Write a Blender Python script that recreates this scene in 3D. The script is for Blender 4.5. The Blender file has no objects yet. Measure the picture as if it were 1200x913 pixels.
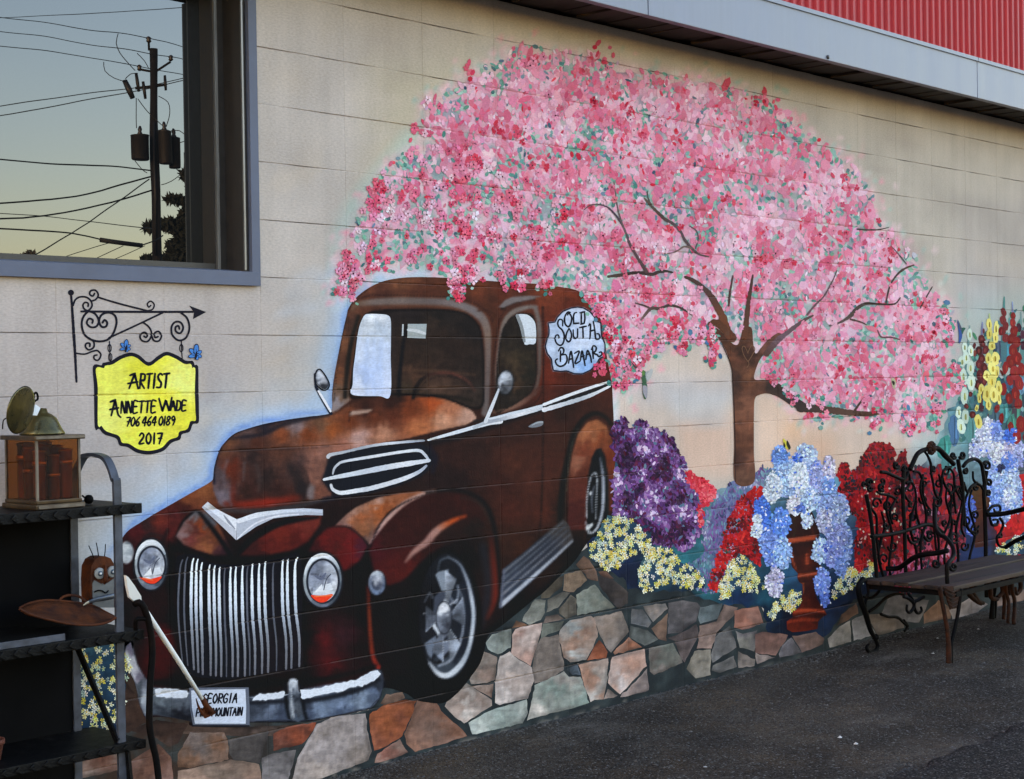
import bpy, bmesh, math, random, time
import numpy as np
from mathutils import Matrix, Vector
from mathutils.geometry import delaunay_2d_cdt

T0 = time.time()
random.seed(7)
RNG = np.random.default_rng(7)
R = math.radians
scene = bpy.context.scene
COL = bpy.context.collection

# ------------------------------------------------------------------ camera
GZ = 2.845                                   # wall datum above the ground
CAMP = (1855.9272, -2.6797, -4.4928, -1.3877 + GZ, 0.8173, -0.0079, -0.0157)
f_, cx_, cy_, cz_, yaw_, pit_, rol_ = CAMP
r0 = Vector((math.cos(yaw_), -math.sin(yaw_), 0))
f0 = Vector((math.sin(yaw_), math.cos(yaw_), 0))
zh = Vector((0, 0, 1))
fw = math.cos(pit_) * f0 + math.sin(pit_) * zh
u0 = -math.sin(pit_) * f0 + math.cos(pit_) * zh
rt = math.cos(rol_) * r0 + math.sin(rol_) * u0
up = -math.sin(rol_) * r0 + math.cos(rol_) * u0
cam_d = bpy.data.cameras.new("camera")
cam_d.sensor_width = 36.0
cam_d.lens = f_ * 36.0 / 1200.0
cam_d.clip_start = 0.05
cam_d.clip_end = 3000
cam = bpy.data.objects.new("camera", cam_d)
COL.objects.link(cam)
M = Matrix.Identity(4)
for i in range(3):
    M[i][0], M[i][1], M[i][2] = rt[i], up[i], -fw[i]
M[0][3], M[1][3], M[2][3] = cx_, cy_, cz_
cam.matrix_world = M
scene.camera = cam

# ------------------------------------------------------------------ light
SUN_EL, SUN_AZ = 5.0, 158.0     # azimuth counted from +X towards +Y: low, behind the wall's left end
sd = Vector((math.cos(R(SUN_EL)) * math.cos(R(SUN_AZ)), math.cos(R(SUN_EL)) * math.sin(R(SUN_AZ)), math.sin(R(SUN_EL))))
w = bpy.data.worlds.new("World")
scene.world = w
w.use_nodes = True
nt = w.node_tree
sky = nt.nodes.new("ShaderNodeTexSky")
sky.sky_type = 'NISHITA'
sky.sun_disc = False
sky.sun_elevation = R(SUN_EL)
sky.sun_rotation = math.atan2(sd.x, sd.y)    # clockwise from +Y
sky.air_density = 1.0
sky.dust_density = 0.9
sky.ozone_density = 1.0
bg = nt.nodes["Background"]
bg.inputs[1].default_value = 0.15
bal = nt.nodes.new("ShaderNodeMix"); bal.data_type = 'RGBA'; bal.blend_type = 'MULTIPLY'   # white balance of the sky light
bal.inputs[0].default_value = 1.0
bal.inputs[7].default_value = (1.025, .952, 1.095, 1)
nt.links.new(sky.outputs[0], bal.inputs[6])
nt.links.new(bal.outputs[2], bg.inputs[0])
sun_d = bpy.data.lights.new("sun", 'SUN')
sun_d.energy = 0.7
sun_d.angle = R(10)
sun_d.color = (1.0, 0.72, 0.45)
sun = bpy.data.objects.new("sun", sun_d)
COL.objects.link(sun)
sun.rotation_euler = sd.to_track_quat('Z', 'Y').to_euler()
sun.location = (0, 0, 30)
scene.view_settings.view_transform = 'Standard'
scene.view_settings.look = 'None'
scene.view_settings.exposure = 3.15
scene.view_settings.gamma = 1.0
scene.render.engine = 'CYCLES'
scene.cycles.use_denoising = True
scene.cycles.max_bounces = 6
KILL = np.array((.875, .962, 1.02))      # light reaching white paint on the wall, per channel

# ------------------------------------------------------------------ naming helpers
def tag(o, label=None, cat=None, group=None, kind=None):
    if label: o["label"] = label
    if cat: o["category"] = cat
    if group: o["group"] = group
    if kind: o["kind"] = kind
    return o

def empty(name, loc, label=None, cat=None, group=None, kind=None):
    o = bpy.data.objects.new(name, None)
    o.empty_display_size = 0.1
    o.location = loc
    COL.objects.link(o)
    return tag(o, label, cat, group, kind)

def link(name, me, mat, parent=None):
    o = bpy.data.objects.new(name, me)
    if mat is not None and not me.materials:
        me.materials.append(mat)
    COL.objects.link(o)
    if parent is not None:
        o.parent = parent
        o.matrix_parent_inverse = Matrix.Translation(-Vector(parent.location))
    return o

# ------------------------------------------------------------------ materials
def lin(c):
    c = np.asarray(c, float)
    c = c / 255.0
    return np.where(c <= 0.04045, c / 12.92, ((c + 0.055) / 1.055) ** 2.4)

def mat_new(name):
    m = bpy.data.materials.new(name)
    m.use_nodes = True
    n = m.node_tree.nodes
    return m, n, m.node_tree.links, n["Principled BSDF"]

def paint_material(name, rough=0.7, spec=0.08, bump=0.25):
    """painted block: vertex colour as laid on, with brush streaks, pits, dust and light painted on the joint ledges"""
    m, n, L, b = mat_new(name)
    at = n.new("ShaderNodeAttribute"); at.attribute_name = "Col"
    geo = n.new("ShaderNodeNewGeometry")
    mp = n.new("ShaderNodeMapping"); mp.inputs['Scale'].default_value = (22, 22, 60)
    L.new(geo.outputs['Position'], mp.inputs['Vector'])
    br = n.new("ShaderNodeTexNoise"); br.inputs['Scale'].default_value = 3.2; br.inputs['Detail'].default_value = 5
    br.inputs['Roughness'].default_value = 0.65
    L.new(mp.outputs[0], br.inputs['Vector'])
    big = n.new("ShaderNodeTexNoise"); big.inputs['Scale'].default_value = 3.0; big.inputs['Detail'].default_value = 6
    L.new(geo.outputs['Position'], big.inputs['Vector'])
    r1 = n.new("ShaderNodeMapRange"); r1.inputs['From Min'].default_value = .25; r1.inputs['From Max'].default_value = .75
    r1.inputs['To Min'].default_value = .80; r1.inputs['To Max'].default_value = 1.18
    L.new(br.outputs['Fac'], r1.inputs['Value'])
    r2 = n.new("ShaderNodeMapRange"); r2.inputs['From Min'].default_value = .3; r2.inputs['From Max'].default_value = .7
    r2.inputs['To Min'].default_value = .90; r2.inputs['To Max'].default_value = 1.08
    L.new(big.outputs['Fac'], r2.inputs['Value'])
    m3 = n.new("ShaderNodeMapping"); m3.inputs['Scale'].default_value = (9, 9, .5)      # rain streaks
    L.new(geo.outputs['Position'], m3.inputs['Vector'])
    sk = n.new("ShaderNodeTexNoise"); sk.inputs['Scale'].default_value = 1.6; sk.inputs['Detail'].default_value = 5
    L.new(m3.outputs[0], sk.inputs['Vector'])
    r3 = n.new("ShaderNodeMapRange"); r3.inputs['From Min'].default_value = .35; r3.inputs['From Max'].default_value = .7
    r3.inputs['To Min'].default_value = 1.03; r3.inputs['To Max'].default_value = .95
    L.new(sk.outputs['Fac'], r3.inputs['Value'])
    ch = n.new("ShaderNodeTexNoise"); ch.inputs['Scale'].default_value = 46; ch.inputs['Detail'].default_value = 3    # chips
    L.new(geo.outputs['Position'], ch.inputs['Vector'])
    r4 = n.new("ShaderNodeMapRange"); r4.inputs['From Min'].default_value = .22; r4.inputs['From Max'].default_value = .28
    r4.inputs['To Min'].default_value = .70; r4.inputs['To Max'].default_value = 1.0
    L.new(ch.outputs['Fac'], r4.inputs['Value'])
    m0 = n.new("ShaderNodeMath"); m0.operation = 'MULTIPLY'; L.new(r3.outputs[0], m0.inputs[0]); L.new(r4.outputs[0], m0.inputs[1])
    m1 = n.new("ShaderNodeMath"); m1.operation = 'MULTIPLY'; L.new(r1.outputs[0], m1.inputs[0]); L.new(m0.outputs[0], m1.inputs[1])
    mu = n.new("ShaderNodeMath"); mu.operation = 'MULTIPLY'
    L.new(m1.outputs[0], mu.inputs[0]); L.new(r2.outputs[0], mu.inputs[1])
    sc = n.new("ShaderNodeVectorMath"); sc.operation = 'SCALE'
    L.new(at.outputs['Color'], sc.inputs[0]); L.new(mu.outputs[0], sc.inputs['Scale'])
    # pits of the concrete showing through: small dark specks
    vo = n.new("ShaderNodeTexNoise"); vo.inputs['Scale'].default_value = 260; vo.inputs['Detail'].default_value = 2
    L.new(geo.outputs['Position'], vo.inputs['Vector'])
    pr = n.new("ShaderNodeMapRange"); pr.inputs['From Min'].default_value = .24; pr.inputs['From Max'].default_value = .33
    pr.inputs['To Min'].default_value = .72; pr.inputs['To Max'].default_value = 1.0
    L.new(vo.outputs['Fac'], pr.inputs['Value'])
    s2 = n.new("ShaderNodeVectorMath"); s2.operation = 'SCALE'
    L.new(sc.outputs[0], s2.inputs[0]); L.new(pr.outputs[0], s2.inputs['Scale'])
    # raked joint ledges coloured paler: the light they catch, plus dust and worn paint
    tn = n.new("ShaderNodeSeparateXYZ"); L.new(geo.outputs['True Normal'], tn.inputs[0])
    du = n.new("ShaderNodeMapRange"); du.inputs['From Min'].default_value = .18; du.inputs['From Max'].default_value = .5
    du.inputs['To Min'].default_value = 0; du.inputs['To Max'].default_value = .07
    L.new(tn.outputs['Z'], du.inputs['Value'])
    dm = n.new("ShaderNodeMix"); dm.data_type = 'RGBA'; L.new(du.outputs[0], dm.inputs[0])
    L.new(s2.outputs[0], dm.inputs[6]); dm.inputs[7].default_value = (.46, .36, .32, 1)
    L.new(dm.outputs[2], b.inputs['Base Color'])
    b.inputs['Roughness'].default_value = rough
    b.inputs['Specular IOR Level'].default_value = spec
    bp = n.new("ShaderNodeBump"); bp.inputs['Strength'].default_value = bump; bp.inputs['Distance'].default_value = 0.004
    nb = n.new("ShaderNodeTexNoise"); nb.inputs['Scale'].default_value = 130; nb.inputs['Detail'].default_value = 6
    L.new(geo.outputs['Position'], nb.inputs['Vector'])
    L.new(nb.outputs['Fac'], bp.inputs['Height'])
    L.new(bp.outputs[0], b.inputs['Normal'])
    return m

def plain_material(name, col, rough=0.6, metal=0.0, spec=0.4, var=0.25, scale=18.0, bump=0.15, col2=None, bscale=None, stretch=(1, 1, 1), lo=.35, hi=.65):
    """one colour with a second colour breaking through in patches, fine relief; object space"""
    m, n, L, b = mat_new(name)
    tc = n.new("ShaderNodeTexCoord")
    mp = n.new("ShaderNodeMapping"); mp.inputs['Scale'].default_value = stretch
    L.new(tc.outputs['Object'], mp.inputs['Vector'])
    no = n.new("ShaderNodeTexNoise"); no.inputs['Scale'].default_value = scale; no.inputs['Detail'].default_value = 7
    no.inputs['Roughness'].default_value = 0.6
    L.new(mp.outputs[0], no.inputs['Vector'])
    cr = n.new("ShaderNodeValToRGB")
    c1 = tuple(col) + (1,)
    c2 = tuple(col2) + (1,) if col2 is not None else tuple(min(1, x * (1 - var)) for x in col) + (1,)
    cr.color_ramp.elements[0].position = lo; cr.color_ramp.elements[0].color = c2
    cr.color_ramp.elements[1].position = hi; cr.color_ramp.elements[1].color = c1
    L.new(no.outputs['Fac'], cr.inputs[0])
    L.new(cr.outputs[0], b.inputs['Base Color'])
    rr = n.new("ShaderNodeMapRange"); rr.inputs['To Min'].default_value = max(0, rough - .12); rr.inputs['To Max'].default_value = min(1, rough + .12)
    L.new(no.outputs['Fac'], rr.inputs['Value']); L.new(rr.outputs[0], b.inputs['Roughness'])
    b.inputs['Metallic'].default_value = metal
    b.inputs['Specular IOR Level'].default_value = spec
    n2 = n.new("ShaderNodeTexNoise"); n2.inputs['Scale'].default_value = bscale or scale * 6; n2.inputs['Detail'].default_value = 4
    L.new(mp.outputs[0], n2.inputs['Vector'])
    bp = n.new("ShaderNodeBump"); bp.inputs['Strength'].default_value = bump; bp.inputs['Distance'].default_value = 0.004
    L.new(n2.outputs['Fac'], bp.inputs['Height']); L.new(bp.outputs[0], b.inputs['Normal'])
    return m

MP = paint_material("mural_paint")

# ------------------------------------------------------------------ photo sketch plane <-> wall plane
def to_wall(uv):
    """traced sketch coordinates -> metres on the wall (X along it, Z above ground)"""
    uv = np.asarray(uv, float)
    x3 = (uv[..., 0] - 600.0) / f_
    z3 = -(uv[..., 1] - 456.5) / f_
    c, s = math.cos(rol_), math.sin(rol_)
    x = c * x3 - s * z3; z2 = s * x3 + c * z3
    c, s = math.cos(pit_), math.sin(pit_)
    y = c - s * z2; z = s + c * z2
    c, s = math.cos(yaw_), math.sin(yaw_)
    dx = c * x + s * y; dy = -s * x + c * y
    t = (0 - cy_) / dy
    return np.stack([cx_ + t * dx, cz_ + t * z], -1)

def to_sketch(X, Z):
    X = np.asarray(X, float); Z = np.asarray(Z, float)
    dx = X - cx_; dy = 0 * X - cy_; dz = Z - cz_
    c, s = math.cos(yaw_), math.sin(yaw_)
    x = c * dx - s * dy; y = s * dx + c * dy
    c, s = math.cos(pit_), math.sin(pit_)
    y2 = c * y + s * dz; z2 = -s * y + c * dz
    c, s = math.cos(rol_), math.sin(rol_)
    x3 = c * x + s * z2; z3 = -s * x + c * z2
    return np.stack([600 + f_ * x3 / y2, 456.5 - f_ * z3 / y2], -1)

def at(u, v, Y=0.0, X=None, Z=None):
    """a traced point set at depth Y in front of (negative) or behind the wall, or at a given height Z"""
    x3 = (u - 600.0) / f_; z3 = -(v - 456.5) / f_
    d = rt * x3 + up * z3 + fw
    o = Vector((cx_, cy_, cz_))
    if Z is not None:
        t = (Z - o.z) / d.z
    elif X is not None:
        t = (X - o.x) / d.x
    else:
        t = (Y - o.y) / d.y
    return o + d * t

# ------------------------------------------------------------------ brush canvas (what the painter laid down, in code)
PAD = 60
CW, CH = 1200 + 2 * PAD, 913 + 2 * PAD

def noise2(scale, seed, octaves=3, ax=1.0, ay=1.0):
    """smooth value noise over the canvas, 0..1"""
    g = np.random.default_rng(seed)
    out = np.zeros((CH, CW)); amp = 1.0; tot = 0
    for o in range(octaves):
        sx = max(1.5, scale * ax / 2 ** o); sy = max(1.5, scale * ay / 2 ** o)
        gw, gh = int(CW / sx) + 3, int(CH / sy) + 3
        a = g.random((gh, gw))
        xs = np.arange(CW) / sx; ys = np.arange(CH) / sy
        xi = xs.astype(int); yi = ys.astype(int)
        fx = xs - xi; fy = ys - yi
        fx = fx * fx * (3 - 2 * fx); fy = fy * fy * (3 - 2 * fy)
        r0_ = a[yi][:, xi] * (1 - fx) + a[yi][:, xi + 1] * fx
        r1_ = a[yi + 1][:, xi] * (1 - fx) + a[yi + 1][:, xi + 1] * fx
        out += amp * (r0_ * (1 - fy)[:, None] + r1_ * fy[:, None]); tot += amp; amp *= 0.55
    return out / tot

class Canvas:
    def __init__(self, col):
        self.a = np.empty((CH, CW, 3)); self.a[:] = np.array(col) / 255.0
    def box(self, x0, y0, x1, y1):
        x0 = int(max(0, math.floor(x0 + PAD))); x1 = int(min(CW, math.ceil(x1 + PAD)))
        y0 = int(max(0, math.floor(y0 + PAD))); y1 = int(min(CH, math.ceil(y1 + PAD)))
        return x0, y0, x1, y1
    def mask(self, poly, grow=0.0, soft=0.0):
        """antialiased fill of a polygon; signed distance gives growth and soft edges"""
        p = np.asarray(poly, float) + PAD
        m = max(2.0, grow + soft + 2)
        x0, y0, x1, y1 = self.box(p[:, 0].min() - m - PAD, p[:, 1].min() - m - PAD, p[:, 0].max() + m - PAD, p[:, 1].max() + m - PAD)
        if x1 <= x0 or y1 <= y0: return None
        X, Y = np.meshgrid(np.arange(x0, x1) + .5, np.arange(y0, y1) + .5)
        ins = np.zeros(X.shape, bool); d2 = np.full(X.shape, 1e9)
        q = np.roll(p, -1, 0)
        for (ax, ay), (bx, by) in zip(p, q):
            if ay != by:
                c = ((ay > Y) != (by > Y)) & (X < (bx - ax) * (Y - ay) / (by - ay) + ax)
                ins ^= c
            # distance only near the edge
            ex0 = max(x0, int(min(ax, bx) - m - 1)); ex1 = min(x1, int(max(ax, bx) + m + 2))
            ey0 = max(y0, int(min(ay, by) - m - 1)); ey1 = min(y1, int(max(ay, by) + m + 2))
            if ex1 <= ex0 or ey1 <= ey0: continue
            sx = X[ey0 - y0:ey1 - y0, ex0 - x0:ex1 - x0]; sy = Y[ey0 - y0:ey1 - y0, ex0 - x0:ex1 - x0]
            dx, dy = bx - ax, by - ay; l2 = dx * dx + dy * dy + 1e-9
            t = np.clip(((sx - ax) * dx + (sy - ay) * dy) / l2, 0, 1)
            dd = (sx - ax - t * dx) ** 2 + (sy - ay - t * dy) ** 2
            v = d2[ey0 - y0:ey1 - y0, ex0 - x0:ex1 - x0]
            np.minimum(v, dd, out=v)
        sdist = np.sqrt(d2) * np.where(ins, 1, -1) + grow
        w_ = max(0.7, soft)
        return (x0, y0, x1, y1), np.clip(sdist / (2 * w_) + .5, 0, 1)
    def blend(self, bx, al, col):
        x0, y0, x1, y1 = bx
        v = self.a[y0:y1, x0:x1]
        c = np.asarray(col, float) / 255.0
        v += (c - v) * al[..., None]
    def fill(self, poly, col, grow=0.0, soft=0.0, alpha=1.0):
        r = self.mask(poly, grow, soft)
        if r: self.blend(r[0], r[1] * alpha, col)
    def shade(self, poly, samples, grow=0.6, soft=0.0, power=3.0, alpha=1.0, grain=0.10, wb=20):
        """blend a handful of mixed colours across a shape, as laid in with a loaded brush"""
        r = self.mask(poly, grow, soft)
        if not r: return
        x0, y0, x1, y1 = r[0]
        X, Y = np.meshgrid(np.arange(x0, x1) + .5 - PAD, np.arange(y0, y1) + .5 - PAD)
        wob = WOB1[y0:y1, x0:x1] * wb - wb / 2; wob2 = WOB2[y0:y1, x0:x1] * wb - wb / 2
        num = np.zeros(X.shape + (3,)); den = np.zeros(X.shape)
        for (sx, sy, c) in samples:
            wt = 1.0 / (((X + wob - sx) ** 2 + (Y + wob2 - sy) ** 2) + 9.0) ** (power / 2)
            num += wt[..., None] * np.array(c, float); den += wt
        c = num / den[..., None]
        g = 1 + grain * 2 * (GRAIN[y0:y1, x0:x1] - .5)
        self.blend(r[0], r[1] * alpha, c * g[..., None])
    def stroke(self, pts, wd, col, soft=1.0, alpha=1.0, closed=False, dry=0.0):
        """a brush stroke: width and colour may change along it"""
        p = smooth(pts, closed, 3.0) if len(pts) > 2 else resample(np.asarray(pts, float), 3.0)
        n = len(p)
        wd = np.interp(np.linspace(0, 1, n), np.linspace(0, 1, len(np.atleast_1d(wd))), np.atleast_1d(wd)) / 2
        cols = np.atleast_2d(np.asarray(col, float))
        cc = np.stack([np.interp(np.linspace(0, 1, n), np.linspace(0, 1, len(cols)), cols[:, k]) for k in range(3)], -1)
        m = wd.max() + 2 * soft + 2
        x0, y0, x1, y1 = self.box(p[:, 0].min() - m, p[:, 1].min() - m, p[:, 0].max() + m, p[:, 1].max() + m)
        if x1 <= x0 or y1 <= y0: return
        best = np.full((y1 - y0, x1 - x0), -1e9); bc = np.zeros((y1 - y0, x1 - x0, 3))
        for k in range(n):
            ex0, ey0, ex1, ey1 = self.box(p[k, 0] - m, p[k, 1] - m, p[k, 0] + m, p[k, 1] + m)
            if ex1 <= ex0 or ey1 <= ey0: continue
            X, Y = np.meshgrid(np.arange(ex0, ex1) + .5 - PAD, np.arange(ey0, ey1) + .5 - PAD)
            d = wd[k] - np.hypot(X - p[k, 0], Y - p[k, 1])
            v = best[ey0 - y0:ey1 - y0, ex0 - x0:ex1 - x0]; vc = bc[ey0 - y0:ey1 - y0, ex0 - x0:ex1 - x0]
            u = d > v
            v[u] = d[u]; vc[u] = cc[k]
        al = np.clip(best / (2 * max(.6, soft)) + .5, 0, 1) * alpha
        if dry: al = al * np.clip((GRAIN[y0:y1, x0:x1] - dry * .5) * 4, 0, 1)
        x = self.a[y0:y1, x0:x1]
        x += (bc / 255.0 - x) * al[..., None]
    def sample(self, uv):
        u = np.clip(np.asarray(uv)[..., 0] + PAD - .5, 0, CW - 1.001); v = np.clip(np.asarray(uv)[..., 1] + PAD - .5, 0, CH - 1.001)
        x = u.astype(int); y = v.astype(int); fx = (u - x)[..., None]; fy = (v - y)[..., None]
        a = self.a
        return (a[y, x] * (1 - fx) + a[y, x + 1] * fx) * (1 - fy) + (a[y + 1, x] * (1 - fx) + a[y + 1, x + 1] * fx) * fy

def resample(p, step, closed=False):
    p = np.asarray(p, float)
    if closed: p = np.vstack([p, p[:1]])
    s = np.r_[0, np.cumsum(np.hypot(*np.diff(p, axis=0).T))]
    n = max(2, int(round(s[-1] / step)) + 1)
    t = np.linspace(0, s[-1], n)
    q = np.stack([np.interp(t, s, p[:, 0]), np.interp(t, s, p[:, 1])], -1)
    return q[:-1] if closed else q

def smooth(pts, closed=False, step=2.0):
    """Catmull-Rom through the traced points"""
    p = np.asarray(pts, float)
    n = len(p)
    out = []
    seg = n if closed else n - 1
    for i in range(seg):
        if closed:
            a, b, c, d = p[(i - 1) % n], p[i], p[(i + 1) % n], p[(i + 2) % n]
        else:
            a, b, c, d = p[max(i - 1, 0)], p[i], p[i + 1], p[min(i + 2, n - 1)]
        k = max(2, int(np.hypot(*(c - b)) / step) + 1)
        t = np.linspace(0, 1, k, endpoint=False)[:, None]
        out.append(.5 * ((2 * b) + (-a + c) * t + (2 * a - 5 * b + 4 * c - d) * t ** 2 + (-a + 3 * b - 3 * c + d) * t ** 3))
    if not closed: out.append(p[-1:])
    return np.vstack(out)

WOB1 = .5 * noise2(22, 11) + .5 * (noise2(5, 15, 2, 2.4, .8) * 1.7 - .35)
WOB2 = .5 * noise2(22, 12) + .5 * (noise2(5, 16, 2, .9, 1.6) * 1.7 - .35)
GRAIN = .6 * noise2(5, 13, 3, 1.8, .7) + .4 * noise2(4, 14, 2, .7, 1.8)

# ------------------------------------------------------------------ block courses
BH, BL = 0.2032, 0.4064
DZ = [5, 2.5, 3, .5, -2, -3, -6, -3, -3, 1, -2, 3, 9, 8]
JZ = np.array([GZ - BH * j + d / 1000 for j, d in enumerate(DZ)])      # bed joints, top to bottom
TOPZ = GZ + .165
JU, JL, JD = 0.0018, 0.0036, 0.0064          # upper and lower half width and depth of the raked joint
VW = 0.0017
VD = .2

def joint_depth(x, z):
    """the joints are filled with paint here and open there"""
    k = np.sin(x * 5.1 + np.round(z / BH) * 2.7) + .8 * np.sin(x * 13.7 + np.round(z / BH) * 5.1) + .5 * np.sin(x * 31.0 + np.round(z / BH) * 1.3)
    return JD * np.clip(.64 + .36 * k, .14, 1.0)

def lay_on_wall(tri, layer):
    """tri: (n,3,6) of X, Z, r, g, b, lift.  Cut at the joints and press the paint into them -> verts, colours"""
    def cut(T, ax, c, sel):
        s = T[..., ax] - c
        cr = (s.min(1) < -1e-7) & (s.max(1) > 1e-7) & sel
        if not cr.any(): return T
        K = T[~cr]; C = T[cr]; s = s[cr]
        sg = np.where(s >= 0, 1, -1)
        lone = np.where(np.abs(sg.sum(1)) == 1, 0, 0)
        odd = np.argmax(sg == -np.sign(sg.sum(1))[:, None], 1)
        i = np.arange(len(C))
        A, B, D = C[i, odd], C[i, (odd + 1) % 3], C[i, (odd + 2) % 3]
        sa, sb, sdv = s[i, odd], s[i, (odd + 1) % 3], s[i, (odd + 2) % 3]
        tb = (sa / (sa - sb))[:, None]; td = (sa / (sa - sdv))[:, None]
        P = A + (B - A) * tb; Q = A + (D - A) * td
        P[:, ax] = c; Q[:, ax] = c
        return np.concatenate([K, np.stack([A, P, Q], 1), np.stack([P, B, D], 1), np.stack([P, D, Q], 1)])
    T = tri
    if len(T) == 0: return np.zeros((0, 3)), np.zeros((0, 3))
    zlo, zhi = T[..., 1].min(), T[..., 1].max()
    for z in JZ:
        if zlo - .01 < z < zhi + .01:
            for d in (-JL, 0, JU):
                T = cut(T, 1, z + d, np.ones(len(T), bool))
    xlo, xhi = T[..., 0].min(), T[..., 0].max()
    for k in range(int(xlo / BL) - 1, int(xhi / BL) + 2):
        x = k * BL
        if xlo - VW < x < xhi + VW:
            for d in (-VW, 0, VW):
                T = cut(T, 0, x + d, np.ones(len(T), bool))
    V = T.reshape(-1, 6)
    dv_ = V[:, 1][:, None] - JZ[None]
    dz = np.where(dv_ >= 0, 1 - dv_ / JU, 1 + dv_ / JL).max(1)
    dx = np.abs(V[:, 0] / BL - np.round(V[:, 0] / BL)) * BL
    dip = np.maximum(np.clip(dz, 0, 1) * joint_depth(V[:, 0], V[:, 1]), np.clip(1 - dx / VW, 0, 1) * JD * VD)
    v = np.stack([V[:, 0], -layer - V[:, 5] + dip, V[:, 1]], -1)
    return v, V[:, 2:5]

def soup_mesh(name, v, c, origin=(0, 0, 0)):
    """triangle soup -> welded mesh with a colour attribute"""
    if len(v) == 0: v = np.zeros((3, 3)); c = np.zeros((3, 3))
    key = np.round(np.concatenate([v * 2e5, c * 500], 1)).astype(np.int64)
    _, first, inv = np.unique(key, axis=0, return_index=True, return_inverse=True)
    inv = inv.reshape(-1)
    vv, cc = v[first] - np.asarray(origin), c[first]
    f = inv.reshape(-1, 3)
    ok = (f[:, 0] != f[:, 1]) & (f[:, 1] != f[:, 2]) & (f[:, 0] != f[:, 2])
    f = f[ok]
    # front faces look towards -Y
    a, b, d = vv[f[:, 0]], vv[f[:, 1]], vv[f[:, 2]]
    fl = np.cross(b - a, d - a)[:, 1] > 0
    f[fl] = f[fl][:, ::-1]
    me = bpy.data.meshes.new(name)
    me.vertices.add(len(vv)); me.vertices.foreach_set("co", vv.astype(np.float32).ravel())
    me.loops.add(len(f) * 3); me.loops.foreach_set("vertex_index", f.astype(np.int32).ravel())
    me.polygons.add(len(f))
    me.polygons.foreach_set("loop_start", np.arange(0, len(f) * 3, 3, dtype=np.int32))
    at_ = me.color_attributes.new("Col", 'FLOAT_COLOR', 'POINT')
    at_.data.foreach_set("color", np.concatenate([cc, np.ones((len(cc), 1))], 1).astype(np.float32).ravel())
    me.update(calc_edges=True)
    me.validate()
    return me

def albedo(c):
    """mixed paint (0..1 sRGB as it looks under the open shade) -> base colour"""
    c = np.clip(np.asarray(c, float), 0, 1) ** 1.05
    m_ = c @ np.array((.3, .55, .15))
    return np.clip(lin((m_[..., None] + (c - m_[..., None]) * .93) * 255.0) / KILL, 0.004, 0.86)

def tri_poly(poly, res=None):
    """triangulate a traced outline, with inner points every res"""
    p = np.asarray(poly, float)
    if res:
        x0, y0 = p.min(0); x1, y1 = p.max(0)
        gx = np.arange(x0 + res * .5, x1, res); gy = np.arange(y0 + res * .5, y1, res)
        G = np.stack(np.meshgrid(gx, gy), -1).reshape(-1, 2)
        X, Y = G[:, 0], G[:, 1]
        ins = np.zeros(len(G), bool); d2 = np.full(len(G), 1e9)
        for (ax, ay), (bx, by) in zip(p, np.roll(p, -1, 0)):
            if ay != by:
                ins ^= ((ay > Y) != (by > Y)) & (X < (bx - ax) * (Y - ay) / (by - ay) + ax)
            dx, dy = bx - ax, by - ay; l2 = dx * dx + dy * dy + 1e-9
            t = np.clip(((X - ax) * dx + (Y - ay) * dy) / l2, 0, 1)
            np.minimum(d2, (X - ax - t * dx) ** 2 + (Y - ay - t * dy) ** 2, out=d2)
        G = G[ins & (d2 > (res * .45) ** 2)]
        pts = np.vstack([p, G])
    else:
        pts = p
    n = len(p)
    r = delaunay_2d_cdt([Vector(q) for q in pts.tolist()], [], [list(range(n))], 1, 1e-5)
    vo = np.array([tuple(v) for v in r[0]]).reshape(-1, 2)
    F = []
    for f in r[2]:
        for k in range(1, len(f) - 1): F.append((f[0], f[k], f[k + 1]))
    return vo[np.array(F, int)] if F else np.zeros((0, 3, 2))

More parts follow.
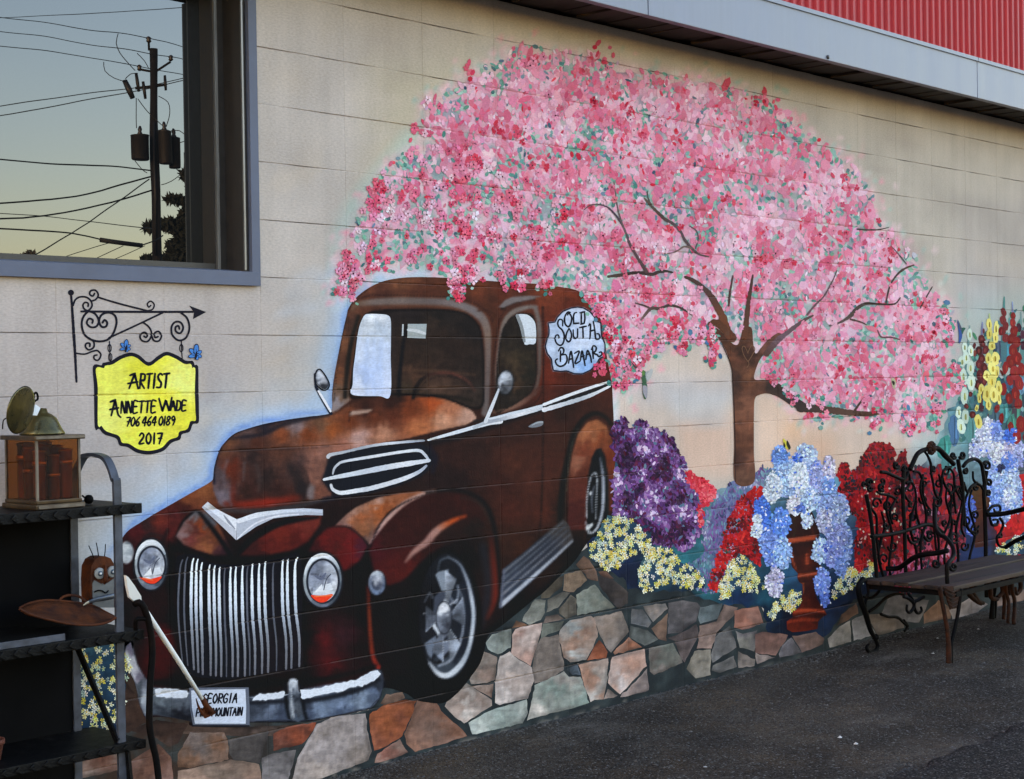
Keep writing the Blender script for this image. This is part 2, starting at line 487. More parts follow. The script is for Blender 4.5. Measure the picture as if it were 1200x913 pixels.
class Paint:
    """collects triangles of paint for one object"""
    def __init__(self): self.t = []; self.n = 0
    def add(self, tri_uv, col, lift=None):
        """tri_uv (n,3,2) sketch coords; col (n,3,3) or (3,) in 0..1 sRGB"""
        if len(tri_uv) == 0: return
        w_ = to_wall(tri_uv)
        c = np.broadcast_to(np.asarray(col, float), tri_uv.shape[:2] + (3,))
        if lift is None:                     # each stroke lies a hair's breadth over the one before
            self.n += 1; lift = 2.5e-5 * min(self.n, 11) + 4e-6 * max(0, self.n - 11)
        l_ = np.broadcast_to(np.asarray(lift, float).reshape(-1, 1, 1), tri_uv.shape[:2] + (1,))
        self.t.append(np.concatenate([w_, albedo(c), l_], -1))
    def sheet(self, poly, cv, res=2.0):
        p = np.asarray(poly, float)
        T = tri_poly(p, res)
        self.add(T, cv.sample(T)); return self
    def flat(self, poly, col, res=None):
        self.add(tri_poly(poly, res), np.array(col) / 255.0); return self
    def ribbon(self, pts, wd, col, closed=False, step=2.0, wob=0.0, curve=True):
        p = smooth(pts, closed, step) if (curve and len(pts) > 2) else resample(pts, step, closed)
        n = len(p)
        wd = np.interp(np.linspace(0, 1, n), np.linspace(0, 1, len(np.atleast_1d(wd))), np.atleast_1d(wd)) / 2.0
        if wob: wd = wd * (1 + wob * (RNG.random(n) - .5))
        cols = np.atleast_2d(np.asarray(col, float)) / 255.0
        cc = np.stack([np.interp(np.linspace(0, 1, n), np.linspace(0, 1, len(cols)), cols[:, k]) for k in range(3)], -1)
        if closed:
            tg = np.roll(p, -1, 0) - np.roll(p, 1, 0)
        else:
            tg = np.gradient(p, axis=0)
        tg /= np.maximum(1e-6, np.hypot(tg[:, 0], tg[:, 1]))[:, None]
        nr = np.stack([-tg[:, 1], tg[:, 0]], -1)
        a = p + nr * wd[:, None]; b = p - nr * wd[:, None]
        i = np.arange(n if closed else n - 1); j = (i + 1) % n
        T = np.concatenate([np.stack([a[i], b[i], b[j]], 1), np.stack([a[i], b[j], a[j]], 1)])
        C = np.concatenate([np.stack([cc[i], cc[i], cc[j]], 1), np.stack([cc[i], cc[j], cc[j]], 1)])
        self.add(T, C)
        if not closed:
            for e, s in ((0, -1), (n - 1, 1)):
                r_ = wd[e]
                if r_ < .4: continue
                th = np.linspace(-math.pi / 2, math.pi / 2, 6)
                arc = p[e] + s * r_ * np.cos(th)[:, None] * tg[e] + r_ * np.sin(th)[:, None] * nr[e]
                T = np.stack([np.repeat(p[e][None], 5, 0), arc[:-1], arc[1:]], 1)
                self.add(T, cc[e])
        return self
    def dabs(self, C, shape, cols):
        """many small strokes: centres (n,2), shape (k,3,2) template per dab or (n,k,3,2), colours (n,3)"""
        S = np.asarray(shape)
        if S.ndim == 3: S = np.broadcast_to(S, (len(C),) + S.shape)
        T = S + C[:, None, None, :]
        cc = np.broadcast_to(cols[:, None, None, :], T.shape[:3] + (3,))
        lf = np.repeat(2e-5 + 4e-4 * np.arange(len(C)) / max(1, len(C)), T.shape[1])
        self.add(T.reshape(-1, 3, 2), cc.reshape(-1, 3, 3) / 255.0, lf); return self
    def tris(self):
        return np.concatenate(self.t) if self.t else np.zeros((0, 3, 6))
    def build(self, name, layer, parent=None, mat=None):
        v, c = lay_on_wall(self.tris(), layer)
        o_ = tuple(parent.location) if parent is not None else (0, 0, 0)
        if parent is None and len(v):
            o_ = (float(v[:, 0].mean()), 0.0, float(v[:, 2].min()))
        me = soup_mesh(name, v, c, o_)
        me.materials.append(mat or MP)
        o = bpy.data.objects.new(name, me)
        COL.objects.link(o)
        if parent is not None: o.parent = parent
        else: o.location = o_
        return o

def ell(cx, cy, rx, ry, n=40, rot=0.0, a0=0.0, a1=2 * math.pi):
    t = np.linspace(a0, a1, n, endpoint=abs(a1 - a0) < 2 * math.pi - 1e-6)
    x, y = rx * np.cos(t), ry * np.sin(t)
    c, s = math.cos(rot), math.sin(rot)
    return np.stack([cx + c * x - s * y, cy + s * x + c * y], -1)

def inset(poly, d):
    p = np.asarray(poly, float)
    A = .5 * np.sum(p[:, 0] * np.roll(p[:, 1], -1) - np.roll(p[:, 0], -1) * p[:, 1])
    e1 = p - np.roll(p, 1, 0); e2 = np.roll(p, -1, 0) - p
    n1 = np.stack([-e1[:, 1], e1[:, 0]], -1) / np.maximum(1e-6, np.hypot(*e1.T))[:, None]
    n2 = np.stack([-e2[:, 1], e2[:, 0]], -1) / np.maximum(1e-6, np.hypot(*e2.T))[:, None]
    nn = n1 + n2; nn /= np.maximum(.5, np.hypot(*nn.T))[:, None]
    return p + nn * d * (1 if A > 0 else -1)
# ------------------------------------------------------------------ generic mesh builder
class MB:
    def __init__(self): self.v = []; self.f = []; self.sm = []
    def add(self, vs, fs, sm=False):
        b = len(self.v); self.v += [tuple(x) for x in vs]
        self.f += [tuple(i + b for i in f) for f in fs]; self.sm += [sm] * len(fs)
        return self
    def box(self, x0, x1, y0, y1, z0, z1, bev=0.0):
        if bev <= 0:
            v = [(x, y, z) for z in (z0, z1) for y in (y0, y1) for x in (x0, x1)]
            return self.add(v, [(0, 2, 3, 1), (4, 5, 7, 6), (0, 1, 5, 4), (2, 6, 7, 3), (0, 4, 6, 2), (1, 3, 7, 5)])
        bm = bmesh.new()
        bmesh.ops.create_cube(bm, size=1.0)
        for q in bm.verts:
            q.co = Vector(((x0 + x1) / 2 + q.co.x * (x1 - x0), (y0 + y1) / 2 + q.co.y * (y1 - y0), (z0 + z1) / 2 + q.co.z * (z1 - z0)))
        bmesh.ops.bevel(bm, geom=list(bm.edges), offset=bev, segments=2, profile=.7, affect='EDGES')
        return self.bm(bm)
    def bm(self, bm, sm=False):
        bm.verts.index_update()
        self.add([q.co[:] for q in bm.verts], [[q.index for q in f.verts] for f in bm.faces], sm)
        bm.free(); return self
    def tube(self, pts, r, n=8, closed=False, flat=None, cap=True, sm=True):
        """round (or flattened) bar along a path; r may change along it"""
        P = [Vector(p) for p in pts]; m = len(P)
        rr = np.interp(np.linspace(0, 1, m), np.linspace(0, 1, len(np.atleast_1d(r))), np.atleast_1d(r))
        prev = None; rings = []
        for i in range(m):
            t = (P[(i + 1) % m] - P[(i - 1) % m]) if closed else (P[min(i + 1, m - 1)] - P[max(i - 1, 0)])
            if t.length < 1e-9: t = Vector((0, 0, 1))
            t.normalize()
            if prev is None:
                a = Vector((0, 1, 0)) if abs(t.y) < .9 else Vector((1, 0, 0))
                prev = a
            b = t.cross(prev)
            if b.length < 1e-6: b = t.cross(Vector((1, 0, 0)))
            b.normalize(); a = b.cross(t).normalized(); prev = a
            ra, rb = (rr[i], rr[i]) if flat is None else (rr[i] * flat, rr[i])
            rings.append([P[i] + a * ra * math.cos(2 * math.pi * k / n) + b * rb * math.sin(2 * math.pi * k / n) for k in range(n)])
        vs = [q for rg in rings for q in rg]; fs = []
        for i in range(m if closed else m - 1):
            j = (i + 1) % m
            for k in range(n):
                l = (k + 1) % n
                fs.append((i * n + k, i * n + l, j * n + l, j * n + k))
        if cap and not closed:
            fs.append(tuple(range(n))[::-1]); fs.append(tuple((m - 1) * n + k for k in range(n)))
        return self.add(vs, fs, sm)
    def lathe(self, prof, c=(0, 0, 0), n=24, axis=None, sm=True):
        """profile of (radius, height) about the vertical (or another axis) through c"""
        ax = Vector(axis or (0, 0, 1)).normalized()
        a = ax.orthogonal().normalized(); b = ax.cross(a); c = Vector(c)
        vs = []; fs = []
        for (r_, h) in prof:
            for k in range(n):
                th = 2 * math.pi * k / n
                vs.append(c + ax * h + (a * math.cos(th) + b * math.sin(th)) * r_)
        for i in range(len(prof) - 1):
            for k in range(n):
                l = (k + 1) % n
                fs.append((i * n + k, i * n + l, (i + 1) * n + l, (i + 1) * n + k))
        if prof[0][0] > 1e-5: fs.append(tuple(range(n))[::-1])
        if prof[-1][0] > 1e-5: fs.append(tuple((len(prof) - 1) * n + k for k in range(n)))
        return self.add(vs, fs, sm)
    def slab(self, poly, n, th, sm=False):
        """extrude a polygon of 3-D points along vector n by th"""
        P = [Vector(p) for p in poly]; d = Vector(n).normalized() * th; m = len(P)
        vs = P + [p + d for p in P]
        fs = [tuple(range(m))[::-1], tuple(range(m, 2 * m))] + [(i, (i + 1) % m, m + (i + 1) % m, m + i) for i in range(m)]
        return self.add(vs, fs, sm)
    def build(self, name, mat, parent=None, origin=None, fix=True):
        me = bpy.data.meshes.new(name)
        o_ = Vector(parent.location) if parent is not None and parent.parent is None else (Vector(parent.matrix_world.translation) if parent is not None else Vector(origin or (0, 0, 0)))
        if parent is not None: o_ = world_loc(parent)
        me.from_pydata([tuple(Vector(p) - o_) for p in self.v], [], self.f)
        me.polygons.foreach_set("use_smooth", self.sm)
        if fix:
            bm = bmesh.new(); bm.from_mesh(me)
            bmesh.ops.recalc_face_normals(bm, faces=bm.faces)
            bm.to_mesh(me); bm.free()
        me.update()
        if mat is not None: me.materials.append(mat)
        o = bpy.data.objects.new(name, me); COL.objects.link(o)
        if parent is not None: o.parent = parent
        else: o.location = o_
        return o

def world_loc(o):
    v = Vector((0, 0, 0))
    while o is not None:
        v += Vector(o.location); o = o.parent
    return v

def curve3(pts, step=0.01, closed=False):
    """smooth path through 3-D points"""
    P = [Vector(p) for p in pts]; n = len(P); out = []
    for i in range(n if closed else n - 1):
        if closed: a, b, c, d = P[(i - 1) % n], P[i], P[(i + 1) % n], P[(i + 2) % n]
        else: a, b, c, d = P[max(i - 1, 0)], P[i], P[i + 1], P[min(i + 2, n - 1)]
        k = max(2, int((c - b).length / step) + 1)
        for j in range(k):
            t = j / k
            out.append(.5 * ((2 * b) + (c - a) * t + (2 * a - 5 * b + 4 * c - d) * t * t + (3 * b - a - 3 * c + d) * t ** 3))
    if not closed: out.append(P[-1])
    return out

# ------------------------------------------------------------------ ground
def ground_material(name, base, dusty=True, seed=0):
    m, n, L, b = mat_new(name)
    geo = n.new("ShaderNodeNewGeometry")
    off = n.new("ShaderNodeMapping"); off.inputs['Location'].default_value = (seed, seed * 2, 0)
    L.new(geo.outputs['Position'], off.inputs['Vector'])
    def noise(s, d, ro=.6, vec=off):
        k = n.new("ShaderNodeTexNoise"); k.inputs['Scale'].default_value = s; k.inputs['Detail'].default_value = d
        k.inputs['Roughness'].default_value = ro; L.new(vec.outputs[0], k.inputs['Vector']); return k
    def rng(src, a, c, lo, hi):
        k = n.new("ShaderNodeMapRange"); k.inputs['From Min'].default_value = a; k.inputs['From Max'].default_value = c
        k.inputs['To Min'].default_value = lo; k.inputs['To Max'].default_value = hi; L.new(src, k.inputs['Value']); return k.outputs[0]
    def mix(f, a, c):
        k = n.new("ShaderNodeMix"); k.data_type = 'RGBA'
        L.new(f, k.inputs[0])
        for s, q in ((6, a), (7, c)):
            if isinstance(q, tuple): k.inputs[s].default_value = q + (1,)
            else: L.new(q, k.inputs[s])
        return k.outputs[2]
    st = n.new("ShaderNodeMapping"); st.inputs['Scale'].default_value = (.35, 1.0, 1); L.new(off.outputs[0], st.inputs['Vector'])
    c = mix(rng(noise(1.3, 6, vec=st).outputs['Fac'], .36, .62, 0, 1), tuple(x * .62 for x in base), tuple(x * 2.0 for x in base) if dusty else tuple(x * 1.25 for x in base))
    if dusty:
        c = mix(rng(noise(2.1, 8, .7).outputs['Fac'], .48, .68, 0, .8), c, (.105, .070, .040))
        c = mix(rng(noise(1.7, 9, .75, st).outputs['Fac'], .54, .70, 0, .85), c, (.150, .128, .106))
    ag = n.new("ShaderNodeTexVoronoi"); ag.inputs['Scale'].default_value = 150; L.new(off.outputs[0], ag.inputs['Vector'])
    se = n.new("ShaderNodeSeparateColor"); L.new(ag.outputs['Color'], se.inputs[0])
    c = mix(rng(noise(.9, 7, .65).outputs['Fac'], .42, .56, .6, 0), c, (.010, .009, .008)) if dusty else c
    c = mix(rng(se.outputs[0], .55, 1.0, 0, .6), c, (.10, .088, .076))
    c = mix(rng(se.outputs[1], .93, .97, 0, .8), c, (.17, .16, .15))
    c = mix(rng(se.outputs[2], .0, .4, .75, 0), c, (.006, .006, .0065))
    L.new(c, b.inputs['Base Color'])
    b.inputs['Roughness'].default_value = .9; b.inputs['Specular IOR Level'].default_value = .06
    h = n.new("ShaderNodeMath"); h.operation = 'MULTIPLY_ADD'; h.inputs[1].default_value = -1.0
    L.new(ag.outputs['Distance'], h.inputs[0]); L.new(noise(40, 6).outputs['Fac'], h.inputs[2])
    bp = n.new("ShaderNodeBump"); bp.inputs['Strength'].default_value = .9; bp.inputs['Distance'].default_value = .006
    L.new(h.outputs[0], bp.inputs['Height']); L.new(bp.outputs[0], b.inputs['Normal'])
    return m

M_ASPH = ground_material("worn_asphalt", (.035, .0268, .0195))
M_ASPH2 = ground_material("newer_asphalt", (.0165, .0145, .0135), dusty=False, seed=5)
g = MB()
def grid_sheet(mb, x0, x1, y0, y1, nx, ny, zf):
    xs = np.linspace(x0, x1, nx + 1); ys = np.linspace(y0, y1, ny + 1)
    mb.add([(x, y, zf(x, y)) for y in ys for x in xs],
           [(j * (nx + 1) + i, j * (nx + 1) + i + 1, (j + 1) * (nx + 1) + i + 1, (j + 1) * (nx + 1) + i) for j in range(ny) for i in range(nx)], True)
def lot_z(x, y):
    return .006 * math.sin(1.7 * x + .6) * math.sin(2.3 * y) + .004 * math.sin(4.1 * x + 1.3 * y) - .006
grid_sheet(g, -12, 16, -14, .16, 180, 90, lot_z)
tag(g.build("asphalt_lot", M_ASPH, fix=False), kind="structure")
g = MB(); g.add([(-1500, -1500, -.03), (1500, -1500, -.03), (1500, 1500, -.03), (-1500, 1500, -.03)], [(0, 1, 2, 3)])
tag(g.build("ground", plain_material("far_ground", (.09, .09, .075), .9, scale=.2, bump=0), fix=False), kind="structure")
# the newer layer of asphalt, its ragged edge running off to the right
s0 = at(1036, 913, Z=0.0); s1 = at(1205, 846, Z=0.0)
dv = (s1 - s0); edge = []
for k in range(-8, 60):
    p = s0 + dv * (k / 14.0)
    jit = .022 * math.sin(k * 2.1) + .016 * math.sin(k * 5.3 + 1) + .02 * (random.random() - .5)
    nrm = Vector((-dv.y, dv.x, 0)).normalized()
    edge.append(p + nrm * jit)
sgn = 1 if Vector((-dv.y, dv.x, 0)).y < 0 else -1
back = Vector((-dv.y, dv.x, 0)).normalized() * sgn
g = MB(); m_ = len(edge); vs = []
for p in edge:
    vs += [(p.x, p.y, -.012), (p.x + back.x * .025, p.y + back.y * .025, .010), (p.x + back.x * .10, p.y + back.y * .10, .016), (p.x + back.x * 6, p.y + back.y * 6, .016)]
g.add(vs, [(4 * i + k, 4 * i + 4 + k, 4 * i + 5 + k, 4 * i + 1 + k) for i in range(m_ - 1) for k in range(3)], True)
tag(g.build("asphalt_overlay", M_ASPH2), kind="structure")
# grit and chips lying on the asphalt and along the foot of the wall
def grit(name, n, place, smin, smax, mat):
    mb = MB()
    for _ in range(n):
        x, y = place(); s = smin + (smax - smin) * random.random() ** 3
        z = lot_z(x, y); a = random.random() * 6.28
        v = []
        for k in range(5):
            th = a + k * 1.2566; rr = s * (.6 + .6 * random.random())
            v.append((x + rr * math.cos(th), y + rr * math.sin(th), z))
        v.append((x + s * .2, y, z + s * (.3 + .35 * random.random())))
        mb.add(v, [(k, (k + 1) % 5, 5) for k in range(5)])
    return tag(mb.build(name, mat, fix=False), kind="stuff")
M_GRIT = plain_material("grit_stone", (.085, .076, .066), .9, scale=5, col2=(.03, .027, .024), lo=.4, hi=.6)
M_CHIP = plain_material("pale_chip", (.5, .48, .45), .8, scale=9, col2=(.3, .28, .25))
def place_a():
    t = random.random()
    if t < .58: return random.uniform(.6, 8), .004 - abs(random.gauss(0, .030 + .03 * math.sin(t * 90)))
    if t < .68:
        k = random.random(); p = s0 + dv * (k * 2.2 - .3); return p.x + random.gauss(0, .05), p.y + random.gauss(0, .04)
    return random.uniform(.3, 8), -random.random() ** 1.3 * 3.2
grit("gravel", 7000, place_a, .003, .011, M_GRIT)
grit("pale_gravel", 34, lambda: (random.uniform(.8, 7.5), -random.random() ** 1.4 * 2.6 - .02), .004, .013, M_CHIP)

# ------------------------------------------------------------------ first washes on the wall
bgc = Canvas((180, 174, 165))
def wash(poly, c, soft, alpha): bgc.fill(poly, c, soft=soft, alpha=alpha)
wash([(-60, 320), (330, 330), (300, 560), (-60, 600)], (171, 166, 164), 50, .8)
wash([(300, -60), (420, -60), (430, 330), (300, 330)], (176, 172, 167), 30, .7)
wash([(420, -60), (1260, -60), (1260, 160), (620, 60)], (196, 186, 167), 25, .75)  # band under the eave painted lighter to offset the eave's shade
wash([(440, 80), (560, 60), (520, 200), (430, 250)], (184, 177, 150), 30, .6)
wash([(880, 130), (1200, 170), (1200, 400), (1080, 330), (980, 190)], (177, 172, 160), 25, .8)
wash([(1120, 230), (1260, 240), (1260, 350), (1130, 350)], (158, 153, 148), 14, .55)
wash([(1120, 320), (1180, 330), (1160, 372), (1110, 365)], (176, 177, 180), 14, .6)
wash([(715, 400), (860, 400), (860, 550), (720, 500)], (196, 184, 172), 16, .9)
wash([(725, 440), (860, 440), (858, 470), (730, 480)], (186, 183, 184), 9, .7)
wash([(790, 490), (860, 480), (860, 560), (800, 560)], (205, 176, 156), 9, .8)
wash([(780, 455), (855, 460), (850, 500), (790, 495)], (182, 190, 196), 8, .5)
wash([(885, 460), (1060, 490), (1060, 560), (885, 560)], (204, 180, 160), 10, .95)
wash([(890, 465), (925, 470), (920, 560), (885, 560)], (214, 190, 170), 7, .6)
wash([(985, 480), (1070, 505), (1050, 530), (985, 525)], (200, 184, 172), 8, .6)
for (x, y, r_, c, a) in [(735, 480, 18, (214, 198, 184), .6), (760, 510, 25, (206, 190, 178), .5), (835, 430, 22, (208, 192, 178), .5),
                         (930, 505, 14, (222, 184, 150), .7), (960, 525, 14, (216, 178, 150), .6), (1010, 535, 16, (206, 190, 176), .6)]:
    wash(ell(x, y, r_, r_, 20), c, 9, a)
# airbrushed blue round the panel truck and above its cab
halo = [(128, 650), (141, 633), (160, 613), (183, 600), (203, 588), (227, 575), (247, 563), (250, 548), (257, 528), (265, 515), (275, 507), (288, 501),
        (310, 495), (338, 490), (363, 486), (386, 480), (391, 450), (394, 425), (401, 395), (408, 360), (418, 346), (432, 335), (448, 328)]
bgc.stroke(halo, [90, 80, 60], (172, 190, 208), 26, .6)
bgc.stroke([(p[0] - 4, p[1] - 4) for p in halo], [30, 22, 20], (160, 190, 226), 9, .6)
bgc.stroke([(p[0] - 1, p[1] - 1) for p in halo], [6, 5, 6, 4], (92, 138, 216), 2.6, .8)
bgc.stroke([(395, 350), (400, 310), (425, 325), (470, 318), (530, 320), (600, 322), (700, 335)], [16, 22, 20, 18], (172, 204, 226), 8, .85)
bgc.stroke([(372, 470), (385, 440), (394, 400)], [36, 20], (168, 192, 216), 12, .6)
bgc.stroke([(403, 330), (405, 280), (425, 240), (455, 200), (480, 165)], [24, 30, 20], (165, 205, 200), 10, .55)
bgc.stroke([(722, 420), (719, 455), (722, 500)], [10, 8], (206, 214, 224), 3, .8)
for k in range(46):
    a_ = halo[k % len(halo)]
    x, y = a_[0] - random.uniform(8, 70), a_[1] - random.uniform(5, 60)
    bgc.fill(ell(x, y, random.uniform(8, 22), random.uniform(4, 10), 14, random.uniform(-.8, .2)),
             random.choice([(186, 178, 170), (176, 190, 206), (196, 186, 168), (168, 186, 208)]), soft=6, alpha=.35)
# dry teal and pink scumble round the crown of the blossom tree
CROWN = [(392, 345), (396, 325), (402, 300), (415, 275), (420, 255), (432, 240), (440, 225), (450, 205), (463, 190), (478, 180), (494, 172), (500, 160),
         (497, 140), (499, 118), (516, 116), (530, 105), (545, 92), (560, 82), (576, 78), (590, 66), (604, 57), (625, 58), (652, 62), (682, 64), (702, 70),
         (724, 77), (746, 84), (770, 85), (795, 92), (818, 93), (832, 96), (850, 100), (872, 110), (892, 120), (908, 128), (926, 141), (942, 157), (958, 167),
         (976, 176), (988, 187), (1002, 203), (1013, 217), (1021, 232), (1022, 252), (1032, 266), (1047, 277), (1062, 291), (1072, 304), (1072, 322),
         (1086, 337), (1097, 346), (1107, 356), (1115, 370), (1116, 392), (1110, 408), (1113, 428), (1125, 440), (1121, 456), (1106, 466), (1108, 482),
         (1090, 499), (1070, 508), (1054, 500), (1035, 494), (1010, 488), (985, 489), (966, 487), (950, 492), (934, 478), (918, 464), (906, 452), (893, 440),
         (884, 428), (868, 412), (852, 406), (838, 402), (832, 398), (818, 396), (800, 398), (778, 398), (764, 410), (751, 420), (748, 444), (731, 456),
         (722, 448), (716, 425), (710, 392), (702, 364), (690, 350), (675, 341), (655, 331), (640, 340), (622, 332), (600, 327), (575, 318), (552, 334),
         (535, 344), (521, 320), (492, 310), (462, 316), (440, 314), (425, 329), (410, 342)]
bgc.fill(CROWN, (206, 168, 176), grow=5, soft=9, alpha=.75)
for k in range(900):
    i = random.randrange(len(CROWN)); p = np.array(CROWN[i]); q = np.array(CROWN[(i + 1) % len(CROWN)])
    c = p + (q - p) * random.random()
    if c[1] > 360 and c[0] < 720: continue
    c = c + np.array((random.gauss(0, 10), random.gauss(0, 10)))
    bgc.fill(ell(c[0], c[1], random.uniform(2, 6), random.uniform(1.5, 4), 10, random.uniform(0, 3)),
             random.choice([(150, 190, 178), (226, 176, 188), (218, 196, 200), (140, 178, 172), (196, 204, 196), (230, 150, 168)]), soft=1.6, alpha=.6)
# cool haze behind the flower border at the right
wash([(1090, 500), (1135, 350), (1260, 330), (1260, 660), (1090, 660)], (150, 178, 178), 16, .5)
wash([(1120, 470), (1260, 470), (1260, 620), (1110, 620)], (96, 140, 150), 12, .8)
wash([(1070, 515), (1135, 500), (1130, 580), (1070, 580)], (170, 186, 186), 8, .8)
wash([(80, 600), (150, 600), (150, 740), (80, 740)], (168, 176, 184), 8, .5)
# smears, drips and scuffs the weather has left
gg = np.random.default_rng(3)
for k in range(150):
    x, y = gg.uniform(-20, 1220), gg.uniform(0, 600)
    bgc.fill(ell(x, y, gg.uniform(6, 40), gg.uniform(2, 12), 14, gg.uniform(-.4, .4)), [(196, 188, 176), (160, 152, 142), (190, 178, 158), (172, 170, 168)][k % 4], soft=gg.uniform(3, 9), alpha=.28)
bgc.a *= (1 + .05 * (noise2(60, 21, 4) - .5) * 2 + .05 * (GRAIN - .5))[..., None]

# ------------------------------------------------------------------ the shop: block wall, window, eave, parapet
shop = empty("shop_building", (0, 0, 0), "cream painted concrete block shop wall with grey fascia and red metal parapet", "building")
ZROW = [TOPZ] + list(JZ) + [-.06]
WX1 = .775                          # right jamb of the window
def block_mesh(name, x0, x1, z0, z1, cv, nx, nz):
    """one block: a face gridded for its paint, arrised edges, body behind"""
    ix = np.concatenate([[x0], np.linspace(x0 + VW, x1 - VW, nx + 1), [x1]])
    iz = np.concatenate([[z0], np.linspace(z0 + JU, z1 - JL, nz + 1), [z1]])
    XX, ZZ = np.meshgrid(ix, iz)
    YY = np.zeros_like(XX); YY[0] = YY[-1] = JD; YY[:, 0] = np.maximum(YY[:, 0], JD * VD); YY[:, -1] = np.maximum(YY[:, -1], JD * VD)
    YY[0, :] = joint_depth(ix, np.full(len(ix), z0)); YY[-1, :] = joint_depth(ix, np.full(len(ix), z1))
    v = np.stack([XX, YY, ZZ], -1).reshape(-1, 3)
    W_ = nx + 3; H_ = nz + 3
    q = []
    for j in range(H_ - 1):
        for i in range(W_ - 1):
            a = j * W_ + i
            q.append((a, a + 1, a + W_ + 1, a + W_))
    n0 = len(v)
    v = np.concatenate([v, [(x0, .19, z0), (x1, .19, z0), (x1, .19, z1), (x0, .19, z1)]])
    c0, c1, c2, c3 = 0, W_ - 1, H_ * W_ - 1, (H_ - 1) * W_
    q += [(n0, n0 + 1, c1, c0)[::-1], (c3, c2, n0 + 2, n0 + 3)[::-1], (c0, c3, n0 + 3, n0)[::-1], (c1, n0 + 1, n0 + 2, c2)[::-1], (n0, n0 + 3, n0 + 2, n0 + 1)[::-1]]
    # side quads reference only corners, edges of the face stay open there (never seen, block butts block)
    me = bpy.data.meshes.new(name)
    o_ = np.array([(x0 + x1) / 2, 0, z0])
    me.from_pydata((v - o_).tolist(), [], q)
    uv = to_sketch(v[:, 0], np.clip(v[:, 2], 0, 9))
    cc = albedo(cv.sample(uv))
    a_ = me.color_attributes.new("Col", 'FLOAT_COLOR', 'POINT')
    a_.data.foreach_set("color", np.concatenate([cc, np.ones((len(cc), 1))], 1).astype(np.float32).ravel())
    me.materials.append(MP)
    me.update()
    return me, o_
def lay_block(name, parent, x0, x1, z0, z1):
    u = to_sketch(np.array([x0, x1, x0, x1]), np.array([z0, z0, z1, z1]))
    seen = u[:, 0].max() > -30 and u[:, 0].min() < 1230 and u[:, 1].max() > -20 and u[:, 1].min() < 935
    ux0, ux1, uy0, uy1 = u[:, 0].min(), u[:, 0].max(), u[:, 1].min(), u[:, 1].max()
    # more paint points only where the washes change quickly
    xs = np.linspace(max(ux0, -50), min(ux1, 1250), 12); ys = np.linspace(max(uy0, -50), min(uy1, 960), 8)
    nx, nz = 3, 2
    if seen and len(xs):
        s = bgc.sample(np.stack(np.meshgrid(xs, ys), -1))
        d = max(np.abs(np.diff(s, axis=0)).max(), np.abs(np.diff(s, axis=1)).max())
        nx, nz = (18, 10) if d > .09 else ((9, 5) if d > .035 else (9, 2))
    me, o_ = block_mesh(name, x0, x1, z0, z1, bgc, nx, nz)
    o = bpy.data.objects.new(name, me); COL.objects.link(o); o.parent = parent; o.location = o_
    return o, seen
rest = []
for r_ in range(len(ZROW) - 1):
    z1, z0 = ZROW[r_], ZROW[r_ + 1]
    for k in range(-8, 26):
        x0, x1 = k * BL, (k + 1) * BL
        if 1 <= r_ <= 5 and x1 <= 2 * BL + .001 and x0 > -5 * BL - .001: continue
        o, seen = lay_block("concrete_block", shop, x0, x1, z0, z1)
        if not seen: rest.append(o)
# blocks outside the photograph are one mesh
bm = bmesh.new()
for o in rest:
    o.data.transform(Matrix.Translation(o.location)); bm.from_mesh(o.data)
    me = o.data; bpy.data.objects.remove(o); bpy.data.meshes.remove(me)
me = bpy.data.meshes.new("blockwork"); bm.to_mesh(me); bm.free(); me.materials.append(MP)
o = bpy.data.objects.new("blockwork", me); COL.objects.link(o); o.parent = shop; o["kind"] = "stuff"
# the body of the shop behind the wall
M_DARK = plain_material("dark_interior", (.02, .018, .016), .9)
mb = MB(); mb.box(-3.2, 10.5, .42, 9.0, -.05, 3.0); mb.build("shop_body", plain_material("side_render", (.42, .38, .33), .8), shop)
# window
M_BRONZE = plain_material("bronze_frame", (.030, .024, .020), .45, 0.0, .5, scale=30, col2=(.018, .015, .013))
M_ALU = plain_material("aluminium_strip", (.22, .21, .20), .4, .7, .5, scale=40, stretch=(1, 1, .1))
M_GREYPAINT = plain_material("grey_blue_trim", (.115, .128, .175), .5, 0, .2, scale=8, col2=(.10, .11, .15), lo=.3, hi=.6)
def glass_material():
    m, n, L, b = mat_new("reflecting_glass")
    b.inputs['Base Color'].default_value = (.004, .005, .006, 1)
    b.inputs['Roughness'].default_value = 0.0
    b.inputs['IOR'].default_value = 1.9
    b.inputs['Specular IOR Level'].default_value = .5
    geo = n.new("ShaderNodeNewGeometry"); no = n.new("ShaderNodeTexNoise"); no.inputs['Scale'].default_value = 2.2; no.inputs['Detail'].default_value = 1
    L.new(geo.outputs['Position'], no.inputs['Vector'])
    bp = n.new("ShaderNodeBump"); bp.inputs['Strength'].default_value = .12; bp.inputs['Distance'].default_value = .004   # old float glass is never quite flat
    L.new(no.outputs['Fac'], bp.inputs['Height']); L.new(bp.outputs[0], b.inputs['Normal'])
    return m
WZ0, WZ1 = GZ - 1.0, JZ[0] - .004
win = MB(); win.box(WX1, 2 * BL - .002, -.006, .16, WZ0 - .05, WZ1)            # jamb board, proud of the blocks
win = win.build("window", M_GREYPAINT, shop)
mb = MB()
for (xa, xb, ya, yb) in [(.700, WX1 - .001, .015, .185), ]:
    mb.box(xa + .05, xb, .012, .2, WZ0 + .001, WZ1 - .002)
    mb.box(xa, xa + .05, .11, .2, WZ0 + .001, WZ1 - .002)
mb.box(-2.0, .70, .11, .2, WZ0 + .001, WZ0 + .03)
mb.box(-2.03, -1.95, .012, .2, WZ0 + .001, WZ1 - .002)
mb.build("frame", M_BRONZE, win)
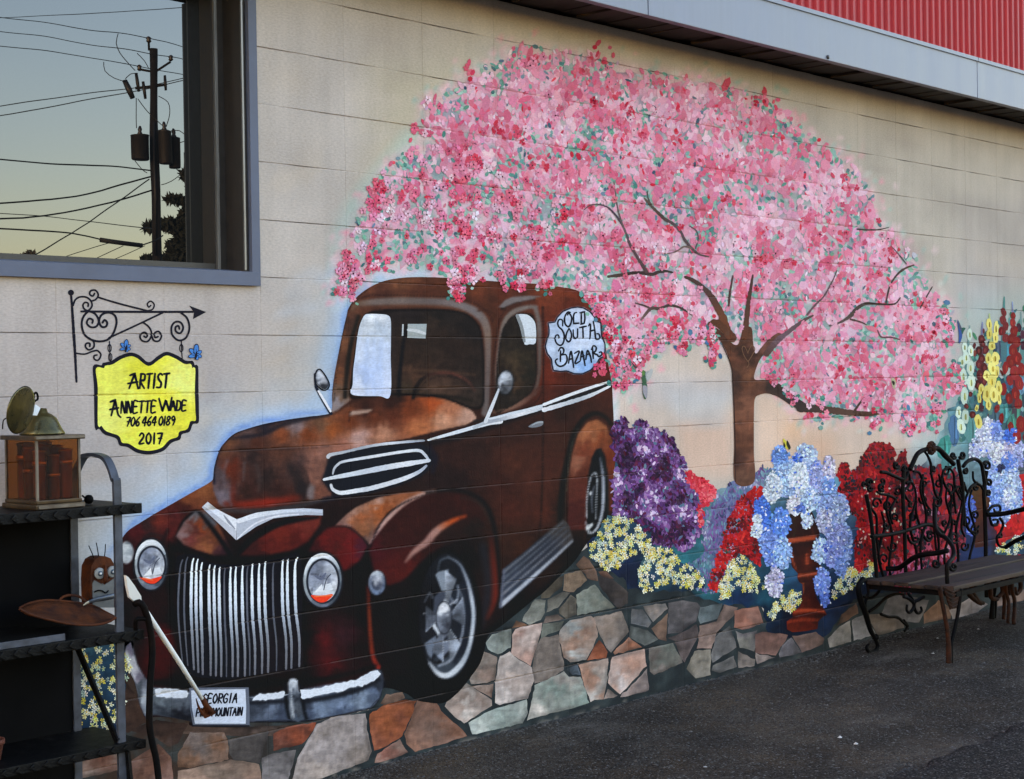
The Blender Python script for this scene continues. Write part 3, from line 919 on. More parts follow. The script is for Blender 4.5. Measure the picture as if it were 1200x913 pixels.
mb = MB(); mb.box(.7505, .7575, .004, .0115, WZ0 + .004, WZ1 - .003); mb.box(.704, .716, .098, .1095, WZ0 + .004, WZ1 - .003); mb.build("glazing_strip", M_ALU, win)
mb = MB(); mb.box(-1.96, .702, .180, .186, WZ0 + .02, WZ1 - .002); mb.build("pane", glass_material(), win)
mb = MB()
mb.add([(-2.05, -.022, WZ0 - .052), (.795, -.022, WZ0 - .052), (.795, -.022, WZ0 - .004), (-2.05, -.022, WZ0 - .004),
        (-2.05, .12, WZ0 - .052), (.795, .12, WZ0 - .052), (.795, .12, WZ0 + .012), (-2.05, .12, WZ0 + .012)],
       [(0, 1, 2, 3), (1, 5, 6, 2), (3, 2, 6, 7), (4, 0, 3, 7), (4, 5, 1, 0), (5, 4, 7, 6)])
mb.build("sill", M_GREYPAINT, win)
# eave: boarded soffit, sheet-metal fascia, ribbed parapet
FY = -.32
M_BOARD = plain_material("soffit_board", (.034, .024, .018), .75, scale=14, stretch=(1, .12, 1), col2=(.014, .011, .009), bump=.4)
M_FASC = plain_material("fascia_metal", (.19, .21, .27), .45, .0, .5, scale=4, col2=(.15, .165, .21), stretch=(2.2, 1, .25), lo=.25, hi=.6, bump=.05)
M_RED = plain_material("red_metal", (.44, .024, .030), .5, 0, .2, scale=5, col2=(.33, .020, .026), bump=.05, stretch=(2, 1, .15))
sof = MB(); sof.box(-3.2, 10.5, FY + .03, .2, TOPZ + .05, TOPZ + .08); sof = sof.build("soffit", M_BOARD, shop)
x = -3.2; k = 0
me_b = None
while x < 10.4:
    wd = .098 + .012 * ((k * 7) % 5) / 5
    b_ = MB(); dz_ = .003 * ((k * 5) % 4) + (.006 if k % 3 == 0 else 0)
    b_.box(x, x + wd - .006, FY + .032, -.002, TOPZ + .002 + dz_, TOPZ + .028 + dz_, .003)
    b_.build("soffit_board", M_BOARD, sof)
    x += wd; k += 1
FZ0, FZ1 = at(900, 53, Y=FY - .012).z, at(910, 0, Y=FY - .012).z
XS = [-3.2, .35, 2.05, 4.86 - 2.45, 4.86, 7.9, 10.5]
ja = at(757, 12, Y=FY).x; jb = at(1143, 95, Y=FY).x
XS = [-3.2, ja - (jb - ja), ja, jb, 2 * jb - ja, 10.5]
for i in range(len(XS) - 1):
    mb = MB(); mb.box(XS[i] + .003, XS[i + 1] - .003, FY - .012, FY + .026, FZ0, FZ1, .003)
    mb.box(XS[i] + .003, XS[i + 1] - .003, FY - .020, FY - .0125, FZ1 - .018, FZ1 + .002)
    mb.build("fascia_panel", M_FASC, shop)
mb = MB(); p = at(970, 67, Y=FY - .013); mb.lathe([(.0, .0), (.010, 0), (.010, .006), (.0, .008)], (p.x, FY - .012, p.z), 10, axis=(0, -1, 0)); mb.build("bolt", M_BRONZE, shop)
rib = .068; n_ = int(13.7 / rib)
prof = []
for i in range(n_):
    x = -3.2 + i * rib
    prof += [(x, 0), (x + rib * .52, 0), (x + rib * .62, -.014), (x + rib * .90, -.014)]
mb = MB(); vs = [(x, FY + .02 + y, z) for z in (FZ1 - .01, FZ1 + 1.1) for (x, y) in prof]; n_ = len(prof)
mb.add(vs, [(i, i + 1, n_ + i + 1, n_ + i) for i in range(n_ - 1)])
mb.build("parapet_sheet", M_RED, shop, fix=False)
mb = MB(); mb.box(-3.2, 10.5, FY + .05, 9.0, FZ1 - .1, FZ1 + 1.08); mb.build("roof_body", M_DARK, shop)
# ------------------------------------------------------------------ across the street: what the window mirrors
YG = .180
def across(u, v, d):
    """a point d metres down the mirrored line of sight through the window, at its real place over the street"""
    q = (rt * ((u - 600) / f_) + up * (-(v - 456.5) / f_) + fw)
    q = q / q.dot(fw)
    p = Vector((cx_, cy_, cz_)) + q * d
    return Vector((p.x, 2 * YG - p.y, p.z))
D0 = 43.5
PXM = D0 / f_
M_POLE = plain_material("weathered_pole", (.010, .008, .006), .85, scale=6, stretch=(1, 1, .1), bump=.4)
M_STEEL = plain_material("transformer_grey", (.022, .019, .017), .5, .1, .5, scale=6)
M_PORC = plain_material("porcelain", (.03, .022, .02), .3, 0, .5)
M_WIRE = plain_material("wire_black", (.015, .015, .015), .6)
pt = across(179, 56, D0)
pole = empty("utility_pole", (pt.x, pt.y, 0), "dark wooden utility pole with three transformers, mirrored in the window glass", "utility pole")
mb = MB(); mb.tube([(pt.x, pt.y, 0), (pt.x - .02, pt.y, pt.z * .5), (pt.x, pt.y, pt.z)], [.165, .135, .105], 12); mb.build("shaft", M_POLE, pole)
def vert(u, v, d=D0): return across(u, v, d)
def can(u0, u1, v0, v1, d):
    a = across((u0 + u1) / 2, v1, d); b = across((u0 + u1) / 2, v0, d); r_ = (u1 - u0) / 2 * PXM
    h = b.z - a.z
    mb = MB(); mb.lathe([(r_ * .9, 0), (r_, .03), (r_, h * .93), (r_ * 1.04, h * .94), (r_ * 1.02, h * .97), (r_ * .5, h)], (a.x, a.y, a.z), 18)
    o = mb.build("transformer", M_STEEL, pole)
    mb = MB(); mb.lathe([(.05, 0), (.07, .05), (.045, .1), (.06, .15), (.03, .24), (0, .25)], (a.x, a.y, a.z + h * .96), 10); mb.build("bushing", M_PORC, o)
can(154, 175, 158, 188, D0 - .3); can(186, 201, 153, 192, D0 - .15); can(197, 211, 160, 197, D0 + .25)
def stick(name, a, b, r_, mat, n=8):
    mb = MB(); mb.tube([a, (a + b) / 2, b], r_, n); return mb.build(name, mat, pole)
stick("crossarm", vert(157, 103), vert(195, 99), .04, M_POLE)
stick("insulator_arm", vert(163, 80.5), vert(178, 83), .035, M_POLE); stick("insulator_arm", vert(180, 84), vert(199, 72), .035, M_POLE)
stick("insulator_arm", vert(174, 58), vert(174, 46), .03, M_POLE)
for (u, v) in [(162, 78), (199, 67), (174, 45)]:
    p = vert(u, v); mb = MB(); mb.lathe([(.03, -.1), (.07, -.06), (.05, -.02), (.075, .02), (.04, .06), (0, .08)], p, 10); mb.build("insulator", M_PORC, pole)
for (u0, v0, u1, v1, r_) in [(145, 94, 154, 115, .085), (158, 85, 161, 107, .05), (166, 95, 169, 116, .05), (193, 88, 195, 106, .045)]:
    stick("fuse_cutout", vert(u0, v0), vert(u1, v1), [r_ * .8, r_, r_ * .8], M_STEEL)
stick("conduit", vert(180.5, 145, D0 - .13), vert(180.5, 300, D0 - .16), .03, M_STEEL)
def wire(pts, r_=.014, sag=0.0, name="power_line", label=None, d=None, n=5):
    P = [across(u, v, dd) for (u, v, dd) in pts]
    P = curve3(P, 1.2)
    mb = MB(); mb.tube(P, r_, n)
    o = mb.build(name, M_WIRE, None, origin=P[len(P) // 2])
    tag(o, label, "power line", "power lines over the street")
e = 30
LN = "thin black power line over the street, mirrored in the window"
LN2 = "twisted black service cable over the street, mirrored in the window"
wire([(-120, 23, D0 + 10), (0, 19.5, D0 + 9), (110, 14.5, D0 + 6), (223, 7.5, D0 + 3), (320, 0, D0)], .012, label="topmost power line rising to the right over the street, in the window")
wire([(-120, 2, D0 - 4), (0, 19, D0 - 2), (80, 29.5, D0 - 1), (174, 44, D0), (226, 58, D0 + 3), (320, 86, D0 + 7)], .012, label="power line passing the tip of the utility pole, in the window")
wire([(-120, 24, D0 - 4), (0, 38, D0 - 2), (90, 49, D0 - 1), (199, 66, D0), (228, 74, D0 + 3), (320, 98, D0 + 7)], .012, label="power line on the right insulator of the utility pole, in the window")
wire([(-120, 46, D0 - 4), (0, 57, D0 - 2), (90, 66, D0 - 1), (162, 77, D0), (228, 91, D0 + 3), (320, 112, D0 + 7)], .012, label="power line on the left insulator of the utility pole, in the window")
wire([(-120, 144, D0 + 5), (0, 125, D0 + 4), (80, 113.5, D0 + 3), (180, 99, D0 + 2), (232, 88, D0 + 2), (320, 66, D0)], .013, label="upper of two power lines behind the pole at fuse height, in the window")
wire([(-120, 156, D0 + 5), (0, 135, D0 + 4), (80, 121.5, D0 + 3), (150, 108, D0 + 2), (232, 91, D0 + 2), (320, 68, D0)], .014, label="lower of two power lines behind the pole at fuse height, in the window")
wire([(-120, 177, D0 - 6), (0, 185, D0 - 4), (85, 193, D0 - 2), (176, 200, D0)], .02, label="service cable falling slightly below the transformers to the pole, in the window")
wire([(-120, 247, D0 - 6), (0, 239, D0 - 4), (60, 234, D0 - 3), (120, 223, D0 - 1), (176, 207, D0)], .022, label="upper of two sagging service cables left of the pole, in the window")
wire([(-120, 258, D0 - 6), (0, 257, D0 - 4), (50, 254, D0 - 3), (130, 237, D0 - 1), (178, 222, D0)], .022, label="lower of two sagging service cables left of the pole, in the window")
wire([(-10, 322, D0 - 6), (84, 275, D0 - 3), (140, 234, D0 - 1), (174, 210, D0)], .017, label="straight guy wire slanting up to the pole, in the window")
wire([(-120, 243, D0 + 8), (0, 251, D0 + 8), (70, 256, D0 + 6), (166, 266, D0 + 3), (180, 267, D0)], .014, label="thin cable level with the pine crown left of the pole, in the window")
wire([(-120, 260, D0 - 5), (0, 268, D0 - 4), (84, 274.5, D0 - 3), (118, 281, D0 - 2), (165, 287, D0 - 1), (190, 275, D0)], .02, label="cable that carries the black splice case, in the window")
for q, (a, b) in enumerate([((62, 305), (130, 284)), ((96, 310), (142, 288)), ((112, 312), (168, 288))]):
    wire([(a[0], a[1], D0 + 10), ((a[0] + b[0]) / 2, (a[1] + b[1]) / 2 + .7, D0 + 6), (b[0], b[1], D0 + 2)], .012, label=["leftmost", "middle", "rightmost"][q] + " of three thin wires below the splice case, in the window")
mb = MB(); mb.tube([across(118, 281.6, D0 - 2), across(142, 284.6, D0 - 1.7), across(165, 287.6, D0 - 1.4)], .065, 10)
tag(mb.build("splice_case", M_WIRE, None, origin=across(142, 284, D0 - 1.7)), "black cable splice case hanging under a cable, in the window", "splice case")
for pts in [[(138, 39), (136.5, 50), (141, 62), (150, 74), (157, 82)], [(160, 62), (168, 70), (173, 79)], [(123, 73), (124, 84), (134, 92), (145, 95)],
            [(146, 92), (152, 86), (160, 85)], [(158, 115), (159, 140), (160, 151)], [(160, 116), (172, 132), (190, 148)], [(186, 113), (198, 121), (200, 135), (195, 150)],
            [(200, 154), (210, 153), (222, 162)], [(208, 167), (219, 164)], [(158, 189), (166, 199), (172, 203)], [(215, 178), (214, 200), (200, 212), (188, 216)]]:
    P = curve3([across(u, v, D0 - .1) for (u, v) in pts], .15); mb = MB(); mb.tube(P, .012, 5); mb.build("jumper_wire", M_WIRE, pole)

# trees beyond the pole, in the same mirror
M_LEAFD = plain_material("pine_needles", (.016, .019, .008), .8, scale=3, col2=(.007, .009, .004))
M_LEAFW = plain_material("winter_twigs", (.075, .06, .035), .8, scale=3, col2=(.04, .035, .02))
M_BARK = plain_material("pine_bark", (.05, .038, .028), .9, scale=6, bump=.5)
def leafy(mb, c, rx, rz, n, s):
    for _ in range(n):
        d = Vector((random.gauss(0, 1), random.gauss(0, 1), random.gauss(0, 1)))
        d = d.normalized() * random.random() ** .5
        p = c + Vector((d.x * rx, d.y * rx, d.z * rz))
        a = Vector((random.gauss(0, 1), random.gauss(0, 1), random.gauss(0, 1))).normalized()
        b = a.orthogonal().normalized()
        q = s * random.uniform(.5, 1.2)
        mb.add([p - a * q, p + b * q * .3, p + a * q, p - b * q * .3], [(0, 1, 2, 3)])
def pine(u, vtop, d, clumps, label, mat=M_LEAFD, trunk=.16):
    t = across(u, vtop, d)
    e = empty("pine_tree", (t.x, t.y, 0), label, "tree", "trees across the street")
    mb = MB(); mb.tube([(t.x, t.y, 0), (t.x + .1, t.y, t.z * .5), (t.x, t.y, t.z)], [trunk, trunk * .7, .03], 9)
    for (cu, cv, ru, rv, n) in clumps:
        c = across(cu, cv, d)
        zz = max(.5, c.z - abs(cu - u) * d / f_ * .4)
        mb.tube([(t.x, t.y, min(zz, t.z)), ((t.x + c.x) / 2, (t.y + c.y) / 2, (zz + c.z) / 2 + .1), tuple(c)], [.06, .03, .012], 6)
    mb.build("trunk", M_BARK, e)
    mb = MB()
    for (cu, cv, ru, rv, n) in clumps:
        leafy(mb, across(cu, cv, d), ru * d / f_ * 1.15, rv * d / f_ * 1.15, int(n * 1.6), .24)
    mb.build("crown", mat, e, fix=False)
pine(219, 190, 62, [(226, 180, 5, 6, 50), (218, 205, 8, 7, 60), (228, 215, 8, 10, 80), (203, 233, 10, 3, 90), (214, 235, 8, 4, 80), (226, 240, 10, 8, 150), (222, 255, 12, 9, 240), (196, 262, 13, 6, 170),
                    (176, 266, 9, 4, 100), (213, 270, 10, 8, 200), (230, 268, 12, 10, 200), (208, 290, 12, 10, 220), (222, 292, 14, 12, 300), (232, 285, 12, 14, 260), (216, 308, 20, 10, 400), (200, 304, 8, 8, 150), (240, 300, 16, 16, 300)],
     "dark pine tree close right of the utility pole, in the window")
pine(172, 300, 75, [(172, 305, 8, 5, 140), (180, 308, 8, 6, 140), (190, 306, 9, 7, 160)], "low dark bush tree at the foot of the pole, in the window")
pine(33, 292, 120, [(30, 299, 8, 4, 60), (36, 296, 7, 4, 60), (40, 301, 10, 4, 70), (14, 301, 7, 4, 60), (52, 304, 14, 3, 80), (66, 306, 12, 2.5, 60)], "bare winter tree on the skyline at left, in the window", M_LEAFW, .2)
pine(90, 312, 140, [(80, 311, 30, 4, 200), (120, 314, 30, 4, 200), (150, 314, 20, 5, 150)], "low tree belt on the skyline, in the window", M_LEAFW, .2)
# ------------------------------------------------------------------ the painted panel truck
def tl(x0, y0, s, *p):
    """traced points of an enlarged detail -> sketch coordinates"""
    return [(x0 + a / s, y0 + b / s) for (a, b) in p]
tc = Canvas((30, 21, 23))
OUT = [(140, 664), (140, 648), (142, 633), (150, 622), (161.7, 614), (183, 601), (203, 589.5), (226.7, 576), (246.7, 564.5), (250, 558), (251, 547), (256.7, 528), (265, 516.5),
       (275, 508), (288, 503), (310, 496.7), (338, 491.5), (363, 488), (386.5, 484), (389, 462), (390.5, 448), (394, 427), (400, 396.7), (405.5, 372), (409, 360), (418, 348), (431.7, 337.5),
       (448, 330), (465, 326.3), (486.7, 324.7), (520, 325.5), (570, 329), (600, 331), (633, 333), (658, 336.5), (675, 340), (692, 349), (700, 362), (707, 390), (711, 418), (714.5, 437), (717, 453),
       (718.5, 483), (720.3, 520), (721.5, 535), (719, 558), (717.5, 600), (715, 612), (706, 622), (694, 630), (686, 639), (673, 658), (658, 673), (637, 694), (625, 703), (603, 721), (588, 733),
       (572, 745), (568, 760), (562, 778), (550, 795), (537, 811), (520, 823.5), (500, 823), (487, 820), (474, 812), (450, 806), (446, 817), (434, 830), (400, 838.5), (355, 846), (293, 847), (290, 852),
       (226, 851), (220, 843), (182, 840), (172, 842), (163, 826), (158, 801), (146, 772), (141, 740), (136, 700)]
# -- body tones
tc.shade(OUT, [(160, 622, (92, 28, 32)), (172, 615, (62, 38, 38)), (187, 610, (120, 46, 34)), (205, 602, (96, 34, 34)), (200, 625, (98, 31, 30)), (180, 640, (66, 24, 25)),
               (222, 585, (138, 76, 42)), (238, 573, (148, 88, 48)), (214, 598, (66, 26, 22)), (150, 640, (58, 22, 26)), (150, 690, (38, 19, 22)), (170, 720, (44, 15, 18)), (190, 745, (92, 20, 20)),
               (185, 775, (78, 16, 18)), (200, 700, (44, 20, 20)), (200, 640, (36, 18, 20)), (270, 655, (28, 18, 20)), (330, 655, (30, 20, 22)), (350, 720, (26, 18, 22)), (380, 750, (88, 20, 24)),
               (388, 778, (92, 20, 24)), (405, 745, (58, 26, 34)), (415, 700, (28, 18, 20)), (420, 780, (40, 20, 24)), (460, 740, (24, 22, 24)), (465, 780, (24, 18, 20)), (520, 640, (26, 20, 22)),
               (560, 700, (40, 22, 22)), (590, 640, (62, 34, 24)), (540, 540, (58, 32, 27)), (520, 560, (44, 28, 28)), (560, 520, (56, 33, 28)), (600, 540, (84, 43, 29)), (630, 560, (86, 43, 30)),
               (650, 540, (80, 39, 27)), (600, 600, (82, 37, 25)), (640, 600, (88, 40, 26)), (660, 520, (74, 40, 28)), (690, 485, (72, 37, 27)), (660, 480, (52, 31, 26)), (610, 640, (70, 36, 22)),
               (580, 570, (68, 32, 24)), (620, 500, (62, 34, 27)), (590, 505, (60, 34, 28)), (640, 640, (40, 26, 22)), (670, 645, (24, 19, 19)), (600, 700, (20, 17, 19)), (700, 520, (66, 36, 28)),
               (430, 340, (112, 66, 45)), (470, 332, (122, 76, 50)), (500, 345, (100, 55, 35)), (450, 350, (86, 50, 38)), (540, 345, (96, 50, 30)), (590, 345, (106, 50, 30)), (640, 342, (132, 62, 34)),
               (690, 355, (105, 40, 22)), (690, 385, (116, 46, 25)), (640, 400, (112, 42, 23)), (640, 440, (118, 44, 23)), (690, 442, (96, 40, 25)), (600, 355, (82, 46, 34)), (575, 350, (92, 50, 32)),
               (640, 465, (92, 40, 26)), (560, 340, (112, 58, 34)), (206, 690, (22, 18, 22)), (203, 725, (22, 17, 20)), (360, 655, (24, 18, 22)), (357, 700, (22, 17, 20)), (358, 745, (24, 17, 20)), (356, 795, (24, 18, 22)), (300, 806, (24, 18, 20)), (250, 803, (22, 17, 20)), (424, 660, (22, 16, 22)), (426, 720, (26, 18, 20)), (424, 760, (30, 18, 20)), (148, 715, (26, 17, 22)), (150, 745, (24, 17, 20)), (200, 655, (24, 18, 20)), (420, 695, (22, 17, 20)), (270, 657, (20, 16, 18)), (210, 640, (22, 18, 20)), (215, 800, (22, 16, 18)), (400, 795, (40, 18, 20)), (455, 720, (20, 19, 22)), (475, 745, (20, 19, 22)), (500, 812, (18, 17, 20)), (470, 800, (20, 17, 20)), (555, 650, (24, 20, 22)), (500, 665, (20, 18, 22)), (540, 660, (20, 18, 22)), (590, 660, (50, 28, 22)), (565, 560, (58, 32, 26)), (540, 562, (44, 27, 27)), (655, 600, (50, 30, 24))], grow=4, power=2.9, grain=.16, wb=9)
# -- bonnet: lower face, then the lit upper roll
HOOD = [(250, 563), (251, 548), (257, 528), (265, 517), (275, 508.5), (288, 503.5), (310, 497.5), (338, 492), (363, 488.5), (387, 484.5), (396, 479), (412, 468), (440, 463), (480, 462), (510, 465), (540, 473), (553, 485), (556, 490), (545, 496),
        (520, 501), (480, 511), (450, 517), (410, 527), (388, 537), (382, 552), (384, 572), (386, 580), (370, 585), (340, 590), (300, 595), (270, 597), (258, 590), (252, 575)]
tc.shade(HOOD, [(265, 520, (120, 76, 50)), (290, 508, (96, 75, 72)), (310, 500, (46, 40, 50)), (330, 512, (142, 76, 40)), (360, 508, (132, 66, 30)), (348, 499, (138, 122, 126)), (375, 496, (120, 84, 60)), (300, 520, (92, 50, 35)),
                (390, 503, (152, 82, 36)), (410, 495, (120, 60, 30)), (430, 480, (66, 36, 28)), (460, 470, (56, 31, 25)), (480, 480, (126, 60, 28)), (505, 474, (168, 78, 30)), (528, 479, (172, 112, 80)), (548, 488, (192, 152, 132)),
                (520, 492, (192, 142, 112)), (490, 499, (182, 110, 66)), (450, 507, (182, 130, 102)), (420, 514, (192, 156, 146)), (400, 524, (166, 110, 90)), (378, 530, (152, 106, 90)), (295, 535, (58, 42, 40)), (310, 560, (52, 39, 38)),
                (345, 550, (72, 51, 48)), (270, 550, (118, 50, 30)), (257, 556, (92, 78, 82)), (261, 580, (124, 112, 122)), (278, 590, (86, 40, 30)), (310, 590, (92, 40, 30)), (340, 586, (88, 42, 32)), (290, 578, (64, 38, 32)), (325, 576, (66, 38, 33)), (310, 570, (58, 40, 36)), (365, 560, (144, 98, 82)), (374, 577, (132, 82, 64)),
                (350, 543, (88, 64, 60)), (355, 572, (44, 36, 38)), (300, 575, (76, 42, 36)), (330, 530, (96, 60, 46)), (365, 540, (140, 96, 82)), (440, 490, (108, 54, 30)), (460, 488, (100, 48, 28))], grow=2, power=3.0, grain=.18, wb=9)
tc.stroke([(258, 528), (300, 527), (345, 526), (385, 523)], [2, 2, 1.5], (40, 26, 26), .8, .7)
tc.stroke([(276, 538), (274, 560), (272, 586)], [5, 7, 6], [(118, 46, 26), (104, 42, 26), (130, 40, 24)], 2, .6)
tc.stroke([(264, 590), (285, 591), (312, 589), (345, 584), (366, 580)], [4, 8, 9, 7, 3], [(120, 40, 24), (150, 42, 22), (168, 42, 22), (130, 40, 24), (96, 44, 34)], 2.6, .85)
tc.stroke([(300, 545), (304, 560), (303, 575)], [3, 5, 4], (92, 80, 80), 2.5, .5)
tc.stroke([(340, 548), (350, 560), (356, 580)], [8, 14, 10], (42, 36, 38), 4, .7)
tc.stroke([(286, 543), (285, 562)], [3, 2], (112, 104, 108), 1.5, .7)
tc.stroke([(266, 540), (262, 556), (264, 575), (271, 592)], [3, 3, 3], (110, 100, 108), 1.5, .7)
tc.stroke([(346, 540), (357, 552), (362, 570), (356, 584)], [2, 4, 3], (40, 30, 32), 1.5, .6)
tc.fill(tl(230, 440, 6, (800, 760), (830, 780), (825, 860), (800, 880), (775, 850), (780, 800)), (128, 116, 116), soft=2)
tc.stroke(tl(230, 440, 6, (200, 450), (350, 430), (470, 410), (620, 340), (800, 300), (930, 280)), [2, 5, 5, 6, 5, 3], (40, 36, 46), 1.5, .85)
tc.stroke([(256, 530), (265, 517), (275, 508.5), (288, 503), (310, 497), (338, 492), (363, 488), (387, 484)], [2, 2.5, 3, 3], (22, 20, 36), .8, .9)
tc.stroke([(251, 566), (251, 548), (257, 528)], [3, 3, 2], (20, 22, 48), .8, .9)
tc.fill(tl(370, 430, 6, (230, 345), (245, 310), (400, 298), (370, 320)), (176, 148, 132), soft=.8)
tc.stroke(tl(370, 430, 6, (120, 330), (240, 250), (330, 215), (420, 205)), [2, 4, 6], (66, 38, 30), 1.5)
tc.stroke(tl(370, 430, 6, (232, 380), (240, 320)), [2, 2], (50, 30, 26), 1)
# dark gutter under the bonnet, grille cowl
tc.stroke([(262, 598), (300, 599), (345, 594), (386, 584)], [5, 6, 6, 4], (66, 64, 68), 1.5, .8)
tc.stroke([(380, 586), (410, 577), (440, 571)], [5, 7, 6], (30, 28, 44), 2)
Q1 = [(206, 628), (215, 612), (228, 600), (240, 599), (255, 614), (265, 634), (273, 650), (250, 651), (230, 644), (215, 638)]
tc.stroke([(207, 628), (216, 611), (229, 600)], [3, 6, 6], (20, 16, 20), 1.5)
tc.shade(Q1, [(224, 605, (112, 112, 118)), (243, 610, (90, 96, 106)), (236, 618, (145, 66, 30)), (213, 628, (138, 112, 112)), (224, 632, (122, 58, 52)), (241, 640, (154, 92, 55)), (256, 641, (84, 45, 50)), (267, 648, (58, 30, 40)), (228, 622, (92, 42, 34)), (248, 628, (120, 66, 40))], grow=0, soft=1)
Q2 = [(283, 650), (296, 636), (318, 621), (345, 609), (376, 600), (374, 614), (360, 634), (340, 645), (312, 651)]
tc.shade(Q2, [(300, 645, (66, 26, 26)), (330, 625, (120, 38, 26)), (360, 608, (122, 46, 36)), (345, 635, (96, 28, 24)), (315, 640, (104, 32, 26))], grow=1, soft=2)
tc.stroke([(233, 600), (252, 624), (270, 650)], [4, 6, 7], (18, 18, 24), 1.5)
tc.stroke([(281, 645), (300, 628), (330, 613), (372, 606)], [7, 8, 7, 3], (18, 18, 24), 1.5)
# right wing: orange back, red inner cheek, dark face
tc.shade([(393, 616), (405, 604), (417, 595), (442, 584), (467, 579), (490, 576), (500, 577), (473, 590), (453, 608), (442, 623), (433, 637), (424, 628), (410, 617)],
         [(400, 612, (140, 104, 96)), (420, 605, (160, 92, 52)), (445, 595, (168, 90, 40)), (470, 583, (160, 96, 60)), (425, 620, (150, 96, 62)), (432, 632, (120, 92, 84)), (415, 598, (166, 128, 112)), (440, 586, (172, 134, 118)), (455, 600, (146, 80, 40))], grow=.5, soft=.8, grain=.2)
tc.shade([(363, 645), (370, 632), (383, 620), (398, 616), (412, 619), (424, 630), (430, 640), (422, 655), (410, 666), (402, 668), (396, 655), (380, 646)],
         [(380, 628, (112, 26, 24)), (400, 625, (104, 28, 26)), (410, 640, (120, 24, 26)), (395, 642, (92, 26, 24)), (425, 640, (90, 30, 50)), (405, 660, (112, 22, 24)), (370, 640, (74, 22, 26))], soft=2)
tc.stroke([(393, 617), (408, 618), (424, 630), (432, 640)], [1.5, 2.5, 2.5, 2], (38, 30, 30), 1)
FACE = [(433, 645), (440, 622), (455, 602), (475, 588), (500, 579), (525, 578), (545, 581), (560, 592), (568, 608), (566, 622), (545, 630), (522, 637), (503, 648), (490, 660), (478, 674), (470, 680), (456, 685), (442, 680)]
tc.shade(FACE, [(455, 630, (62, 23, 22)), (480, 610, (64, 25, 22)), (510, 595, (58, 23, 21)), (540, 590, (66, 26, 22)), (560, 605, (60, 26, 22)), (450, 665, (86, 24, 24)), (470, 670, (94, 26, 22)), (440, 650, (80, 20, 28)), (500, 640, (56, 24, 22)), (530, 625, (46, 28, 26)), (555, 622, (38, 28, 26))], grow=1, soft=2)
tc.stroke(tl(300, 560, 6, (800, 460), (850, 380), (920, 290), (1040, 180), (1180, 110), (1260, 90)), [2, 5, 6, 6, 5, 3], [(150, 118, 118), (186, 150, 140), (176, 138, 126), (184, 150, 140)], 1.2)
tc.stroke(tl(430, 580, 6, (270, 470), (330, 400), (420, 330), (470, 270), (540, 215), (640, 165), (690, 150)), [2, 6, 8, 9, 8, 6, 3], [(150, 112, 104), (170, 126, 116), (160, 120, 112), (176, 132, 120), (192, 84, 28), (170, 66, 22)], 1.8)
tc.stroke([(500, 577), (530, 574), (556, 581), (572, 597), (581, 630), (584, 680), (582, 712)], [3, 4, 6, 6, 5, 5, 4], (26, 22, 24), 1.5)
tc.stroke([(540, 583), (562, 590), (574, 612)], [2, 3, 2], (52, 46, 44), 1.5, .7)
tc.stroke([(575, 628), (579, 680), (578, 706), (570, 724)], [5, 8, 9, 5], [(60, 28, 24), (104, 34, 22), (118, 36, 22), (100, 34, 22)], 2.2)
tc.stroke([(566, 640), (572, 690), (562, 735)], [8, 10, 10], (40, 44, 56), 4, .7)
tc.stroke([(431, 688), (432, 715), (436, 765), (443, 782)], [4, 4.5, 5, 5], [(96, 26, 20), (140, 54, 26), (128, 46, 24), (172, 44, 28)], 1.2)
tc.stroke(tl(430, 580, 6, (400, 590), (360, 680), (330, 800), (325, 1000), (318, 1080)), [5, 6, 6, 5, 3], [(96, 44, 22), (128, 58, 26), (136, 62, 28), (120, 54, 26), (90, 44, 24)], 1.6)
tc.stroke([(461, 700), (458, 740), (470, 780)], [14, 20, 16], (24, 24, 26), 6, .7)
tc.stroke([(384, 795), (400, 792), (420, 784)], [4, 5, 4], (60, 22, 26), 2, .6)
tc.stroke([(180, 800), (222, 801), (270, 804), (320, 800), (380, 796), (440, 780)], [6, 9, 9, 8, 6, 3], (18, 16, 20), 2.2, .9)
tc.stroke([(357, 650), (352, 690), (356, 730), (357, 780)], [5, 5, 6, 6], (18, 16, 20), 2.5, .8)
tc.stroke([(202, 640), (199, 680), (204, 730), (214, 780)], [7, 8, 8, 8], (18, 16, 20), 3, .8)
tc.stroke([(207, 643), (235, 651), (270, 656), (310, 654), (352, 646)], [5, 7, 8, 7, 5], (18, 16, 18), 2, .85)
tc.stroke([(415, 668), (422, 690), (424, 730)], [12, 12, 10], (20, 17, 22), 4, .7)
tc.stroke([(434, 642), (441, 622), (455, 602), (476, 588), (500, 579)], [1.6, 2.6, 2.6, 2.2, 1.4], (26, 20, 22), .7, .85)
tc.stroke([(196, 622), (190, 640), (200, 650)], [5, 6, 4], (26, 20, 24), 2, .7)
tc.stroke([(166, 633), (175, 626), (190, 628)], [2, 3.5, 2], (40, 34, 38), 1.2, .8)
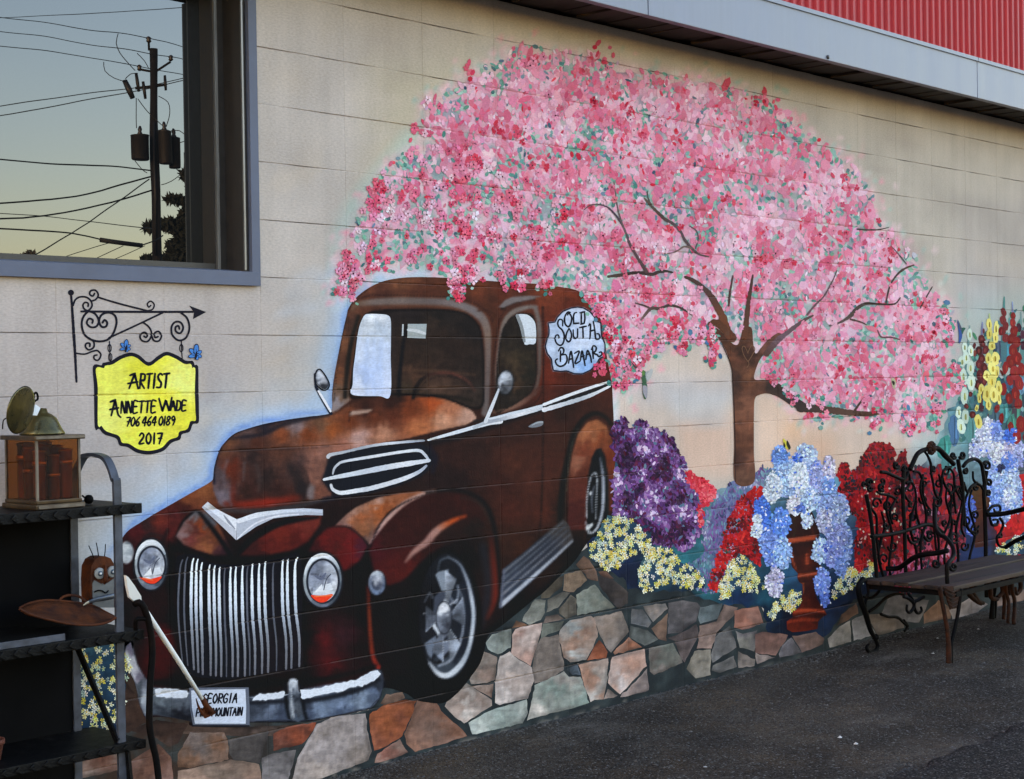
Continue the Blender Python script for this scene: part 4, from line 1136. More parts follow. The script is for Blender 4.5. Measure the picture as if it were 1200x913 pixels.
# -- cab: pillars, screens
tc.shade([(390, 460), (394, 427), (400, 398), (406, 372), (412, 360), (420, 352), (420, 372), (415, 395), (412, 430), (410, 468), (396, 479), (387, 484)],
         [(395, 440, (132, 82, 52)), (402, 400, (128, 82, 54)), (412, 362, (112, 70, 50)), (400, 460, (120, 92, 72)), (396, 475, (150, 140, 142)), (408, 430, (96, 60, 44)), (414, 380, (84, 56, 46))], soft=.8)
tc.stroke([(404, 465), (407, 430), (413, 395), (420, 371)], [5, 6, 6, 4], (38, 34, 30), 1.5)
tc.stroke([(410, 466), (412, 435), (417, 400), (424, 373)], [3, 3.5, 3.5, 2], (104, 66, 46), 1.2)
GLASS = [(411, 465), (413, 440), (417, 410), (421, 385), (425, 374), (433, 367), (450, 364), (500, 363), (533, 365), (550, 371), (560, 382), (564, 397), (566, 420), (566, 450), (565, 474), (552, 478), (520, 466), (490, 463), (450, 462), (430, 464)]
tc.shade(GLASS, [(440, 370, (34, 28, 30)), (480, 368, (44, 36, 36)), (520, 370, (40, 34, 32)), (550, 385, (36, 30, 30)), (480, 420, (58, 42, 34)), (520, 400, (50, 36, 30)), (540, 410, (52, 38, 32)), (555, 430, (44, 34, 30)), (500, 385, (60, 46, 38)), (500, 430, (64, 46, 36)),
                 (485, 440, (90, 62, 46)), (520, 445, (82, 58, 46)), (545, 440, (60, 46, 40)), (480, 458, (72, 58, 44)), (520, 455, (92, 68, 54)), (548, 465, (58, 46, 40)), (505, 408, (56, 42, 34)), (462, 400, (52, 40, 34)), (462, 440, (70, 50, 40)), (560, 455, (60, 50, 44)), (530, 432, (48, 36, 31))], grow=1, soft=1, grain=.22)
tc.stroke([(471, 434), (510, 435), (556, 439)], [2, 3, 2], (120, 84, 60), 1.5, .55)
tc.stroke([(484, 466), (487, 455), (495, 444), (508, 438), (526, 437), (541, 442), (550, 449), (556, 458)], [5, 5, 3.2, 3, 2.8, 2.8], [(30, 25, 24), (40, 30, 27), (104, 58, 48), (112, 62, 50), (84, 56, 48)], .7)
tc.stroke([(489, 459), (497, 449), (510, 442), (527, 441), (541, 446), (552, 455)], [1.4, 1.6, 1.6, 1.4], (32, 25, 24), .6, .8)
tc.stroke([(492, 462), (500, 455), (525, 454), (552, 455)], [2, 3, 2], (112, 84, 64), 1.4, .6)
tc.stroke([(484, 463), (520, 464), (552, 469)], [3, 4, 4], (40, 34, 28), 1.2)
tc.stroke([(476, 384), (472, 405), (468, 440), (467, 462)], [4, 4.5, 5, 6], (22, 22, 28), .9)
tc.stroke([(459, 375), (462, 410), (461, 462)], [4, 6, 6], (58, 46, 42), 1.8, .8)
SURR = [(413, 362), (418, 357), (440, 354), (480, 353), (524, 355), (548, 361), (563, 371), (570, 385), (572, 410), (571, 460), (568, 484)]
tc.stroke(SURR, [5, 8, 9, 9, 9, 10, 9, 8, 8, 8], [(118, 84, 62), (124, 110, 104), (122, 108, 102), (112, 100, 98), (126, 116, 116), (124, 116, 116), (132, 112, 100), (120, 104, 98), (108, 96, 94), (112, 102, 100)], 1.4)
tc.stroke([(416, 361), (440, 359), (480, 358), (520, 359), (545, 366)], [2, 3, 3, 3], (112, 76, 56), 1.3, .7)
tc.stroke([(410, 352), (436, 346), (480, 342), (530, 345), (556, 354), (575, 366)], [3, 5, 6, 6, 4], (84, 46, 34), 2.2, .6)
tc.stroke([(560, 364), (577, 367), (579, 385), (577, 430), (575, 480)], [2, 5, 5, 5, 5], [(70, 38, 26), (92, 50, 30), (86, 46, 30), (82, 48, 36), (70, 44, 36)], 1.2)
tc.stroke([(584, 480), (582, 440), (586, 400), (591, 378), (601, 366), (618, 360), (628, 360)], [4, 5, 5, 5, 6, 6, 4], [(104, 84, 74), (116, 100, 92), (126, 112, 106), (130, 118, 110), (122, 114, 112)], 1.2)
tc.stroke([(627, 361), (631, 378), (632, 410), (631, 440), (626, 461)], [5, 6, 5, 5, 5], [(122, 112, 108), (118, 106, 102), (110, 96, 90), (104, 86, 78), (96, 76, 68)], 1.2)
tc.stroke([(577, 483), (592, 480), (610, 472), (622, 463), (632, 455)], [3, 6, 7, 7, 4], [(104, 78, 64), (140, 104, 86), (130, 94, 78), (108, 72, 60), (90, 50, 40)], 1.6)
tc.stroke([(588, 361.5), (597, 356), (612, 352.5), (626, 350.5)], [3, 2.5, 2, 1.5], (30, 22, 20), .9)
LAMPTOP = tl(550, 320, 6, (205, 238), (250, 190), (300, 168), (420, 160), (500, 164), (440, 185), (320, 208), (240, 243))
tc.fill(LAMPTOP, (124, 116, 116), soft=.8)
DGLASS = [(581, 481), (582, 440), (586, 402), (591, 383), (600, 372), (613, 368), (623, 370), (627, 382), (628, 410), (628, 440), (622, 459), (608, 470), (594, 478)]
tc.shade(DGLASS, [(595, 385, (40, 32, 28)), (610, 400, (48, 40, 34)), (600, 425, (78, 62, 44)), (612, 420, (60, 50, 36)), (620, 440, (46, 42, 34)), (590, 440, (50, 38, 32)), (605, 450, (84, 60, 40)), (615, 458, (50, 40, 32)), (595, 465, (44, 36, 32)), (622, 395, (40, 34, 30))], grow=.5, soft=1, grain=.3)
tc.stroke([(635.5, 360), (636.5, 420), (636, 520), (634, 600), (630, 640)], [2, 2, 2.2, 2.5, 2], (34, 20, 18), .9, .85)
tc.stroke([(662, 340), (664, 420)], [2, 2], (70, 30, 20), 1, .5)
tc.stroke([(640, 345), (668, 345), (690, 358)], [3, 5, 4], (150, 66, 30), 3, .6)
for pl in (GLASS,): tc.stroke(list(pl) + [pl[0], pl[1]], [2.6, 3.4, 3, 3.4, 3], (22, 19, 20), .6, .9)
tc.stroke(list(DGLASS) + [DGLASS[0], DGLASS[1]], [2, 2.6, 2], (26, 22, 22), .6, .9)
tc.stroke([(408, 362), (413, 354), (424, 349), (440, 346), (480, 346.5), (524, 348), (552, 354), (570, 365), (577, 376)], [1, 1.6, 1.8, 1.8, 1.6], (44, 26, 24), .6, .8)
tc.stroke([(579, 478), (577.5, 440), (581, 400), (585, 376), (592, 362)], [1.6, 1.8, 1.6, 1.4], (34, 22, 20), .6, .85)
tc.stroke([(637, 360), (637.5, 400), (635, 455), (624, 474), (590, 486)], [1.2, 1.6, 1.8, 1.4], (36, 22, 20), .6, .8)
tc.stroke([(391, 470), (394, 440), (399, 405), (405, 375), (411, 359), (420, 348), (433, 338)], [1.2, 1.6, 1.6, 1.4], (30, 24, 28), .6, .8)
for (a, b_) in (((455, 374), (459, 460)), ((463, 372), (465, 460))): tc.stroke([a, b_], [1.4, 1.6], (34, 28, 27), .6, .7)
tc.stroke([(602, 372), (604, 420), (598, 470)], [1, 2, 1], (92, 76, 52), 1.6, .4)
for k in range(26): 
    x = 470 + (k * 37) % 92; y = 372 + (k * 53) % 84
    tc.stroke([(x, y), (x + 6, y + 1.5)], [.8, 1.6], (78, 58, 44) if k % 2 else (34, 27, 25), .8, .5)
for k in range(60):      # dry scumble over the panels
    x = 300 + (k * 61) % 400; y = 498 + (k * 97) % 150
    tc.stroke([(x, y), (x + 3 - k % 7, y + 12 + k % 9)], [1.4, 3, 1], (104, 54, 34) if k % 3 else (44, 26, 24), 1.2, .35, dry=.8)
for k in range(70):
    x = 256 + (k * 43) % 150; y = 505 + (k * 29) % 78
    tc.stroke([(x, y), (x + 2 - k % 5, y + 8 + k % 7)], [1, 2.4, .8], [(150, 104, 80), (60, 40, 36), (130, 66, 34)][k % 3], 1.0, .35, dry=.8)
# -- waistline shadow either side of the chrome
tc.stroke([(385, 540), (437, 527), (500, 520), (550, 507), (600, 490), (660, 470), (714, 450)], [4, 7, 8, 9, 9, 8, 6], (28, 26, 32), 2.5, .8)
tc.stroke([(555, 494), (600, 487), (640, 478), (714, 452)], [3, 4, 5, 5], (36, 38, 42), 1.2, .9)
tc.fill(tl(370, 430, 6, (40, 800), (90, 640), (200, 590), (420, 560), (620, 545), (740, 540), (810, 580), (830, 650), (800, 720), (740, 770), (600, 830), (420, 880), (250, 915), (150, 905), (90, 870)), (28, 32, 44), soft=1.5)
tc.stroke(tl(370, 430, 6, (800, 560), (840, 640), (820, 740)), [3, 7, 4], (30, 30, 50), 2, .8)
# -- rear wing and wheel house
tc.stroke([(656, 620), (657, 595), (660, 565), (666, 533), (673, 508), (684, 491), (697, 484.5), (708, 488), (716, 497)], [5, 8, 8, 8, 7, 7, 6, 5, 4], (27, 26, 25), 1.6)
tc.stroke([(664, 575), (666, 545), (671, 518), (677, 503)], [1.2, 1.5, 1.5, 1], (96, 100, 82), .8, .8)
ARCH = [(666, 620), (667, 590), (668, 557), (671, 533), (678, 509), (689, 495.5), (699, 492.5), (709, 499), (716, 514), (720, 534), (719, 560), (717, 598), (713, 598), (712, 560), (710, 535), (704, 524), (698, 526), (693, 536), (689, 555), (687, 580), (686, 620)]
tc.shade(ARCH, [(675, 540, (150, 96, 72)), (685, 508, (166, 104, 66)), (700, 497, (160, 98, 58)), (712, 512, (120, 62, 36)), (717, 540, (120, 52, 24)), (700, 512, (140, 72, 38)), (685, 530, (124, 60, 36)), (676, 570, (104, 48, 36)), (674, 600, (84, 34, 30)), (684, 560, (96, 44, 28)), (715, 580, (110, 44, 22))], grow=1, soft=1, grain=.15)
tc.fill([(688, 630), (687, 590), (689, 556), (693, 537), (698, 527), (704, 525), (709, 534), (712, 556), (713, 600), (709, 620), (700, 633)], (22, 24, 28), soft=1)
tc.stroke([(703, 528), (711, 560), (712, 600)], [3, 4, 3], (30, 44, 46), 1.5, .7)
# -- wheels
def wheel_canvas():
    tc.fill(ell(521, 735, 44, 90, 50, .03), (18, 17, 20), soft=2)
    tc.shade(ell(524, 722, 33, 73, 50), [(500, 700, (26, 26, 32)), (545, 700, (40, 48, 62)), (540, 760, (36, 42, 54)), (520, 780, (70, 80, 92)), (505, 760, (30, 32, 40)), (524, 670, (30, 34, 42)), (515, 700, (20, 22, 28))], soft=1)
wheel_canvas()
tc.stroke([(525, 653), (538, 661), (547, 680), (553, 705), (554.5, 725), (551, 752), (545, 770), (536, 783), (524, 791.5), (513, 789), (503, 777)], [2, 3.5, 4.5, 5, 5, 5, 5, 6, 7, 6, 3], [(120, 130, 144), (120, 132, 148), (150, 160, 174), (190, 202, 214), (182, 194, 206), (196, 206, 216), (160, 172, 184), (196, 206, 216), (204, 212, 220), (150, 160, 172)], .9)
tc.stroke([(513, 668), (516, 657), (525, 653)], [2, 3, 3], (78, 88, 100), 1)
tc.stroke([(535, 686), (541, 700), (543.5, 722), (541, 745), (535, 762), (526, 775), (514, 780)], [2, 3, 3.5, 3.5, 3.5, 3.5, 3], [(86, 98, 112), (120, 130, 146), (130, 140, 156), (150, 158, 170), (140, 150, 164)], .9)
tc.stroke([(537, 664), (546, 690), (548, 720), (545, 748), (533, 775)], [3, 4, 5, 5, 4], (34, 40, 54), 1, .8)
tc.fill(tl(430, 580, 6, (480, 560), (500, 540), (572, 522), (570, 570), (558, 660), (540, 680), (522, 672)), (136, 148, 162), soft=.8)
tc.fill(tl(430, 580, 6, (470, 720), (510, 680), (560, 680), (600, 740), (590, 860), (560, 1000), (520, 1020), (480, 940), (465, 850)), (74, 82, 98), soft=1)
tc.fill(tl(430, 690, 6, (545, 70), (570, 90), (560, 130), (595, 180), (575, 200), (545, 150), (500, 160), (520, 110)), (206, 214, 222), soft=.7)
tc.shade(tl(430, 690, 6, (480, 180), (560, 170), (585, 240), (570, 310), (525, 365), (490, 290)), [(515, 725, (52, 56, 66)), (522, 735, (96, 104, 122)), (520, 745, (110, 120, 138)), (512, 735, (60, 66, 78))], soft=.8)
tc.stroke(tl(430, 690, 6, (465, 200), (470, 260), (500, 300), (515, 350)), [2.5, 4, 5, 4], [(170, 180, 192), (206, 214, 222), (200, 210, 220), (210, 218, 226)], .8)
tc.fill(tl(430, 690, 6, (402, 385), (480, 330), (495, 375), (450, 490), (425, 460)), (112, 124, 142), soft=.8)
tc.fill(tl(430, 690, 6, (525, 375), (585, 350), (612, 405), (545, 500), (528, 505)), (122, 132, 150), soft=.8)
tc.stroke(tl(430, 690, 6, (525, 372), (590, 368)), [1.5, 1.5], (206, 214, 222), .7)
tc.stroke(tl(430, 690, 6, (575, 320), (592, 365)), [3, 4], (196, 206, 216), .8)
tc.stroke(tl(430, 580, 6, (560, 680), (600, 740), (625, 760), (640, 700), (640, 640)), [1.5, 2, 2.5, 3, 2], (132, 142, 158), .8)
tc.stroke(tl(430, 580, 6, (570, 775), (600, 760), (632, 735)), [2, 3, 2], (170, 178, 190), .7)
tc.stroke(tl(430, 690, 6, (400, 175), (430, 168), (462, 170)), [1.5, 2.5, 2], (206, 212, 218), .7)
tc.stroke(tl(430, 690, 6, (405, 90), (440, 30), (458, 60)), [2, 3, 3], (84, 90, 100), 1)
tc.stroke(tl(430, 690, 6, (445, 500), (495, 520), (545, 480), (610, 410)), [2, 4, 4, 3], (20, 20, 26), 1, .9)
for a0, a1, r0_, r1_, cc in [(-1.45, -1.05, .34, .86, (150, 160, 174)), (-.35, .1, .34, .84, (120, 130, 146)), (.75, 1.2, .34, .84, (140, 150, 164)), (1.75, 2.2, .34, .84, (124, 134, 150)), (2.9, 3.3, .34, .84, (96, 104, 118))]:
    q = [(521 + 27 * r_ * math.cos(t), 723 + 62 * r_ * math.sin(t)) for r_, t in ((r0_, a0 + .05), (r0_, a1 - .05), (r1_, a1 + .08), (r1_, a0 - .08))]
    tc.shade(q, [(q[0][0], q[0][1], cc), (q[1][0], q[1][1], tuple(v * .6 for v in cc)), (q[2][0], q[2][1], tuple(v * .75 for v in cc)), (q[3][0], q[3][1], tuple(min(225, v * 1.25) for v in cc))], soft=.6)
    tc.stroke([q[0], q[3]], [1, 1.4], (206, 214, 222), .6, .8)
tc.fill(ell(520, 724, 9.5, 20), (44, 48, 58), soft=.8)
tc.shade(ell(520, 724, 8, 17.5), [(517, 716, (196, 204, 214)), (524, 722, (90, 98, 112)), (518, 734, (130, 140, 156)), (525, 734, (60, 64, 76)), (522, 712, (226, 230, 236))], soft=.6)
# rear wheel
tc.stroke([(703, 537), (706.5, 560), (706.5, 590), (703, 610), (697, 622), (690, 624), (686.5, 612)], [2, 4, 4, 4, 3.5, 2.5, 2], [(90, 98, 112), (150, 158, 172), (176, 184, 196), (160, 168, 180), (206, 212, 218), (180, 188, 198)], .8)
tc.stroke([(687, 605), (688, 580), (692, 560), (697, 554.5), (699.5, 562), (698.5, 585), (698, 608)], [2, 2, 2, 2.2, 2, 1.6], (190, 198, 206), .7)
tc.fill(tl(570, 580, 6, (695, 225), (745, 195), (748, 215), (720, 245), (700, 250)), (206, 212, 214), soft=.7)
tc.fill(tl(550, 450, 6, (838, 770), (855, 750), (862, 770), (850, 785)), (214, 218, 222), soft=.6)
tc.stroke([(694, 600), (693, 585), (696, 570)], [2, 3, 2], (96, 104, 116), .8)
# -- running board
RB = [(589.5, 668), (620, 643), (648, 619), (660, 609.5), (666, 616), (670.5, 633), (648, 657), (620, 683), (596, 704), (585.5, 712)]
tc.shade(RB, [(600, 690, (60, 70, 88)), (640, 645, (52, 58, 72)), (660, 620, (70, 66, 66)), (590, 705, (86, 92, 106))], grow=1, soft=.8)
for (a, b, w_, c) in [((590, 670.5), (659, 612.5), 2.6, (116, 122, 132)), ((590, 678), (662, 616.5), 2.6, (96, 104, 116)), ((589, 687), (664, 622), 2.8, (110, 116, 128)), ((588, 697), (667, 627), 2.8, (128, 132, 142)), ((588, 708), (670, 634.5), 4.6, (176, 184, 196))]:
    m = ((a[0] + b[0]) / 2, (a[1] + b[1]) / 2 + .6)
    tc.stroke([a, m, b], [w_ * 1.2, w_, w_ * .7], [c, c, tuple(x * .75 for x in c)], .9)
tc.stroke([(590.5, 668), (588.5, 690), (586.5, 711)], [2.5, 3, 3], (104, 110, 128), .8)
# -- bumper
BUMP = [(145, 768), (147.5, 757), (153, 752.5), (156.5, 766), (160, 779), (167, 792), (176, 806), (200, 810), (223, 812), (290, 817), (320, 815), (345, 812.5), (375, 808.5), (400, 803), (425, 795.5), (441, 785), (446, 786.5), (449, 797), (448.5, 806), (445, 817), (434, 829), (400, 837), (355, 844.5), (293, 845), (226, 846), (182, 837), (170, 838), (164, 824), (158, 800)]
tc.shade(BUMP, [(190, 830, (62, 70, 82)), (210, 838, (34, 36, 46)), (190, 822, (116, 128, 138)), (215, 820, (104, 114, 126)), (305, 826, (56, 64, 78)), (315, 834, (112, 126, 148)), (330, 841, (70, 82, 104)), (360, 824, (52, 60, 74)), (375, 831, (122, 140, 164)), (420, 821, (132, 150, 172)), (410, 808, (52, 60, 72)), (440, 810, (96, 112, 138)), (442, 800, (48, 54, 66)), (400, 829, (116, 134, 160)), (360, 842, (66, 78, 100)), (400, 836, (70, 84, 108))], grow=1, soft=.8, grain=.2)
tc.stroke([(300, 846), (355, 846), (400, 839), (434, 831), (447, 817), (451, 800)], [3, 3.5, 3.5, 3.5, 4, 4], (18, 18, 28), 1)
tc.stroke([(292, 824), (330, 822), (360, 821), (395, 815), (425, 806), (443, 796)], [4, 5, 6, 6, 6, 5], (26, 30, 40), 1.6, .9)
def ragged(p, amp=1.0, step=3.0):
    q = resample(p, step, True); g_ = np.random.default_rng(len(p)); return q + g_.normal(0, amp * .45, q.shape)
WH1 = ragged([(181, 808), (190, 806.5), (204, 807.5), (220, 810), (220, 817.5), (205, 818), (182, 816)])
WH2 = ragged(tl(200, 780, 4.615, (443, 188), (452, 168), (480, 152), (510, 150), (560, 146), (615, 138), (612, 172), (560, 180), (500, 186)))
WH3 = ragged(tl(300, 710, 6, (312, 592), (420, 580), (560, 550), (700, 520), (790, 470), (850, 450), (872, 470), (866, 500), (820, 530), (740, 565), (700, 560), (600, 600), (500, 612), (400, 640), (315, 656)))
for P_ in (WH1, WH2, WH3): tc.fill(P_, (206, 216, 228), soft=.6)
tc.stroke(tl(300, 710, 6, (310, 600), (450, 575), (620, 545)), [3, 4, 3], (170, 196, 224), 1.5, .6)
# left end of the bumper and over-riders
tc.shade([(146, 768), (148, 758), (153, 753), (156, 767), (160, 780), (168, 793), (160, 801), (152, 790)], [(149, 775, (198, 202, 210)), (156, 790, (188, 192, 200)), (153, 757, (110, 106, 124)), (163, 793, (120, 116, 134))], soft=.8)
tc.shade([(167, 796), (174, 797), (175, 806), (172, 842), (165, 828)], [(170, 800, (110, 116, 130)), (171, 820, (168, 178, 188)), (169, 836, (120, 130, 144))], soft=.8)
GUARD = [(338, 800), (340, 796), (344, 795.5), (348, 798), (349, 808), (353, 832), (355, 842), (349, 846), (341, 842), (338.5, 820)]
tc.stroke([(334, 802), (336, 830), (340, 846)], [4, 5, 4], (20, 24, 32), 1.2)
tc.stroke([(352, 804), (356, 832), (360, 845)], [4, 5, 4], (20, 24, 32), 1.2)
tc.shade(GUARD, [(343, 799, (206, 216, 226)), (343, 812, (110, 122, 138)), (348, 815, (44, 50, 60)), (342, 832, (150, 160, 170)), (347, 835, (58, 64, 74)), (350, 842, (80, 94, 112))], soft=.6)
tc.stroke([(341, 808), (341.5, 825), (344, 840)], [1.6, 2, 2], (190, 198, 206), .7)
# -- lamps
def headlamp(cx, cy, rx, ry, irx, iry, icx, icy):
    tc.fill(ell(cx, cy, rx + 2, ry + 2), (24, 24, 30), soft=1.5)
    tc.shade(ell(cx, cy, rx, ry), [(cx - rx * .6, cy - ry * .6, (190, 200, 206)), (cx, cy - ry * .9, (214, 222, 226)), (cx + rx * .8, cy - ry * .3, (120, 132, 144)), (cx + rx * .8, cy + ry * .5, (74, 86, 100)), (cx, cy + ry, (112, 122, 140)), (cx - rx * .9, cy + ry * .2, (166, 178, 186))], grow=0, soft=.7)
    tc.fill(ell(icx, icy, irx + 1.6, iry + 1.6), (38, 42, 54), soft=.8)
    tc.shade(ell(icx, icy, irx, iry), [(icx - irx * .5, icy - iry * .5, (132, 142, 162)), (icx, icy - iry * .2, (120, 128, 150)), (icx + irx * .6, icy - iry * .5, (176, 184, 196)), (icx + irx * .7, icy + iry * .3, (206, 212, 220)), (icx - irx * .6, icy + iry * .1, (150, 160, 178)), (icx, icy + iry * .4, (210, 216, 222))], soft=.7, grain=.3)
headlamp(176.5, 661.5, 19.5, 30, 15, 20.5, 177.5, 662)
headlamp(377.5, 680, 23, 32, 17.5, 24.5, 378, 681)
tc.stroke([(177, 672), (179, 660), (184, 652)], [2, 1.5, 1.5], (66, 70, 86), .8)
tc.stroke([(172, 674), (176, 663)], [1.5, 1.5], (70, 74, 90), .8)
tc.stroke([(364, 673), (372, 674), (380, 678)], [1.5, 2, 1.5], (50, 54, 66), .8)
tc.stroke([(374, 697), (366, 697), (365, 690)], [1.5, 1.2], (60, 64, 80), .8)
tc.fill([(366, 694), (380, 686), (392, 694), (390, 697), (366, 698)], (206, 214, 222), soft=.7)
tc.shade(ell(148, 647.5, 7.5, 12.5), [(145, 642, (204, 212, 216)), (150, 650, (160, 172, 180)), (153, 640, (116, 128, 140)), (146, 655, (190, 198, 204))], soft=.8)
tc.fill(ell(441.6, 683.5, 11, 15), (24, 22, 28), soft=1)
tc.shade(ell(441.6, 683, 9.3, 13.6), [(440, 671.5, (216, 222, 228)), (447, 674, (170, 180, 190)), (434, 685, (112, 124, 146)), (441, 695, (120, 140, 170)), (449, 688, (70, 80, 104))], soft=.7)
tc.shade(ell(441.4, 683.5, 6, 8), [(440, 681, (190, 196, 206)), (445, 688, (80, 86, 104)), (437, 690, (66, 74, 92))], soft=.7)
# -- emblem board, mirrors
SIGN = tl(550, 320, 6, (553, 352), (600, 347), (618, 312), (655, 272), (715, 247), (760, 241), (800, 248), (845, 275), (875, 310), (890, 342), (920, 350), (922, 400), (925, 445), (950, 500), (950, 540), (942, 585), (910, 600), (893, 635), (850, 680), (790, 708), (735, 706), (685, 686), (640, 690), (590, 684), (582, 650), (578, 605), (547, 565), (533, 515), (545, 470), (560, 430), (560, 390))
tc.shade(SIGN, [(655, 385, (178, 198, 226)), (690, 370, (196, 210, 232)), (680, 400, (200, 214, 236)), (700, 410, (184, 206, 236)), (660, 420, (182, 202, 230)), (685, 430, (150, 190, 240)), (650, 405, (188, 206, 230))], soft=.5, grain=.1)
tc.fill(ell(592, 448.5, 10, 15, 30, .1), (22, 24, 30), soft=1)
tc.shade(ell(592, 448.5, 8.2, 13, 30, .1), [(590, 440, (204, 214, 226)), (587, 447, (198, 208, 220)), (598, 445, (112, 116, 124)), (592, 456, (70, 74, 80)), (597, 457, (110, 114, 122)), (588, 455, (60, 62, 68))], soft=.6)
MIRL = tl(230, 440, 6, (838, 20), (848, -20), (862, -38), (890, -8), (918, 40), (926, 72), (905, 98), (875, 86), (850, 62))
tc.shade(MIRL, [(373, 440, (206, 216, 228)), (380, 448, (214, 220, 230)), (383, 455, (40, 42, 50)), (374, 450, (70, 76, 88))], soft=.6)
LOWSHADE = [(540, 812), (562, 780), (572, 745), (603, 722), (637, 695), (673, 659), (690, 640)]
tc.stroke(LOWSHADE, [10, 12, 14, 12, 12, 12, 8], (16, 15, 18), 3, .9)
tc.a = np.clip(tc.a, 0, 1) ** 1.16
m_ = tc.a @ np.array((.3, .55, .15)); tc.a = m_[..., None] + (tc.a - m_[..., None]) * .90
tc.a *= (1 + .16 * (GRAIN - .5) + .05 * (noise2(9, 41, 2) - .5))[..., None]

truck = empty("painted_panel_truck", tuple(at(430, 846, 0)), "rusty brown vintage panel truck painted on the block wall, facing left", "mural truck")
LT = .0012
Paint().sheet(smooth(OUT, True, 3), tc, 1.7).build("body", LT, truck)
def part(name, poly, layer, res=1.6, closed=True, sm=True, parent=truck, grow=0, canvas=tc, mat=None):
    p = smooth(poly, True, 2.2) if sm else np.asarray(poly, float)
    if grow: p = inset(p, -grow)
    o = Paint().sheet(p, canvas, res).build(name, layer, None, mat)
    o.parent = parent; o.location = Vector(o.location) - world_loc(parent)
    return o
def sub(pt, name, layer, parent, mat=None):
    o = pt.build(name, layer, None, mat); o.parent = parent
    o.location = Vector(o.location) - world_loc(parent); return o
BONNET = part("bonnet", HOOD, LT + .0003, 2.0)
WSCR = part("windscreen", GLASS, LT + .0003, 1.8)
DWIN = part("door_window", DGLASS, LT + .0003, 1.8)
P_ = Paint()
P_.sheet(smooth(tl(370, 300, 6, (340, 418), (372, 408), (430, 408), (485, 412), (512, 422), (524, 445), (527, 520), (525, 700), (522, 980), (440, 985), (255, 975), (258, 900), (262, 800), (275, 700), (292, 560), (310, 480)), True, 2.2),
         (lambda c: (c.shade([(400, 360), (470, 360), (470, 470), (400, 470)], [(440, 372, (214, 222, 230)), (430, 380, (190, 200, 210)), (445, 390, (176, 190, 206)), (430, 410, (198, 212, 234)), (450, 420, (184, 200, 226)), (430, 440, (180, 200, 236)), (450, 450, (196, 210, 236)), (418, 455, (206, 218, 238))], grow=6, grain=.12),
                     [c.stroke([(424, 376.5 + k * 3), (440, 374 + k * 3.4), (456, 377 + k * 3)], [1, 1.4, 1], (128, 138, 150), .7, .55) for k in range(3)],
                     [c.stroke([(430 + k * 8, 400), (429 + k * 8, 430), (430 + k * 8, 460)], [5, 7, 5], (160, 186, 230), 2.5, .35) for k in range(3)], c)[-1])(Canvas((196, 210, 232))), 1.6)
sub(P_, "pane_reflection", LT + .0006, WSCR)
P_ = Paint().flat(tl(370, 300, 6, (645, 478), (778, 478), (770, 580), (642, 575)), (160, 172, 176)).ribbon(tl(370, 300, 6, (648, 520), (700, 525), (765, 545)), [3, 4, 3], (190, 198, 202)).flat(tl(370, 300, 6, (606, 480), (616, 480), (614, 560), (602, 562)), (176, 186, 192))
sub(P_, "rear_view_mirror", LT + .0006, WSCR)
P_ = Paint().flat(smooth(tl(550, 320, 6, (333, 297), (390, 290), (425, 305), (455, 340), (466, 390), (463, 492), (420, 500), (388, 503), (372, 440), (355, 370)), True, 3), (200, 212, 222), 3).ribbon(tl(550, 320, 6, (335, 300), (365, 380), (385, 480)), [4, 4, 3], (132, 140, 144))
sub(P_, "pane_reflection", LT + .0006, DWIN)
# grille
GR = [(205, 660), (213, 650), (232, 651), (246, 659), (270, 662), (300, 659), (330, 654), (350, 650), (354, 690), (353, 740), (352, 782), (320, 787), (270, 796), (245, 795), (222, 789), (212, 760), (207, 710)]
gcv = Canvas((17, 16, 21)); gcv.shade(GR, [(220, 700, (15, 14, 18)), (280, 680, (14, 16, 28)), (330, 700, (18, 17, 24)), (260, 770, (18, 19, 26)), (330, 760, (24, 20, 26))], grow=4, grain=.25)
GRL = part("grille", GR, LT + .0003, 3.0, canvas=gcv)
BARS = [(213, 656, 0), (219, 653, 0), (226, 654.5, 1), (231, 655.5, 1), (236, 659.5, 1), (245, 662, 1), (251, 663, 1), (257, 665, 1), (263, 666, 0), (270, 664.5, 1), (276, 664.5, 1), (284, 663, 1), (289.5, 664, 0), (295.5, 661, 1), (303.5, 660.5, 1), (310.5, 658.5, 1), (320, 660, 0), (331, 656.5, 1), (337, 655.5, 1), (346, 653.5, 1)]
for i, (bx_, ty, lit) in enumerate(BARS):
    by = np.interp(bx_, [213, 235, 262, 287, 315, 348], [776, 790, 793, 791.5, 787, 780.5])
    ex = bx_ + (bx_ - 236) * .028 + 1.2
    bow = -4.5 * max(0, (240 - bx_) / 26.0)
    path = [(bx_ + (2.5 if i == 19 else .6), ty), (bx_ + bow * .4 - .6, ty + 12), (bx_ + bow, ty + (by - ty) * .45), (ex + bow * .7, ty + (by - ty) * .75), (ex, by)]
    if lit: cols = [(226, 236, 246), (222, 234, 246), (214, 226, 240), (170, 182, 198), (132, 140, 152), (118, 122, 132), (104, 106, 116)]
    else: cols = [(74, 78, 90), (96, 100, 112), (86, 92, 106), (92, 96, 106), (76, 80, 92)]
    wd = [1.4, 3.2, 3.5, 3.1, 2.7, 2.2] if lit else [1.4, 2.2, 2.2, 1.8, 1.4]
    P_ = Paint().ribbon(path, wd, cols, wob=.22)
    sub(P_, "grille_bar", LT + .0006, GRL)
